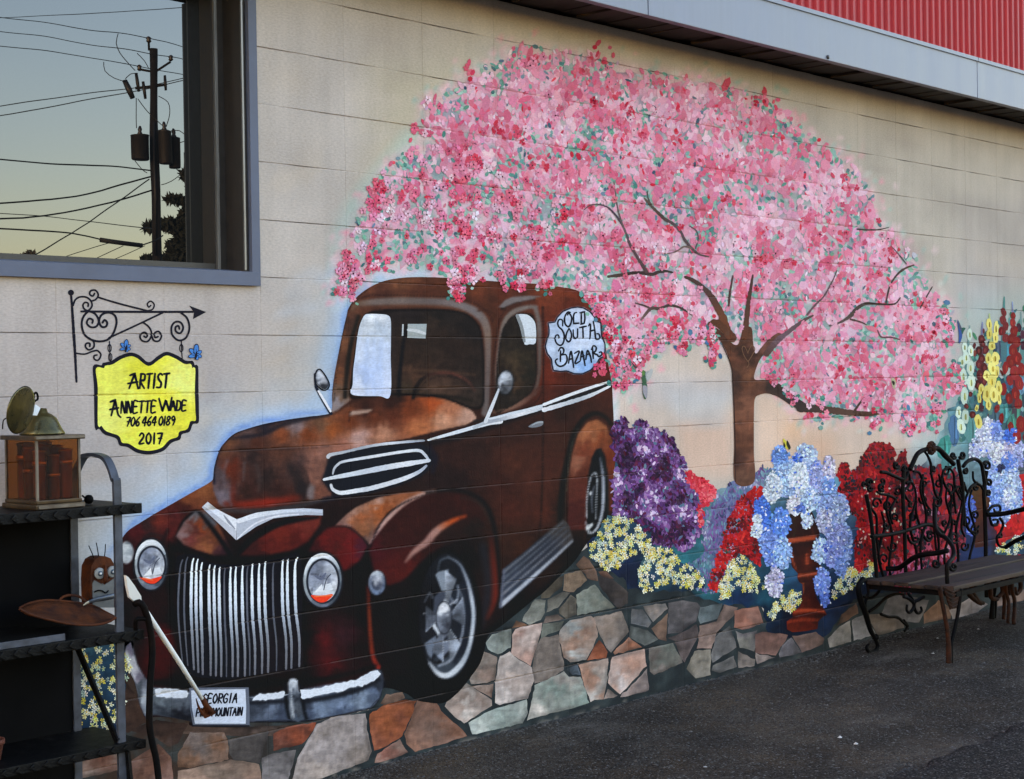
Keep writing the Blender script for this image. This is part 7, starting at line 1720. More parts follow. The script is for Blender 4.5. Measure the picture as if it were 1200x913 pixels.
# hydrangeas: heads of many small strokes, one over another
def hydrangea(label, heads, layer, seed, group="painted hydrangeas"):
    g_ = np.random.default_rng(seed)
    xs = np.array([(h[0], h[1]) for h in heads]); e_ = empty("painted_hydrangea", tuple(at(xs[:, 0].mean(), xs[:, 1].max(), 0)), label, "mural flowers", group)
    for i, (x, y, rx, ry, c) in enumerate(heads):
        c = np.array(c, float); cv = Canvas(tuple(c * .64))
        pl = jagged(ell(x, y, rx, ry, 18), 4, .8, seed + i)
        P_ = Paint().sheet(pl, cv, 5)
        n = int(rx * ry * 1.25)
        C_ = scatter(pl, n, g_, 1.2)
        k = g_.random((n, 1)); cc = np.where(k < .3, c * .80, np.where(k < .78, c * .96, np.minimum(c * 1.1 + 10, 236)))
        cc[g_.random(n) < .035] = (70, 114, 220); cc[g_.random(n) < .04] = (220, 226, 236)
        P_.dabs(C_, strokes(n, g_, 3.8, 2.2, 1.5, 1.1), jit(cc, g_, 7))
        sub(P_, "flower_head", layer + 6e-5 * i, e_)
    return e_
HY = [(906, 640, 13, 24, (112, 142, 224)), (985, 640, 12, 30, (132, 160, 226)), (972, 600, 14, 26, (140, 164, 224)), (940, 560, 22, 30, (150, 176, 226)), (893, 605, 9, 23, (72, 120, 228)), (914, 535, 9, 11, (104, 144, 216)), (913, 548, 8, 8, (128, 164, 226)), (945, 531, 11, 10, (172, 194, 226)), (934, 537, 4.5, 4.5, (60, 108, 224)), (920, 562, 10, 20, (152, 182, 226)), (957, 560, 9, 19, (152, 162, 216)), (971, 548, 7, 14, (198, 194, 222)), (970, 570, 8, 11, (120, 160, 230)), (936, 562, 10.5, 20, (206, 221, 236)),
      (905, 571, 9.5, 17, (198, 216, 236)), (930, 592, 8, 11, (214, 216, 230)), (950, 584, 10, 13, (166, 194, 236)), (945, 609, 6, 11, (196, 214, 240)), (886.5, 618, 5.5, 14, (206, 222, 236)), (914, 612, 10.5, 17, (96, 142, 234)), (984, 596, 9, 17, (156, 176, 222)), (965, 610, 8, 15, (176, 184, 222)), (900, 638, 10, 14, (116, 148, 226)), (916, 648, 10, 18, (142, 178, 236)), (980, 628, 12, 14, (140, 154, 216)), (960, 646, 8.5, 15, (172, 200, 240)), (975, 648, 10, 16, (134, 152, 226)), (968, 641, 4, 5, (52, 84, 206)), (907, 682, 9.5, 17, (194, 194, 230)), (963, 682, 8.5, 17, (118, 146, 226)), (966, 702, 5, 11, (98, 128, 220)), (985, 664, 6, 12, (110, 140, 210)), (938, 596, 5, 5, (88, 120, 200))]
hydrangea("blue and white hydrangea heads painted heaped over the middle urn", HY, .0024, 900)
HY2 = [(1165, 520, 16, 18, (140, 164, 226)), (1180, 575, 16, 26, (136, 164, 230)), (1166, 560, 14, 22, (142, 168, 230)), (1190, 530, 8, 16, (160, 170, 220)), (1151, 507, 8, 10, (186, 196, 226)), (1158, 497, 6, 8, (198, 204, 226)), (1167, 502, 6, 9, (122, 152, 232)), (1183, 512, 7, 10, (72, 120, 234)), (1143, 527, 7, 13, (176, 188, 226)), (1155, 524, 8, 10, (200, 210, 234)), (1168, 531, 7, 13, (208, 216, 234)), (1180, 527, 6, 9, (192, 188, 222)), (1182, 543, 9, 12, (104, 142, 228)), (1191, 540, 6, 10, (150, 160, 214)), (1171, 563, 8, 13, (156, 184, 234)), (1186, 562, 7, 14, (176, 198, 236)), (1167, 580, 7, 10, (120, 156, 232)), (1183, 583, 8, 12, (192, 206, 236)), (1190, 592, 7, 10, (152, 178, 230)), (1166, 600, 7, 14, (116, 150, 230)), (1136, 604, 5, 24, (86, 112, 206)), (1176, 606, 5, 9, (150, 176, 230)), (1172, 548, 4, 5, (40, 44, 84))]
hydrangea("blue hydrangeas painted at the right behind the far end of the iron bench", HY2, .0024, 950)
# daisies
def daisies(label, poly, n, layer, seed, r_=3.6, base=(20, 40, 70)):
    g_ = np.random.default_rng(seed)
    p = jagged(smooth(poly, True, 4), 5, 1.2, seed)
    cv = Canvas(base); cv.shade(poly, [(p[:, 0].min(), p[:, 1].min(), (60, 100, 110)), (p[:, 0].mean(), p[:, 1].mean(), (32, 60, 84)), (p[:, 0].max(), p[:, 1].max(), base)], grow=6, grain=.4)
    o = Paint().sheet(p, cv, 4).build("painted_daisies", layer, None); tag(o, label, "mural flowers", "clumps of painted daisies")
    C_ = scatter(poly, n, g_, 1.0)
    k = g_.choice(5, n, p=[.34, .3, .16, .12, .08])
    cc = np.array([(222, 226, 204), (208, 214, 150), (206, 202, 84), (170, 190, 176), (190, 180, 60)], float)[k]
    T = petals(n, g_, np.clip(g_.normal(r_ * .88, .5, n), 2.0, 5), asp=.84, fat=.34)
    D_ = Paint().dabs(C_, T, jit(cc, g_, 10))
    q = g_.random(n) < .6
    D_.add((strokes(n, g_, 2.0, 1.6, 0, 1)[q] + C_[q][:, None, None, :]).reshape(-1, 3, 2), np.array((206, 176, 60)) / 255., 4.6e-4)
    b = sub(D_, "daisy_flowers", layer + .0004, o); b["kind"] = "stuff"
DA = [("cream daisies painted directly under the lilac bush", [(691, 640), (699, 626), (710, 608), (727, 605), (742, 612), (756, 625), (765, 640), (768, 656), (755, 652), (741, 648), (716, 669), (704, 663), (693, 655)], 230),
      ("cream and yellow daisies painted trailing towards the right along the ledge", [(750, 660), (768, 640), (785, 645), (797, 660), (815, 668), (828, 686), (822, 688), (800, 690), (785, 680), (762, 690), (752, 693), (747, 674)], 190),
      ("rounded yellow daisy clump painted in front of the red salvia", [(845, 702), (842, 690), (848, 675), (860, 655), (870, 651), (884, 668), (893, 688), (890, 695), (870, 690), (855, 692), (850, 703)], 130), ("small yellow daisy clump painted at the foot of the urn", [(899, 722), (905, 712), (915, 700), (925, 690), (936, 694), (938, 705), (928, 716), (916, 712), (905, 724)], 70),
      ("pale yellow daisies painted beside the front leg of the bench", [(974, 698), (980, 680), (994, 666), (1008, 672), (1022, 658), (1028, 664), (1024, 674), (1006, 685), (992, 692), (981, 702)], 90), ("pale daisies painted on the wall behind the metal shelf", [(84, 762), (94, 744), (125, 738), (152, 742), (156, 770), (146, 800), (142, 852), (112, 858), (86, 850)], 200),
      ("cream daisies painted at the right edge beneath the red poppies", [(1164, 646), (1180, 634), (1210, 622), (1240, 622), (1240, 648), (1180, 650)], 70)]
for i, (lb, pl, n) in enumerate(DA): daisies(lb, pl, n, .0026 if i != 5 else .0012, 700 + i, 3.7 if i != 5 else 4.2)
# hollyhocks
def hollyhock(label, stem, flor, rim, heart, layer, seed, tip=None):
    g_ = np.random.default_rng(seed); f = np.array(flor, float)
    e_ = empty("painted_hollyhock", tuple(at(f[:, 0].mean(), f[:, 1].max(), 0)), label, "mural flowers", "painted hollyhock spires")
    sub(Paint().ribbon(stem, [5, 7, 4, 1.5][::1], tip or [(70, 110, 120), (84, 130, 130), (120, 150, 150)], wob=.3), "stem", layer, e_)
    for i, (x, y, rx, ry) in enumerate(flor):
        r1 = np.clip(np.array(rim) + g_.normal(0, 9), 0, 250); P_ = Paint()
        P_.flat(jagged(ell(x, y, rx * 1.15, ry * 1.12, 14, g_.normal(0, .15)), 3, .35, i), r1).flat(ell(x + g_.normal(0, .4), y + ry * .1, rx * .42, ry * .5, 10), (np.array(heart) * .6 + r1 * .4) * g_.uniform(.85, 1.1)).ribbon([(x, y - ry * .3), (x + .3, y + ry * .4)], [.8, 1.4], np.clip(np.array(heart) * .6, 0, 255))
        sub(P_, "floret", layer + .0003 + 3e-5 * i, e_)
hollyhock("pale green white hollyhock spire painted right of the blossom tree", [(1128, 500), (1132, 450), (1134, 410), (1136, 382)], [(1136, 392, 2.5, 7), (1130, 407, 2.8, 6), (1137, 411, 3, 6), (1127, 424, 4, 6.5), (1132, 419, 3.2, 7), (1137, 431, 4, 8), (1129, 441, 3.4, 9.5), (1138, 448, 4.2, 9), (1130, 464, 4, 10), (1123, 483, 3, 7), (1131, 488, 3.8, 8), (1126, 500, 4.4, 8.5)], (190, 214, 200), (196, 204, 110), .0020, 31)
hollyhock("maroon hollyhock spire with blue tip painted between two pale spires", [(1150, 480), (1150, 440), (1150, 400), (1151, 378)], [(1150, 397, 3.4, 4), (1151, 403, 3.2, 4), (1147, 411, 3.4, 5), (1154.5, 410, 3, 5), (1150, 420, 3.6, 5), (1147, 427, 3.4, 5), (1153, 431, 3.4, 6), (1148, 440, 3.6, 6), (1153, 446, 3.4, 6), (1146, 451, 3.4, 6), (1137, 462, 2.4, 3), (1139, 486, 3.6, 4), (1132, 476, 2.6, 3.4)], (84, 12, 22), (176, 80, 70), .0020, 32, [(70, 30, 40), (84, 40, 50), (120, 136, 176)])
hollyhock("yellow hollyhock spire painted between the maroon and red spires", [(1160, 484), (1161, 440), (1161, 400), (1159, 368)], [(1159, 380, 2.6, 7), (1159, 391, 3, 6), (1167, 385, 2.4, 9), (1166, 396, 2.6, 6), (1162, 405, 3.6, 5), (1158, 420, 3.4, 6), (1166, 420, 4.4, 7), (1163, 432, 4.6, 7), (1168, 436, 2.6, 7), (1156, 440, 3.6, 6), (1162, 447, 4.6, 8), (1170, 455, 3.4, 8), (1156, 461, 4.2, 9), (1164, 462, 4.2, 9), (1149, 456, 3, 6), (1147, 466, 2, 6), (1170, 466, 2, 8), (1158, 474, 2.6, 7), (1144, 478, 2.2, 4), (1146, 494, 4, 8)], (216, 208, 110), (206, 176, 44), .0022, 33, [(80, 120, 110), (150, 170, 110), (170, 190, 130)])
hollyhock("dark red hollyhock spire with teal tip painted behind the yellow one", [(1176, 430), (1176, 400), (1176, 372), (1176.5, 348)], [(1176, 366, 2.6, 5), (1175, 375, 3.4, 5), (1178, 382, 3.2, 5), (1174, 388, 3.6, 5), (1178, 396, 3.6, 5)], (112, 26, 32), (150, 44, 44), .0020, 34, [(60, 104, 116), (74, 120, 126), (70, 136, 130)])
hollyhock("tall red hollyhock spire painted near the right edge of the picture", [(1188, 500), (1188, 440), (1187, 390), (1186, 354)], [(1187, 370, 2.6, 4), (1186.5, 378, 3, 5), (1188, 388, 4, 6), (1185, 397, 4, 6), (1191, 401, 4, 6), (1187, 411, 4.4, 7), (1192, 420, 4.4, 7), (1184, 424, 4.4, 7), (1178, 431, 3.4, 7), (1189, 437, 4.8, 8), (1197, 433, 4, 7), (1194, 449, 4.4, 8), (1183, 446, 3, 6), (1175, 456, 3.4, 7), (1190, 462, 4, 8), (1182, 467, 3.6, 6), (1193, 473, 4, 6), (1168, 479, 2.4, 5), (1173, 490, 2.4, 6), (1196, 497, 5, 9), (1191, 512, 4.4, 8), (1184, 500, 3, 6)], (132, 18, 22), (190, 60, 40), .0021, 35, [(50, 84, 96), (90, 30, 40), (60, 40, 60), (140, 160, 200)])
hollyhock("purple tipped hollyhock spire painted at the right edge of the picture", [(1198, 460), (1198, 420), (1196.5, 392), (1196, 366)], [(1194, 384, 2.4, 5), (1198, 392, 2.6, 5), (1194, 397, 2.4, 4), (1199, 405, 3, 5)], (70, 26, 52), (110, 36, 60), .0020, 36)
g_ = np.random.default_rng(44)
C = scatter([(1140, 395), (1205, 355), (1240, 380), (1240, 545), (1120, 515), (1124, 440)], 420, g_); C = C[(C[:, 0] > 1138) | (C[:, 1] > 430)]
o = Paint().dabs(C, strokes(len(C), g_, 9, 3.6, 1.5, .4), jit(pick([(60, 110, 112), (84, 140, 130), (40, 74, 92), (60, 120, 92), (110, 150, 150), (96, 22, 30)], [4, 3, 3, 2, 2, 1.6], len(C), g_), g_, 9)).build("painted_stems", .00165, None); tag(o, "tangle of green and teal stems painted behind the hollyhock spires", "mural flowers"); o["kind"] = "stuff"
lf = Paint()
for (x, y, rx, ry, c, a) in [(1177, 412, 9, 14, (56, 120, 138), 0), (1171, 411, 6, 13, (74, 92, 116), 0), (1106, 524, 8, 14, (60, 140, 132), .2), (1150, 470, 6, 11, (66, 134, 134), 0), (1176, 484, 7, 12, (70, 140, 140), .1), (1190, 484, 6, 12, (64, 130, 110), 0), (1165, 489, 8, 8, (60, 92, 108), 0), (1197, 452, 4, 11, (96, 140, 170), 0), (1183, 450, 4, 9, (50, 84, 112), 0), (1139, 505, 8, 16, (84, 140, 140), .2), (1118, 505, 5, 20, (70, 110, 150), 0), (1110, 545, 8, 10, (84, 140, 140), 0), (1185, 496, 6, 10, (60, 128, 112), 0)]:
    lf.flat(jagged(ell(x, y, rx, ry, 20, a), 4, .8, int(x)), c).ribbon([(x, y - ry * .8), (x + 1, y), (x, y + ry * .8)], [.8, 2.2, .8], tuple(v * .72 for v in c)).ribbon([(x + rx * .4, y - ry * .5), (x + rx * .45, y + ry * .4)], [1, 2.4], tuple(min(220, v * 1.25) for v in c))
o = lf.build("painted_leaves", .0017, None); tag(o, "broad teal leaves painted low among the hollyhock spires", "mural flowers"); o["kind"] = "stuff"
# birds and butterflies
def critter(name, label, cat, parts_):
    P_ = Paint()
    for (pl, c) in parts_: P_.flat(smooth(pl, True, 1.5), c)
    return tag(P_.build(name, .0032, None), label, cat)
critter("painted_hummingbird", "small green hummingbird painted between the truck and the tree trunk", "mural bird", [([(752, 434), (757, 437), (757, 447), (758, 455), (756, 468), (753, 462), (752, 446), (750, 440)], (60, 96, 70)), ([(756, 436), (762, 436), (761, 444), (757, 446)], (150, 160, 160)), ([(739, 424), (746, 431), (752, 437), (751, 439), (745, 434)], (60, 70, 72)), ([(757, 440), (763, 432), (764, 437), (759, 447)], (170, 176, 176)), ([(748, 431), (751, 437), (749, 437)], (30, 36, 36)), ([(753, 452), (758, 454), (757, 467), (753, 460)], (150, 150, 160)), ([(750, 434), (754, 434), (755, 439), (751, 440)], (90, 130, 70))])
critter("painted_hummingbird", "small blue hummingbird painted above the pale hollyhock spire", "mural bird", [([(1121, 374), (1124, 384), (1127, 388), (1127, 394), (1125, 401), (1123, 402), (1123, 390)], (50, 84, 150)), ([(1127, 384), (1131, 384.5), (1129, 388), (1127, 392), (1126, 387)], (40, 90, 76)), ([(1122, 375), (1127, 386), (1124, 386)], (70, 80, 100))])
critter("painted_butterfly", "tiny yellow butterfly painted above the blue hydrangeas", "mural insect", [([(917, 514), (922, 519), (924, 526), (919, 524)], (196, 190, 60)), ([(922, 516), (926, 524), (924, 527), (921, 521)], (40, 40, 30)), ([(918, 518), (920, 523), (918, 524)], (50, 48, 30))])
critter("painted_bee", "tiny pale bee painted low in the blossom of the tree", "mural insect", [([(1044, 443), (1049, 446), (1048, 456), (1045, 452)], (176, 176, 140)), ([(1045, 446), (1048, 448), (1047, 452), (1045, 449)], (40, 40, 34))])

# ------------------------------------------------------------------ painted artist's sign on its scrolled bracket
IRON = (26, 26, 38)
sg = empty("painted_hanging_sign", tuple(at(170, 532, 0)), "yellow painted shop sign with black edge hanging from a scrolled bracket", "mural sign")
t4 = lambda *p: tl(0, 228, 4, *p)
bk = Paint()
bk.ribbon(t4((332, 462), (338, 540), (345, 650), (352, 760), (358, 878)), [2.6, 3.2, 3.6, 3, 2.6], IRON, wob=.15).flat(ell(83, 343, 3.6, 3.4, 16), IRON)
bk.ribbon(t4((380, 548), (640, 550), (905, 550)), [2.4, 2.8, 2.6], IRON).flat(t4((885, 520), (966, 551), (904, 584), (908, 552)), IRON)
for st, w_ in [([(460, 482), (560, 512), (690, 545)], 2.2), ([(770, 550), (640, 612), (510, 672)], 2.2), ([(342, 520), (352, 494), (375, 480), (405, 482), (426, 500), (430, 524), (412, 544), (394, 536), (388, 518), (398, 506), (412, 510), (412, 524)], 2.2), ([(425, 500), (448, 492), (460, 470), (446, 449), (424, 452), (420, 468), (434, 476), (442, 464)], 2.2),
               ([(415, 545), (392, 570), (382, 605), (390, 645), (412, 672), (455, 688), (500, 682), (528, 655), (545, 605), (538, 568), (508, 553), (476, 564), (464, 592), (474, 618), (494, 620), (502, 602), (490, 588), (480, 600)], 2.6), ([(420, 548), (448, 562), (462, 595), (448, 620), (422, 620), (406, 602), (416, 582), (434, 588), (432, 602)], 2.4),
               ([(690, 545), (714, 538), (722, 516), (706, 500), (690, 512), (696, 528), (706, 520)], 1.8), ([(670, 600), (698, 622), (710, 656), (692, 688), (664, 684), (656, 662), (674, 646), (690, 656), (684, 670), (674, 664)], 2.2), ([(708, 655), (720, 684), (744, 686), (756, 662), (742, 642), (724, 650), (726, 670), (740, 666)], 2.2),
               ([(848, 555), (876, 580), (887, 625), (872, 670), (838, 684), (808, 660), (803, 622), (820, 598), (846, 600), (858, 626), (844, 650), (824, 642), (822, 622), (836, 616), (840, 630)], 2.4), ([(415, 672), (438, 690), (438, 716), (416, 728), (400, 714), (404, 698), (420, 698), (420, 712)], 2.2), ([(356, 744), (396, 748), (430, 736), (456, 732), (472, 752), (460, 776), (442, 772), (440, 756), (454, 752)], 2.0),
               ([(512, 688), (514, 735), (516, 780)], 1.3), ([(849, 682), (851, 735), (854, 776)], 1.3)]:
    bk.ribbon(t4(*st), w_, IRON, step=1.2)
for (x, y) in [(513, 720), (516, 762), (849, 720)]:
    bk.ribbon(ell(x / 4, 228 + y / 4, 2.0, 4.6, 12), 1.1, IRON, closed=True, curve=False, step=1.2)
sub(bk, "bracket", .0008, sg)
PLQ = [(109, 429), (119, 428), (120, 425.5), (130, 423), (140, 417), (152.5, 413.2), (162.5, 416), (174, 424.5), (185, 417), (195, 412.3), (207.5, 416.5), (217.5, 422.5), (226, 423), (228, 428), (232, 429), (232.5, 455), (233, 480), (232.5, 495.5), (226, 497), (222, 506), (213, 509), (211, 515), (201, 519), (192, 528), (180, 532), (170, 532.5), (159, 530), (149, 524), (140, 522), (136, 514), (122, 509), (116, 502.5), (111, 501), (110, 455)]
pq = sub(Paint().flat(smooth(PLQ, True, 2.5), IRON, 6), "board", .0008, sg)
yc = Canvas((222, 224, 66)); yc.shade(PLQ, [(130, 440, (226, 230, 90)), (170, 440, (216, 216, 50)), (210, 450, (232, 234, 120)), (125, 490, (226, 230, 110)), (170, 520, (228, 226, 70)), (215, 490, (218, 216, 56)), (190, 470, (224, 222, 60)), (150, 465, (230, 232, 96))], grow=4, grain=.14)
sub(Paint().sheet(smooth(inset(PLQ, 4.4), True, 2.5), yc, 2.5), "yellow_field", .0011, pq)
def lettering(s, *a, strokes_=(), **k):
    """one painted word, its first letters drawn stroke by stroke"""
    tx = Paint(); word(tx, s, *a, **k)
    for st in strokes_: tx.ribbon(st, [2.2, 3.0, 2.2], INK, step=1.2, curve=False)
    sub(tx, "lettering", .0016, pq)
lettering("RTIST", 163.5, 197.5, 438, 455, 2.6, INK, .1, -.5, .22, {'I': .5}, strokes_=([(151, 455), (157.5, 438), (161.5, 455.5)], [(152, 440), (158, 437.5)], [(149.5, 449.5), (161, 447.5)]))
lettering("NNETTE", 141.5, 182.5, 470.5, 484, 2.3, INK, .08, -1.0, .22, strokes_=([(130, 487), (134.5, 469), (138, 486), (141, 489)], [(129, 471), (135, 468.5)], [(128.5, 480), (138.5, 478)]))
lettering("ADE", 200, 218, 469.5, 481, 2.3, INK, .08, 0, .2, strokes_=([(186, 467), (190, 482), (194, 469), (198, 482), (201, 466)],))
lettering("706 464 0189", 147.5, 205, 489, 499.5, 2.0, INK, .15, -1.5, .18, {'1': .4, ' ': .25})
lettering("2017", 162.5, 190, 507.5, 520, 2.4, INK, .05, 0, .3)

for k, (x, y, lab) in enumerate([(147, 408, "small blue butterfly painted on the upper left edge of the yellow sign"), (229, 416, "larger blue butterfly painted at the upper right corner of the yellow sign")]):
    s = 1.0 if k else .8; P_ = Paint()
    for (a, ln, wd) in [(-2.4, 10, 6), (-1.5, 12, 7), (-.6, 8, 5), (.3, 7, 5), (1.2, 6, 4), (2.9, 9, 5)]:
        c = np.array((x + math.cos(a) * ln * .5 * s, y + math.sin(a) * ln * .55 * s))
        P_.flat(ell(c[0], c[1], ln * .56 * s, wd * .5 * s, 14, a), (30, 40, 70)).flat(ell(c[0], c[1], ln * .46 * s, wd * .36 * s, 12, a), (70, 130, 205)).ribbon([(x, y), tuple(c)], [.8, .6], (28, 36, 60), step=1)
    P_.flat(ell(x, y + 1, 1.3, 5 * s, 10, .2), (26, 26, 40))
    tag(P_.build("painted_butterfly", .0030, None), lab, "mural insect", "blue butterflies on the painted sign")
# ------------------------------------------------------------------ wrought-iron bench against the wall
M_IRON = plain_material("black_iron", (.0018, .0018, .0021), .65, .0, .07, scale=16, col2=(.006, .003, .0022), lo=.3, hi=.5, bump=.35)
M_IRONR = plain_material("rusted_iron", (.040, .0135, .006), .8, .0, .12, scale=22, col2=(.008, .005, .004), bump=.5)
M_SEAT = plain_material("weathered_plank", (.052, .031, .022), .6, 0, .2, scale=10, stretch=(.12, 1, 1), col2=(.009, .0065, .006), bump=.4)
bench = empty("garden_bench", (5.2, -.42, 0), "black wrought iron garden bench with scrolled back and plank seat against the mural", "bench")
BY = -.17
tM = lambda *p: tl(1000, 510, 10.87, *p); tN = lambda *p: tl(1090, 510, 10.87, *p); tO = lambda *p: tl(1000, 590, 10.87, *p); tP = lambda *p: tl(1090, 590, 10.87, *p); tQ = lambda *p: tl(1000, 670, 10.87, *p); tR = lambda *p: tl(1090, 670, 10.87, *p)
def bar(name, pts, r_, mat=M_IRON, Y=BY, Y1=None, parent=bench, closed=False, n=7, flat=None):
    r_ = np.array(r_) * 1.12; m = len(pts); ys = np.linspace(Y, Y if Y1 is None else Y1, m) if not isinstance(Y, (list, tuple)) else Y
    P = curve3([at(u, v, Y=y) for (u, v), y in zip(pts, ys)], .008, closed)
    mb = MB(); mb.tube(P, r_, n, closed, flat); return mb.build(name, mat, parent)
def spiral(cx, cy, r0_, r1_, turns, a0, sgn=1, n=22):
    t = np.linspace(0, 1, n); r_ = r0_ + (r1_ - r0_) * t; a = a0 + sgn * turns * 2 * math.pi * t
    return [(cx + q * math.cos(b) * .82, cy + q * math.sin(b)) for q, b in zip(r_, a)]
# posts and crest
bar("back_post", [(1059, 548), (1058, 580), (1060, 620), (1061, 660), (1062, 686)], .010)
bar("back_post", tN((355, 310), (370, 420), (395, 540), (412, 700), (420, 900), (430, 1150)), .011)
bar("back_post", [(1156, 552), (1153, 575), (1154, 600), (1155, 640), (1156, 700)], .011)
bar("back_post", [(1015, 580), (1020, 605), (1024, 640), (1027, 672), (1027, 690)], .010)
bar("crest_rail", tM((720, 440), (760, 350), (810, 250), (870, 200), (930, 180), (985, 165), (1050, 165), (1110, 200), (1170, 270), (1250, 340)), .012)
bar("crest_rail", tN((30, 180), (100, 170), (190, 250), (300, 370)), .013)
bar("crest_rail", tN((420, 400), (470, 340), (540, 305), (610, 320), (655, 380), (672, 480), (690, 590), (700, 700)), .010)
bar("crest_rail", tM((350, 470), (420, 478), (520, 520), (640, 560), (700, 470)), .009)
for (cx, cy, r_, a0, sg) in [(1117, 534, 3.8, .5, 1), (1127.5, 533.5, 4.2, 2.6, -1), (1156.5, 546, 5.6, 3.4, 1), (1159, 566, 4.6, 2.6, 1), (1158, 577, 3.6, 3.6, -1), (1050, 545, 4.0, .3, 1), (1060, 549, 3.6, 2.8, -1), (1033, 571, 4.6, 1.0, 1), (1018, 566, 5.0, 0, -1), (1131, 552, 3.0, -1, 1)]:
    bar("scroll", spiral(cx, cy, r_, 1.2, 1.15, a0, sg), [.009, .008, .006], n=6)
mb = MB(); c = at(1089, 525, Y=BY)
for k in range(9):
    a = k * 6.283 / 9; q = c + Vector((math.cos(a) * .028, -.012, math.sin(a) * .026)); mb.lathe([(0, -.016), (.013, -.008), (.016, 0), (.012, .010), (0, .015)], q, 7)
mb.lathe([(0, -.02), (.017, -.01), (.017, .008), (0, .02)], c + Vector((0, -.02, 0)), 9)
mb.build("rosette", M_IRONR, bench)
# panel of the back: uprights that swell and curl
for pts in [tM((700, 450), (720, 560), (700, 650), (640, 720), (690, 820), (740, 860)), tM((760, 460), (840, 480), (885, 600), (890, 760), (930, 880), (990, 960)), tM((980, 480), (1010, 560), (1030, 700), (1080, 800), (1120, 700), (1125, 560), (1160, 440), (1250, 400)),
            tM((900, 200), (945, 260), (985, 360), (990, 480), (1010, 600)), tN((170, 440), (155, 520), (190, 640), (245, 720), (270, 800), (250, 960)), tN((250, 420), (300, 500), (310, 640), (350, 740), (390, 820)), tN((330, 640), (300, 720), (310, 860), (330, 1000)),
            tN((545, 460), (550, 560), (590, 610), (650, 650), (690, 740)), tN((600, 600), (520, 660), (470, 760), (440, 860)), tN((430, 600), (455, 690), (480, 740)), tO((225, 60), (290, 160), (300, 300), (300, 460), (320, 640)), tO((620, -60), (640, 150), (650, 330), (660, 520), (680, 650)),
            tO((800, -40), (800, 120), (840, 260), (845, 330)), tO((1030, -60), (1020, 100), (1030, 280), (1045, 480), (1060, 620)), tO((560, -80), (480, 60), (470, 160), (500, 260)), tP((270, -20), (260, 100), (245, 230), (200, 340), (160, 420)), tP((410, -20), (410, 160), (400, 320), (440, 420)), tP((440, 60), (450, 200), (490, 330), (560, 360), (620, 290)),
            tO((870, 330), (900, 420), (960, 480), (1010, 420)), tO((690, 400), (720, 480), (770, 510), (830, 470)), tM((300, 720), (350, 750), (430, 760), (520, 800), (560, 860))]:
    bar("scroll_bar", pts, [.006, .008, .006], n=6)
for (cx, cy, r_, a0, sg) in [(1019, 572, 4, 0, 1), (1034, 564, 4, 2, -1), (1094, 549, 3.4, 1, 1), (1143, 571, 3.6, 0, 1), (1107, 613, 3.6, 2, 1), (1117, 612, 3.2, 1, -1), (1038, 616, 4.2, 0, 1), (1012, 568, 3, 0, -1), (1067, 591, 3, 1, 1), (1088, 600, 3.4, 2, -1)]:
    bar("scroll", spiral(cx, cy, r_, 1, 1.1, a0, sg), [.007, .006, .005], n=6)
bar("lower_rail", tO((230, 420), (460, 395), (620, 360), (780, 310), (920, 270), (1040, 290), (1130, 360)), .010)
bar("lower_rail", tP((-60, 260), (60, 300), (130, 380), (170, 400)), .009)
# near arm: sweeps forward from the back to the front post
bar("arm_rest", tO((420, 830), (580, 820), (760, 700), (900, 650), (1080, 630), (1200, 600)), [.012, .013, .012], Y=[-.17, -.24, -.36, -.46, -.54, -.60])
bar("arm_rest", tP((60, 60), (70, 300), (130, 400), (200, 440), (290, 560), (290, 680), (220, 780), (215, 900), (220, 1020)), .010, Y=[-.34, -.42, -.5, -.56, -.62, -.64, -.66, -.66, -.66])
for (cx, cy, r_, a0, sg) in [(1096.5, 660, 5.4, 0, 1), (1117, 664, 5.0, 3, -1)]:
    bar("scroll", spiral(cx, cy, r_, 1, 1.2, a0, sg), [.008, .007, .005], n=6, Y=-.62)
bar("arm_rest", tP((700, 140), (860, 140), (1040, 110), (1200, 70), (1400, 20)), .013, Y=[-.17, -.22, -.3, -.4, -.5])
bar("arm_rest", tP((960, 560), (1080, 480), (1200, 430), (1330, 380)), .012, Y=[-.2, -.28, -.36, -.44])
for pts in [tP((720, 130), (790, 40), (880, 30), (890, 100), (830, 110), (810, 70)), tP((760, 180), (790, 270), (850, 270), (860, 210), (800, 210)), tP((890, 190), (930, 260), (900, 360), (850, 440), (880, 540), (960, 560)), tP((870, 430), (910, 420), (900, 370))]:
    bar("scroll_bar", pts, [.008, .008, .006], n=6, Y=-.2)
for k, (xa, ya, xb_) in enumerate([(1042, 578, 1044), (1070, 566, 1072), (1082, 556, 1081), (1100, 556, 1098), (1112, 566, 1109), (1124, 570, 1121), (1139, 574, 1138), (1033, 600, 1035)]):
    sw = 3.5 if k % 2 else -3.5
    bar("scroll_bar", [(xa, ya), (xa + sw, ya + 18), (xa - sw, ya + 50), (xb_ + sw * .6, ya + 82), (xb_, 676)], [.006, .008, .007], n=6, Y=BY + .004 * (k % 2))
# small C-scrolls that fill the back like lace
for k, (cx, cy) in enumerate([(1027, 590), (1040, 592), (1052, 575), (1066, 571), (1083, 566), (1100, 566), (1112, 572), (1125, 575), (1070, 606), (1098, 588), (1115, 592), (1030, 632), (1046, 640), (1074, 636), (1090, 628), (1118, 630), (1132, 610), (1143, 604), (1143, 622), (1130, 640), (1048, 606), (1036, 655), (1082, 585), (1108, 552)]):
    bar("scroll", spiral(cx, cy, 7.0 - 1.0 * (k % 3), 1.6, 1.15, k * 1.3, 1 if k % 2 else -1), [.0065, .006, .0045], n=6, Y=BY + .006 * (k % 3))
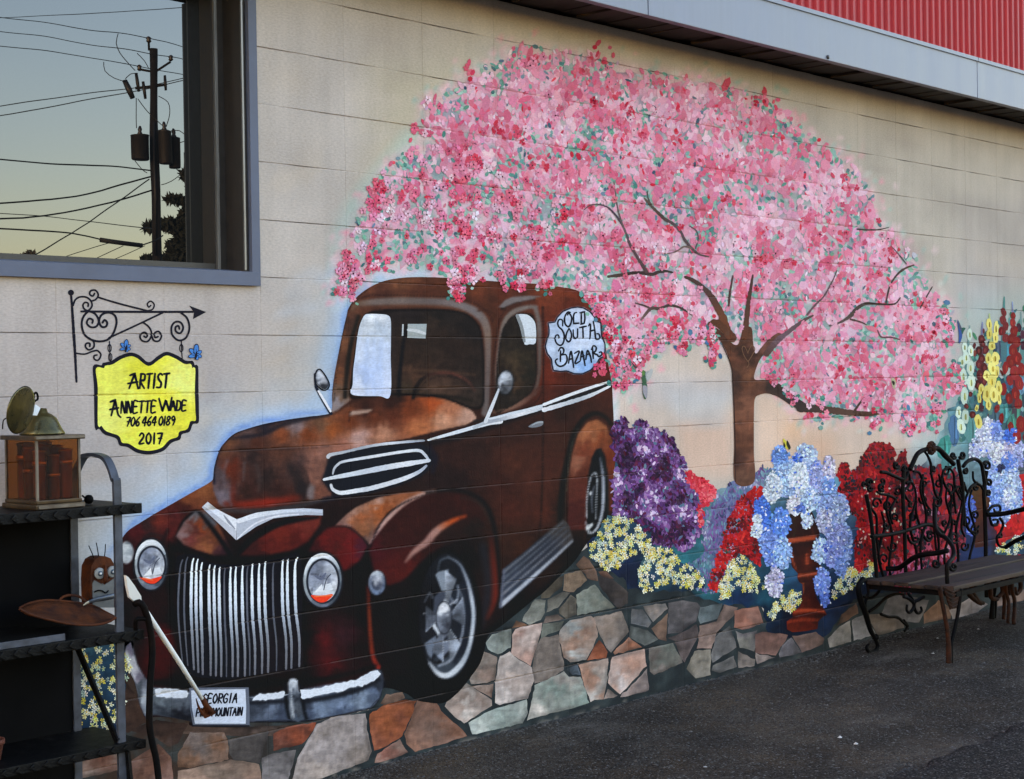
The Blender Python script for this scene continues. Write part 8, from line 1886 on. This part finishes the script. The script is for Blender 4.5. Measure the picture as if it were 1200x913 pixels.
# seat planks
SZ = .375
X0, X1 = 4.56, 6.0
for k in range(6):
    y0 = -.205 - k * .083
    mb = MB(); mb.box(X0 + .012 * math.sin(k * 3.1), X1 + .01 * math.sin(k * 2), y0 - .074, y0, SZ - .022 + .002 * (k % 3), SZ + .002 * (k % 3) - .004 * (k == 3), .004)
    mb.build("seat_plank", M_SEAT, bench)
mb = MB(); mb.box(X0 + .02, X1 - .02, -.700, -.684, SZ - .05, SZ - .025); mb.box(X0 + .02, X1 - .02, -.215, -.20, SZ - .05, SZ - .025); mb.box(X0 + .02, X0 + .035, -.69, -.21, SZ - .05, SZ - .025); mb.box(X1 - .035, X1 - .02, -.69, -.21, SZ - .05, SZ - .025); mb.build("seat_frame", M_IRON, bench)
# legs
def leg3(pts, r_, mat=M_IRON, name="leg"):
    mb = MB(); mb.tube(curve3(pts, .012), r_, 8); return mb.build(name, mat, bench)
leg3([at(1012, 678, Y=-.2), at(1006, 688, Y=-.2), at(1009, 705, Y=-.2), at(1014, 718, Y=-.2), at(1020, 738, Y=-.19), at(1025.5, 748, Y=-.19), at(1028.5, 757, Y=-.19), at(1026, 762.5, Y=-.19), at(1019, 764, Y=-.19), at(1015.5, 759, Y=-.19), at(1018.5, 755, Y=-.19)], [.014, .016, .015, .012, .011, .008])
mb = MB(); q = at(1026, 746.5, Y=-.19); mb.lathe([(0, -.018), (.018, -.01), (.020, .0), (.015, .012), (0, .018)], q, 10); mb.build("leg_knop", M_IRON, bench)
for pts, Y in [(tQ((130, 120), (220, 90), (330, 120), (330, 240), (230, 330), (120, 320)), -.2), (tQ((170, 120), (190, 260), (150, 420), (190, 560)), -.2), (tQ((200, 510), (300, 440), (420, 330), (560, 280), (650, 300)), -.2), (tQ((350, 540), (450, 575), (560, 580), (640, 650), (690, 700), (690, 740)), -.05),
               (tQ((640, 320), (700, 340), (760, 390), (770, 450), (720, 520), (680, 490), (685, 420)), -.55), (tQ((900, 320), (830, 360), (780, 390), (780, 470), (820, 530), (870, 500), (860, 450)), -.55), (tQ((700, 270), (770, 380)), -.55), (tQ((640, 620), (690, 690), (650, 760)), -.05)]:
    bar("apron_scroll", pts, [.008, .008, .006], n=6, Y=Y)
fl = at(1113, 778, Z=0.0)
FYY = fl.y
leg3([at(1101, 688, Y=FYY), at(1106, 715, Y=FYY), at(1110, 738, Y=FYY), at(1111.5, 757, Y=FYY), at(1112, 777, Y=FYY)], [.011, .011, .012, .016], M_IRONR)
leg3([at(1126, 690, Y=FYY), at(1123, 716, Y=FYY), at(1118, 742, Y=FYY), at(1114.5, 757, Y=FYY), at(1114, 777, Y=FYY)], [.011, .010, .010, .014])
mb = MB()
mb.slab([at(1106, 688, Y=FYY), at(1125, 686, Y=FYY), at(1124, 700, Y=FYY), at(1121, 713, Y=FYY), at(1114, 714, Y=FYY), at(1111, 705, Y=FYY)], (0, 1, 0), .006)
for k in range(5):
    a = at(1108 + k * .8, 690 + k * 4.6, Y=FYY - .004); c_ = at(1116, 694 + k * 4.4, Y=FYY - .006); d_ = at(1124 - k * .5, 690 + k * 4.6, Y=FYY - .004)
    mb.tube([a, c_, d_], .003, 5)
mb.build("leg_plate", M_IRONR, bench)
for (x, y) in [(X1 - .03, -.20), (X1 - .03, -.68)]:
    leg3([(x, y, SZ - .03), (x + .02, y - .01, .22), (x + .005, y, .1), (x - .01, y, .0)], [.016, .014, .012, .018])
# second, rustier seat standing beyond the bench at the right edge
stool = empty("iron_plant_stand", (6.25, -.30, 0), "rusty orange iron plant stand with curled legs beyond the bench at the right edge", "plant stand")
for (u, v0, v1, Y, r_) in [(1165, 668, 724, -.20, .013), (1176, 664, 726, -.26, .012), (1188, 664, 731, -.34, .012), (1181, 668, 730, -.32, .010)]:
    P = [at(u, v0, Y=Y), at(u - 2, (v0 + v1) / 2 - 8, Y=Y), at(u + 1, (v0 + v1) / 2 + 8, Y=Y), at(u, v1, Z=0.0)]
    mb = MB(); mb.tube(curve3(P, .015), r_, 7); mb.build("leg", M_IRONR if u != 1165 else M_IRON, stool)
for k, pts in enumerate([tR((520, 180), (560, 300), (620, 380), (680, 400)), tR((560, 200), (600, 120), (680, 60), (760, 200), (780, 330), (860, 350)), tR((760, 140), (800, 60), (880, 40), (930, 120), (920, 260), (860, 330)), tR((1000, 300), (1010, 150), (1060, 60), (1140, 110), (1150, 220), (1100, 280), (1080, 200)), tR((380, 120), (440, 200), (520, 310), (600, 380), (650, 410))]):
    bar("curl", pts, [.012, .014, .010], M_IRONR, -.3, parent=stool, n=7)
mb = MB(); mb.lathe([(.19, 0), (.20, .008), (.20, .022), (.19, .03)], (6.22, -.30, at(1180, 662, Y=-.3).z - .02), 28); mb.build("top", M_IRONR, stool)

# ------------------------------------------------------------------ metal shelf stand at the left with its odds and ends
M_SHELF = plain_material("worn_black_shelf", (.0035, .0034, .0036), .5, 0, .12, scale=26, col2=(.014, .012, .011), lo=.28, hi=.42, bump=.5)
M_POST = plain_material("grey_flat_bar", (.070, .078, .100), .5, .1, .3, scale=16, col2=(.030, .032, .040), bump=.2)
M_PANEL = plain_material("black_panel", (.0015, .0016, .002), .7, 0, .06, scale=5, col2=(.0025, .0025, .003), bump=.1)
shelf = empty("shelf_stand", (-.3, -.17, 0), "black metal shelf stand with grey flat bar posts at the left edge", "shelf")
SX1 = .097; PX = .028; YF, YB = -.285, -.035
ZT = at(160, 590, Y=-.30).z; ZM = at(163, 738, Y=-.30).z; ZL = at(168, 866, Y=-.30).z
for (z, th) in [(ZT, .030), (ZM, .030), (ZL, .026)]:
    mb = MB(); mb.box(-1.1, SX1, -.302, -.018, z - .008, z, .002)
    mb.box(-1.1, SX1 + .002, -.312, -.3025, z - th, z + .001, .002); mb.box(SX1 - .004, SX1 + .004, -.302, -.02, z - th, z - .0085, .001)
    for k in range(26):
        x = SX1 - .02 - k * .045
        mb.tube([(x, -.316, z - th + .003), (x - .018, -.318, z - th * .5), (x - .004, -.316, z - .004)], .0028, 5)
    mb.build("shelf_board", M_SHELF, shelf)
def flatbar(pts, wd, th, name="post", mat=M_POST, side=Vector((1, 0, 0))):
    """flat bar: width along `side`, bent along the path"""
    P = curve3(pts, .01) if len(pts) > 2 else [Vector(p) for p in pts]
    mb = MB(); vs = []
    for i, p in enumerate(P):
        t = (P[min(i + 1, len(P) - 1)] - P[max(i - 1, 0)]).normalized(); nn = t.cross(side).normalized()
        for (a, b) in ((-1, -1), (1, -1), (1, 1), (-1, 1)): vs.append(p + side * a * wd / 2 + nn * b * th / 2)
    m = len(P)
    fs = [(4 * i + k, 4 * i + (k + 1) % 4, 4 * i + 4 + (k + 1) % 4, 4 * i + 4 + k) for i in range(m - 1) for k in range(4)] + [(0, 3, 2, 1), (4 * m - 4, 4 * m - 3, 4 * m - 2, 4 * m - 1)]
    mb.add(vs, fs); return mb.build(name, mat, shelf)
HT = at(112, 534, Y=-.2).z
for X in (PX, -1.0):
    flatbar([(X, YF, 0), (X, YF, .5), (X, YF, HT - .14), (X, YF + .012, HT - .07), (X, YF + .05, HT - .015), (X, YF + .10, HT), (X, (YF + YB) / 2 + .03, HT), (X, YB - .06, HT - .012), (X, YB - .012, HT - .07), (X, YB, HT - .14), (X, YB, .5), (X, YB, 0)], .026, .011, "end_hoop")
    flatbar([(X - .014, YB, ZM - .03), (X - .014, YF, ZL + .005)], .008, .022, "brace", M_SHELF)
    flatbar([(X + .014, YF - .008, ZL - .03), (X + .03, YF - .03, .0)], .010, .024, "brace", M_SHELF)
mb = MB(); mb.box(-1.0, .016, -.034, -.026, ZM + .002, ZT - .034); mb.box(-1.0, .016, -.034, -.026, ZL + .002, ZM - .034); mb.box(-1.0, .016, -.034, -.026, .08, ZL - .03); mb.build("back_panel", M_PANEL, shelf)
P = curve3([at(158, 708, Y=-.31), at(163, 706, Y=-.325), at(168, 711, Y=-.33), at(175, 732, Y=-.33), at(178.5, 762, Y=-.33), at(176, 800, Y=-.33), at(175, 845, Y=-.33), at(178, 868, Y=-.33), at(183, 890, Y=-.33), at(187, 925, Y=-.33), at(190, 962, Y=-.33)], .01)
mb = MB(); mb.tube(P, .0105, 10); mb.build("curved_rail", M_IRON, shelf)
P = curve3([(SX1 - .02, -.30, ZM - .01), tuple(at(160, 726, Y=-.322)), tuple(at(173, 726, Y=-.33))], .01)
mb = MB(); mb.tube(P, .007, 8); mb.build("curved_rail_stay", M_IRON, shelf)

# glass lantern case with brass lid
M_BRASS = plain_material("tarnished_brass", (.15, .115, .035), .28, .75, .5, scale=12, col2=(.045, .042, .022), bump=.2)
M_WOOD = plain_material("old_case_wood", (.085, .055, .026), .34, .5, .4, scale=12, stretch=(1, 1, .3), col2=(.028, .016, .008), bump=.3)
M_PALEF = plain_material("pale_case_edge", (.17, .14, .105), .5, .2, .4, scale=20, col2=(.07, .05, .035))
M_AMBER = plain_material("amber_glass", (.20, .060, .010), .15, 0, .5, scale=14, col2=(.018, .009, .004), stretch=(1, 1, .35))
M_COPPER = plain_material("copper", (.55, .24, .09), .3, .8, .5, scale=20, col2=(.25, .09, .035))
def clear_glass():
    m, n, L, b = mat_new("case_glass")
    tr = n.new("ShaderNodeBsdfTransparent"); tr.inputs[0].default_value = (.80, .60, .36, 1)
    gl = n.new("ShaderNodeBsdfGlossy"); gl.inputs['Roughness'].default_value = .03
    mx = n.new("ShaderNodeMixShader"); mx.inputs[0].default_value = .05
    L.new(tr.outputs[0], mx.inputs[1]); L.new(gl.outputs[0], mx.inputs[2]); L.new(mx.outputs[0], n["Material Output"].inputs[0])
    return m
LX0, LX1, LY0, LY1 = -.236, -.088, -.272, -.09
lan = empty("lantern_case", ((LX0 + LX1) / 2, (LY0 + LY1) / 2, ZT), "glass sided lantern case with amber tubes and brass lid on the top shelf", "lantern")
LH = at(42, 511, Y=LY0).z - ZT
mb = MB(); mb.box(LX0 - .008, LX1 + .008, LY0 - .008, LY1 + .008, ZT + .001, ZT + .016, .004); mb.box(LX0 - .002, LX1 + .002, LY0 - .002, LY1 + .002, ZT + .0165, ZT + .028, .003); mb.build("base", M_WOOD, lan)
mb = MB(); mb.box(LX0 - .010, LX1 + .012, LY0 - .010, LY1 + .010, ZT + LH - .014, ZT + LH, .004); mb.build("top_frame", M_WOOD, lan)
mb = MB(); mb.box(LX0 - .006, LX1 + .010, LY0 - .012, LY0 - .0105, ZT + LH - .010, ZT + LH - .003); mb.box(LX0, LX1 + .006, LY0 - .0105, LY0 - .0085, ZT + .004, ZT + .013); mb.build("edge_strip", M_PALEF, lan)
for (x, y) in [(LX0, LY0), (LX1 - .007, LY0), (LX0, LY1 - .007), (LX1 - .007, LY1 - .007)]:
    mb = MB(); mb.box(x, x + .007, y, y + .007, ZT + .028, ZT + LH - .014); mb.build("corner_post", M_PALEF, lan)
gmat = clear_glass()
for (a, b_, c, d_) in [(LX0 + .007, LX1 - .007, LY0 + .002, LY0 + .004), (LX0 + .007, LX1 - .007, LY1 - .004, LY1 - .002), (LX0 + .002, LX0 + .004, LY0 + .007, LY1 - .007), (LX1 - .004, LX1 - .002, LY0 + .007, LY1 - .007)]:
    mb = MB(); mb.box(a, b_, c, d_, ZT + .028, ZT + LH - .014); mb.build("pane", gmat, lan)
for i, (x, y, r_, h) in enumerate([(-.205, -.235, .021, .15), (-.160, -.238, .019, .135), (-.118, -.235, .022, .15), (-.205, -.185, .022, .16), (-.160, -.19, .022, .165), (-.118, -.185, .021, .16), (-.19, -.13, .026, .17), (-.13, -.13, .026, .17)]):
    mb = MB(); mb.lathe([(r_ * .9, .0), (r_ * .95, .006), (r_ * .95, h * .93), (r_ * 1.05, h * .94), (r_ * 1.05, h * .98), (r_ * .5, h)], (x, y, ZT + .0285), 16)
    o = mb.build("amber_tube", M_AMBER, lan)
    mb = MB(); mb.lathe([(r_ * .56, h * .50), (r_ * 1.03, h * .505), (r_ * 1.03, h * .56), (r_ * .56, h * .565)] if i % 2 else [(r_ * .6, h * .68), (r_ * 1.03, h * .685), (r_ * 1.03, h * .76), (r_ * .6, h * .765)], (x, y, ZT + .0285), 16); mb.build("copper_band", M_COPPER, o)
cxl, cyl = (LX0 + LX1) / 2 + .0, (LY0 + LY1) / 2
mb = MB(); mb.lathe([(.066, 0), (.067, .004), (.059, .016), (.050, .034), (.042, .050), (.030, .060), (.018, .066), (.014, .078), (.0, .080)], (cxl, cyl, ZT + LH + .001), 28); mb.build("lid", M_BRASS, lan)
dc = at(22.5, 480, Y=LY0 - .012)
mb = MB(); ax = Vector((.48, -.86, -.22)); mb.lathe([(0, -.006), (.04, -.005), (.066, .0), (.072, .006), (.066, .007), (.03, .010), (0, .012)], dc, 30, axis=ax); mb.build("reflector_disc", M_BRASS, lan)
mb = MB(); P = curve3([at(30, 484, Y=cyl - .06), at(35, 477, Y=cyl - .06), at(41, 470, Y=cyl - .06), at(44, 468, Y=cyl - .06), at(44, 463, Y=cyl - .06), at(42, 460, Y=cyl - .06), at(39.5, 463, Y=cyl - .06), at(40, 467, Y=cyl - .06)], .003); mb.tube(P, .0032, 6)
P = curve3([at(32, 478, Y=cyl - .06), at(37, 475, Y=cyl - .065), at(40, 473, Y=cyl - .06)], .003); mb.tube(P, .003, 6); mb.build("hook", M_IRON, lan)
mb = MB(); P = curve3([at(8, 490, Y=cyl - .02), at(4, 493, Y=cyl - .02), at(3, 503, Y=cyl - .02)], .004); mb.tube(P, .002, 5); mb.build("wire_handle", M_IRON, lan)
M_PAPER = plain_material("paper_tag", (.72, .74, .74), .8, scale=6, col2=(.62, .64, .64), bump=.02)
mb = MB(); mb.slab([at(31.5, 486, Y=cyl - .068), at(43.5, 487, Y=cyl - .068), at(47.5, 478, Y=cyl - .066), at(42, 474, Y=cyl - .066)], (0, 1, 0), .0008)
mb.build("price_tag", M_PAPER, lan)
kn = at(104, 582, Y=-.20)
mb = MB(); mb.lathe([(0, -.0145), (.008, -.013), (.0135, -.006), (.0145, 0), (.0135, .006), (.008, .013), (0, .0145)], (kn.x, kn.y, ZT + .0155), 18); mb.tube([(kn.x - .012, kn.y, ZT + .02), (kn.x - .022, kn.y + .002, ZT + .029)], .003, 6)
tag(mb.build("black_knob", M_IRON, None, origin=(kn.x, kn.y, ZT + .001)), "small round black knob on the top shelf right of the lantern case", "knob")
# rusty leaf dish
M_RUST = plain_material("orange_rust", (.095, .026, .007), .75, 0, .15, scale=20, col2=(.030, .010, .006), bump=.5)
YD = -.24
dish = empty("leaf_dish", tuple(at(80, 732, Y=YD)), "rusty orange leaf shaped metal dish with loop handle on the middle shelf", "dish")
top = [(22.5, 713), (30, 708.5), (40, 705.5), (52, 703.5), (66, 703.8), (80, 705), (92, 706.5), (104, 708.5), (114, 712), (124, 717.5), (136, 723.5)]
bot = [(22.5, 713), (30, 717.5), (42, 722), (55, 725.5), (70, 729), (85, 731.5), (100, 732.5), (112, 732.2), (122, 730.5), (130, 727.5), (136, 723.5)]
mb = MB(); vs = []; K_ = 7
for (a, b_) in zip(top, bot):
    for k in range(K_):
        t = k / (K_ - 1); u = a[0] + (b_[0] - a[0]) * t; v = a[1] + (b_[1] - a[1]) * t
        Yk = -.17 - .12 * t + .0
        p = at(u, v, Y=Yk); p.z -= .012 * math.sin(math.pi * t) * (0 if a == b_ else 1)
        vs.append(p)
n_ = len(top)
mb.add(vs, [(i * K_ + k, i * K_ + k + 1, (i + 1) * K_ + k + 1, (i + 1) * K_ + k) for i in range(n_ - 1) for k in range(K_ - 1)], True)
b_o = mb.build("bowl", M_RUST, dish); so = b_o.modifiers.new("thickness", 'SOLIDIFY'); so.thickness = .004
mb = MB(); mb.tube(curve3([at(u, v, Y=-.17 - .12 * 0) for u, v in top], .006), .0038, 7); mb.tube(curve3([at(u, v, Y=-.29) for u, v in bot], .006), .0038, 7); mb.build("rim", M_RUST, dish)
mb = MB(); mb.tube(curve3([at(68, 705, Y=-.17), at(74, 699.5, Y=-.165), at(82, 697.5, Y=-.16), at(91, 698.5, Y=-.16), at(97, 702, Y=-.165), at(101, 706, Y=-.17)], .005), .0042, 7); mb.build("loop_handle", M_RUST, dish)
# dark board with a pale edge lying on the middle shelf
e0, e1 = at(-12, 747.5, Y=-.296), at(75, 737.5, Y=-.296)
mb = MB(); mb.box(-.75, e1.x, -.296, -.06, ZM + .001, ZM + .020, .002)
o = mb.build("dark_board", plain_material("dark_stained_board", (.006, .0055, .005), .6, 0, .1, scale=8), None, origin=(-.4, -.18, ZM)); tag(o, "flat dark board with a grey front edge on the middle shelf", "board")
mb = MB(); mb.box(-.75, e1.x + .001, -.300, -.2965, ZM + .0012, ZM + .0215, .001); ob = mb.build("edge_strip", M_POST, o)
# rusty face ornament with wire hair
YO = -.16
owl = empty("metal_face_ornament", tuple(at(112, 706, Y=YO)), "rusty metal face ornament with round pale eyes and three wire hairs", "ornament")
fz = at(112, 706, Y=YO).z
def face_poly(du=0): return [(107 + du, 712), (106 + du, 680), (107 + du, 664), (111 + du, 656), (117 + du, 652.5), (124 + du, 652), (130 + du, 654.5), (134 + du, 662), (135 + du, 680), (135 + du, 712)]
mb = MB(); mb.slab([at(u, v, Y=YO) for u, v in face_poly()], (0, 1, 0), .055); mb.build("head", M_RUST, owl)
mb = MB(); mb.slab([at(u, v, Y=YO - .0005) for u, v in [(108.5, 712), (108, 684), (110, 680), (118, 684), (126, 683), (133, 678), (133, 712)]], (0, -1, 0), .0025); mb.build("face_plate", plain_material("galvanised_plate", (.15, .16, .165), .5, .2, .3, scale=10, col2=(.09, .095, .10)), owl)
for (u, v, r_) in [(116, 672, 7.2), (131, 670, 7.0)]:
    p = at(u, v, Y=YO - .004)
    mb = MB(); mb.lathe([(.0180, .0), (.0180, .004), (.015, .006), (0, .006)], p, 22, axis=(0, -1, 0)); eo = mb.build("eye", plain_material("eye_white", (.26, .27, .27), .4, scale=20, col2=(.2, .21, .21)), owl)
    mb = MB(); mb.lathe([(.008, .0065), (.008, .009), (.0, .010)], p, 16, axis=(0, -1, 0)); mb.build("iris", plain_material("eye_blue", (.06, .10, .15), .25, scale=20), eo)
    mb = MB(); mb.lathe([(.0045, .0102), (.003, .0125), (0, .013)], p, 12, axis=(0, -1, 0)); mb.build("pupil", M_PAPER, eo)
mb = MB(); mb.tube([at(123, 662, Y=YO - .006), at(124, 673, Y=YO - .014), at(124, 680, Y=YO - .018), at(122.5, 684, Y=YO - .008)], [.004, .007, .008, .004], 8); mb.build("nose", M_RUST, owl)
mb = MB(); mb.tube(curve3([at(110.5, 694, Y=YO - .004), at(115, 692, Y=YO - .006), at(120, 692.5, Y=YO - .006), at(124, 695, Y=YO - .006), at(127, 692, Y=YO - .005)], .004), .0022, 6); mb.build("mouth", M_IRON, owl)
for (a, b_) in [((110.8, 656), (104, 639.5)), ((115.6, 653), (112.8, 636)), ((122.4, 653), (123.6, 637.5))]:
    mb = MB(); mb.tube([at(a[0], a[1], Y=YO + .02), at((a[0] + b_[0]) / 2 + .3, (a[1] + b_[1]) / 2, Y=YO + .02), at(b_[0], b_[1], Y=YO + .02)], .0016, 5); mb.build("wire_hair", M_IRON, owl)
# blade with a pale tip resting across the dish
mb = MB(); mb.tube(curve3([at(98.5, 709, Y=-.215), at(103, 706, Y=-.215), at(112, 703, Y=-.21), at(124, 700.5, Y=-.205), at(140, 697, Y=-.20)], .006), [.002, .006, .008, .009, .009], 8, flat=.4)
o = mb.build("knife_blade", plain_material("dull_steel", (.10, .11, .13), .35, .6, .5, scale=15, col2=(.05, .055, .065)), None, origin=at(115, 703, Y=-.21)); tag(o, "dull steel blade lying across the rusty dish below the face ornament", "blade")
mb = MB(); mb.tube(curve3([at(97.5, 709.5, Y=-.218), at(100.5, 707.5, Y=-.218), at(104, 705.4, Y=-.218)], .004), [.0015, .004, .005], 7, flat=.5); mb.build("pale_tip", plain_material("pale_metal", (.4, .36, .28), .4, .4), o)
# clay pot at the left edge of the low shelf
mb = MB(); p = at(-11, 866, Y=-.2); mb.lathe([(0, 0), (.026, 0), (.036, .050), (.040, .051), (.040, .064), (.034, .064), (.022, .010), (0, .010)], (p.x, p.y, ZL + .001), 24)
tag(mb.build("clay_pot", plain_material("terracotta", (.13, .03, .012), .8, scale=14, col2=(.08, .02, .01)), None, origin=(p.x, p.y, ZL)), "small terracotta pot at the left edge of the low shelf", "pot")
# white-handled fork leaning across the truck's number plate
M_WHITE = plain_material("chipped_white_paint", (.80, .79, .76), .55, 0, .4, scale=30, col2=(.55, .5, .42), lo=.28, hi=.38, bump=.2)
A_, B_ = Vector(at(156, 692, Y=-.29)), Vector(at(240, 824, Y=-.075))
def on(u, v):
    """the point over the handle's line seen at sketch u, v"""
    t = ((u - 156) * 84 + (v - 692) * 132) / (84 ** 2 + 132 ** 2)
    return Vector(at(u, v, Y=A_.y + (B_.y - A_.y) * t))
fork = empty("hand_fork", tuple(B_), "old garden fork with white painted handle and rusty head over the number plate", "garden tool")
mb = MB(); mb.tube([on(158, 696), on(178, 727), on(210, 776), on(238, 821)], [.0075, .0085, .0082, .0070], 10); mb.build("handle", M_WHITE, fork)
mb = MB(); mb.slab([on(145, 674), on(148, 676), on(155, 685.6), on(163, 698.4), on(164, 710), on(156, 705), on(149.5, 700), on(146.5, 686)], (0, -1, 0), .012); mb.build("flat_end", M_WHITE, fork)
mb = MB(); mb.tube([on(237, 818), on(241, 826), on(247, 834)], [.0095, .010, .012], 9)
mb.slab([on(239, 829), on(246, 833), on(253.5, 834), on(250, 838), on(240.5, 842), on(236.5, 836)], (0, 1, 0), .006)
mb.tube(curve3([on(237.5, 837), on(233, 829), on(229.8, 818.5)], .004), [.006, .004, .0015], 7); mb.tube(curve3([on(243, 834), on(239.5, 826), on(236.5, 815)], .004), [.006, .005, .003], 7)
mb.build("rusty_head", M_RUST, fork)
print("script", round(time.time() - T0, 1), "s")
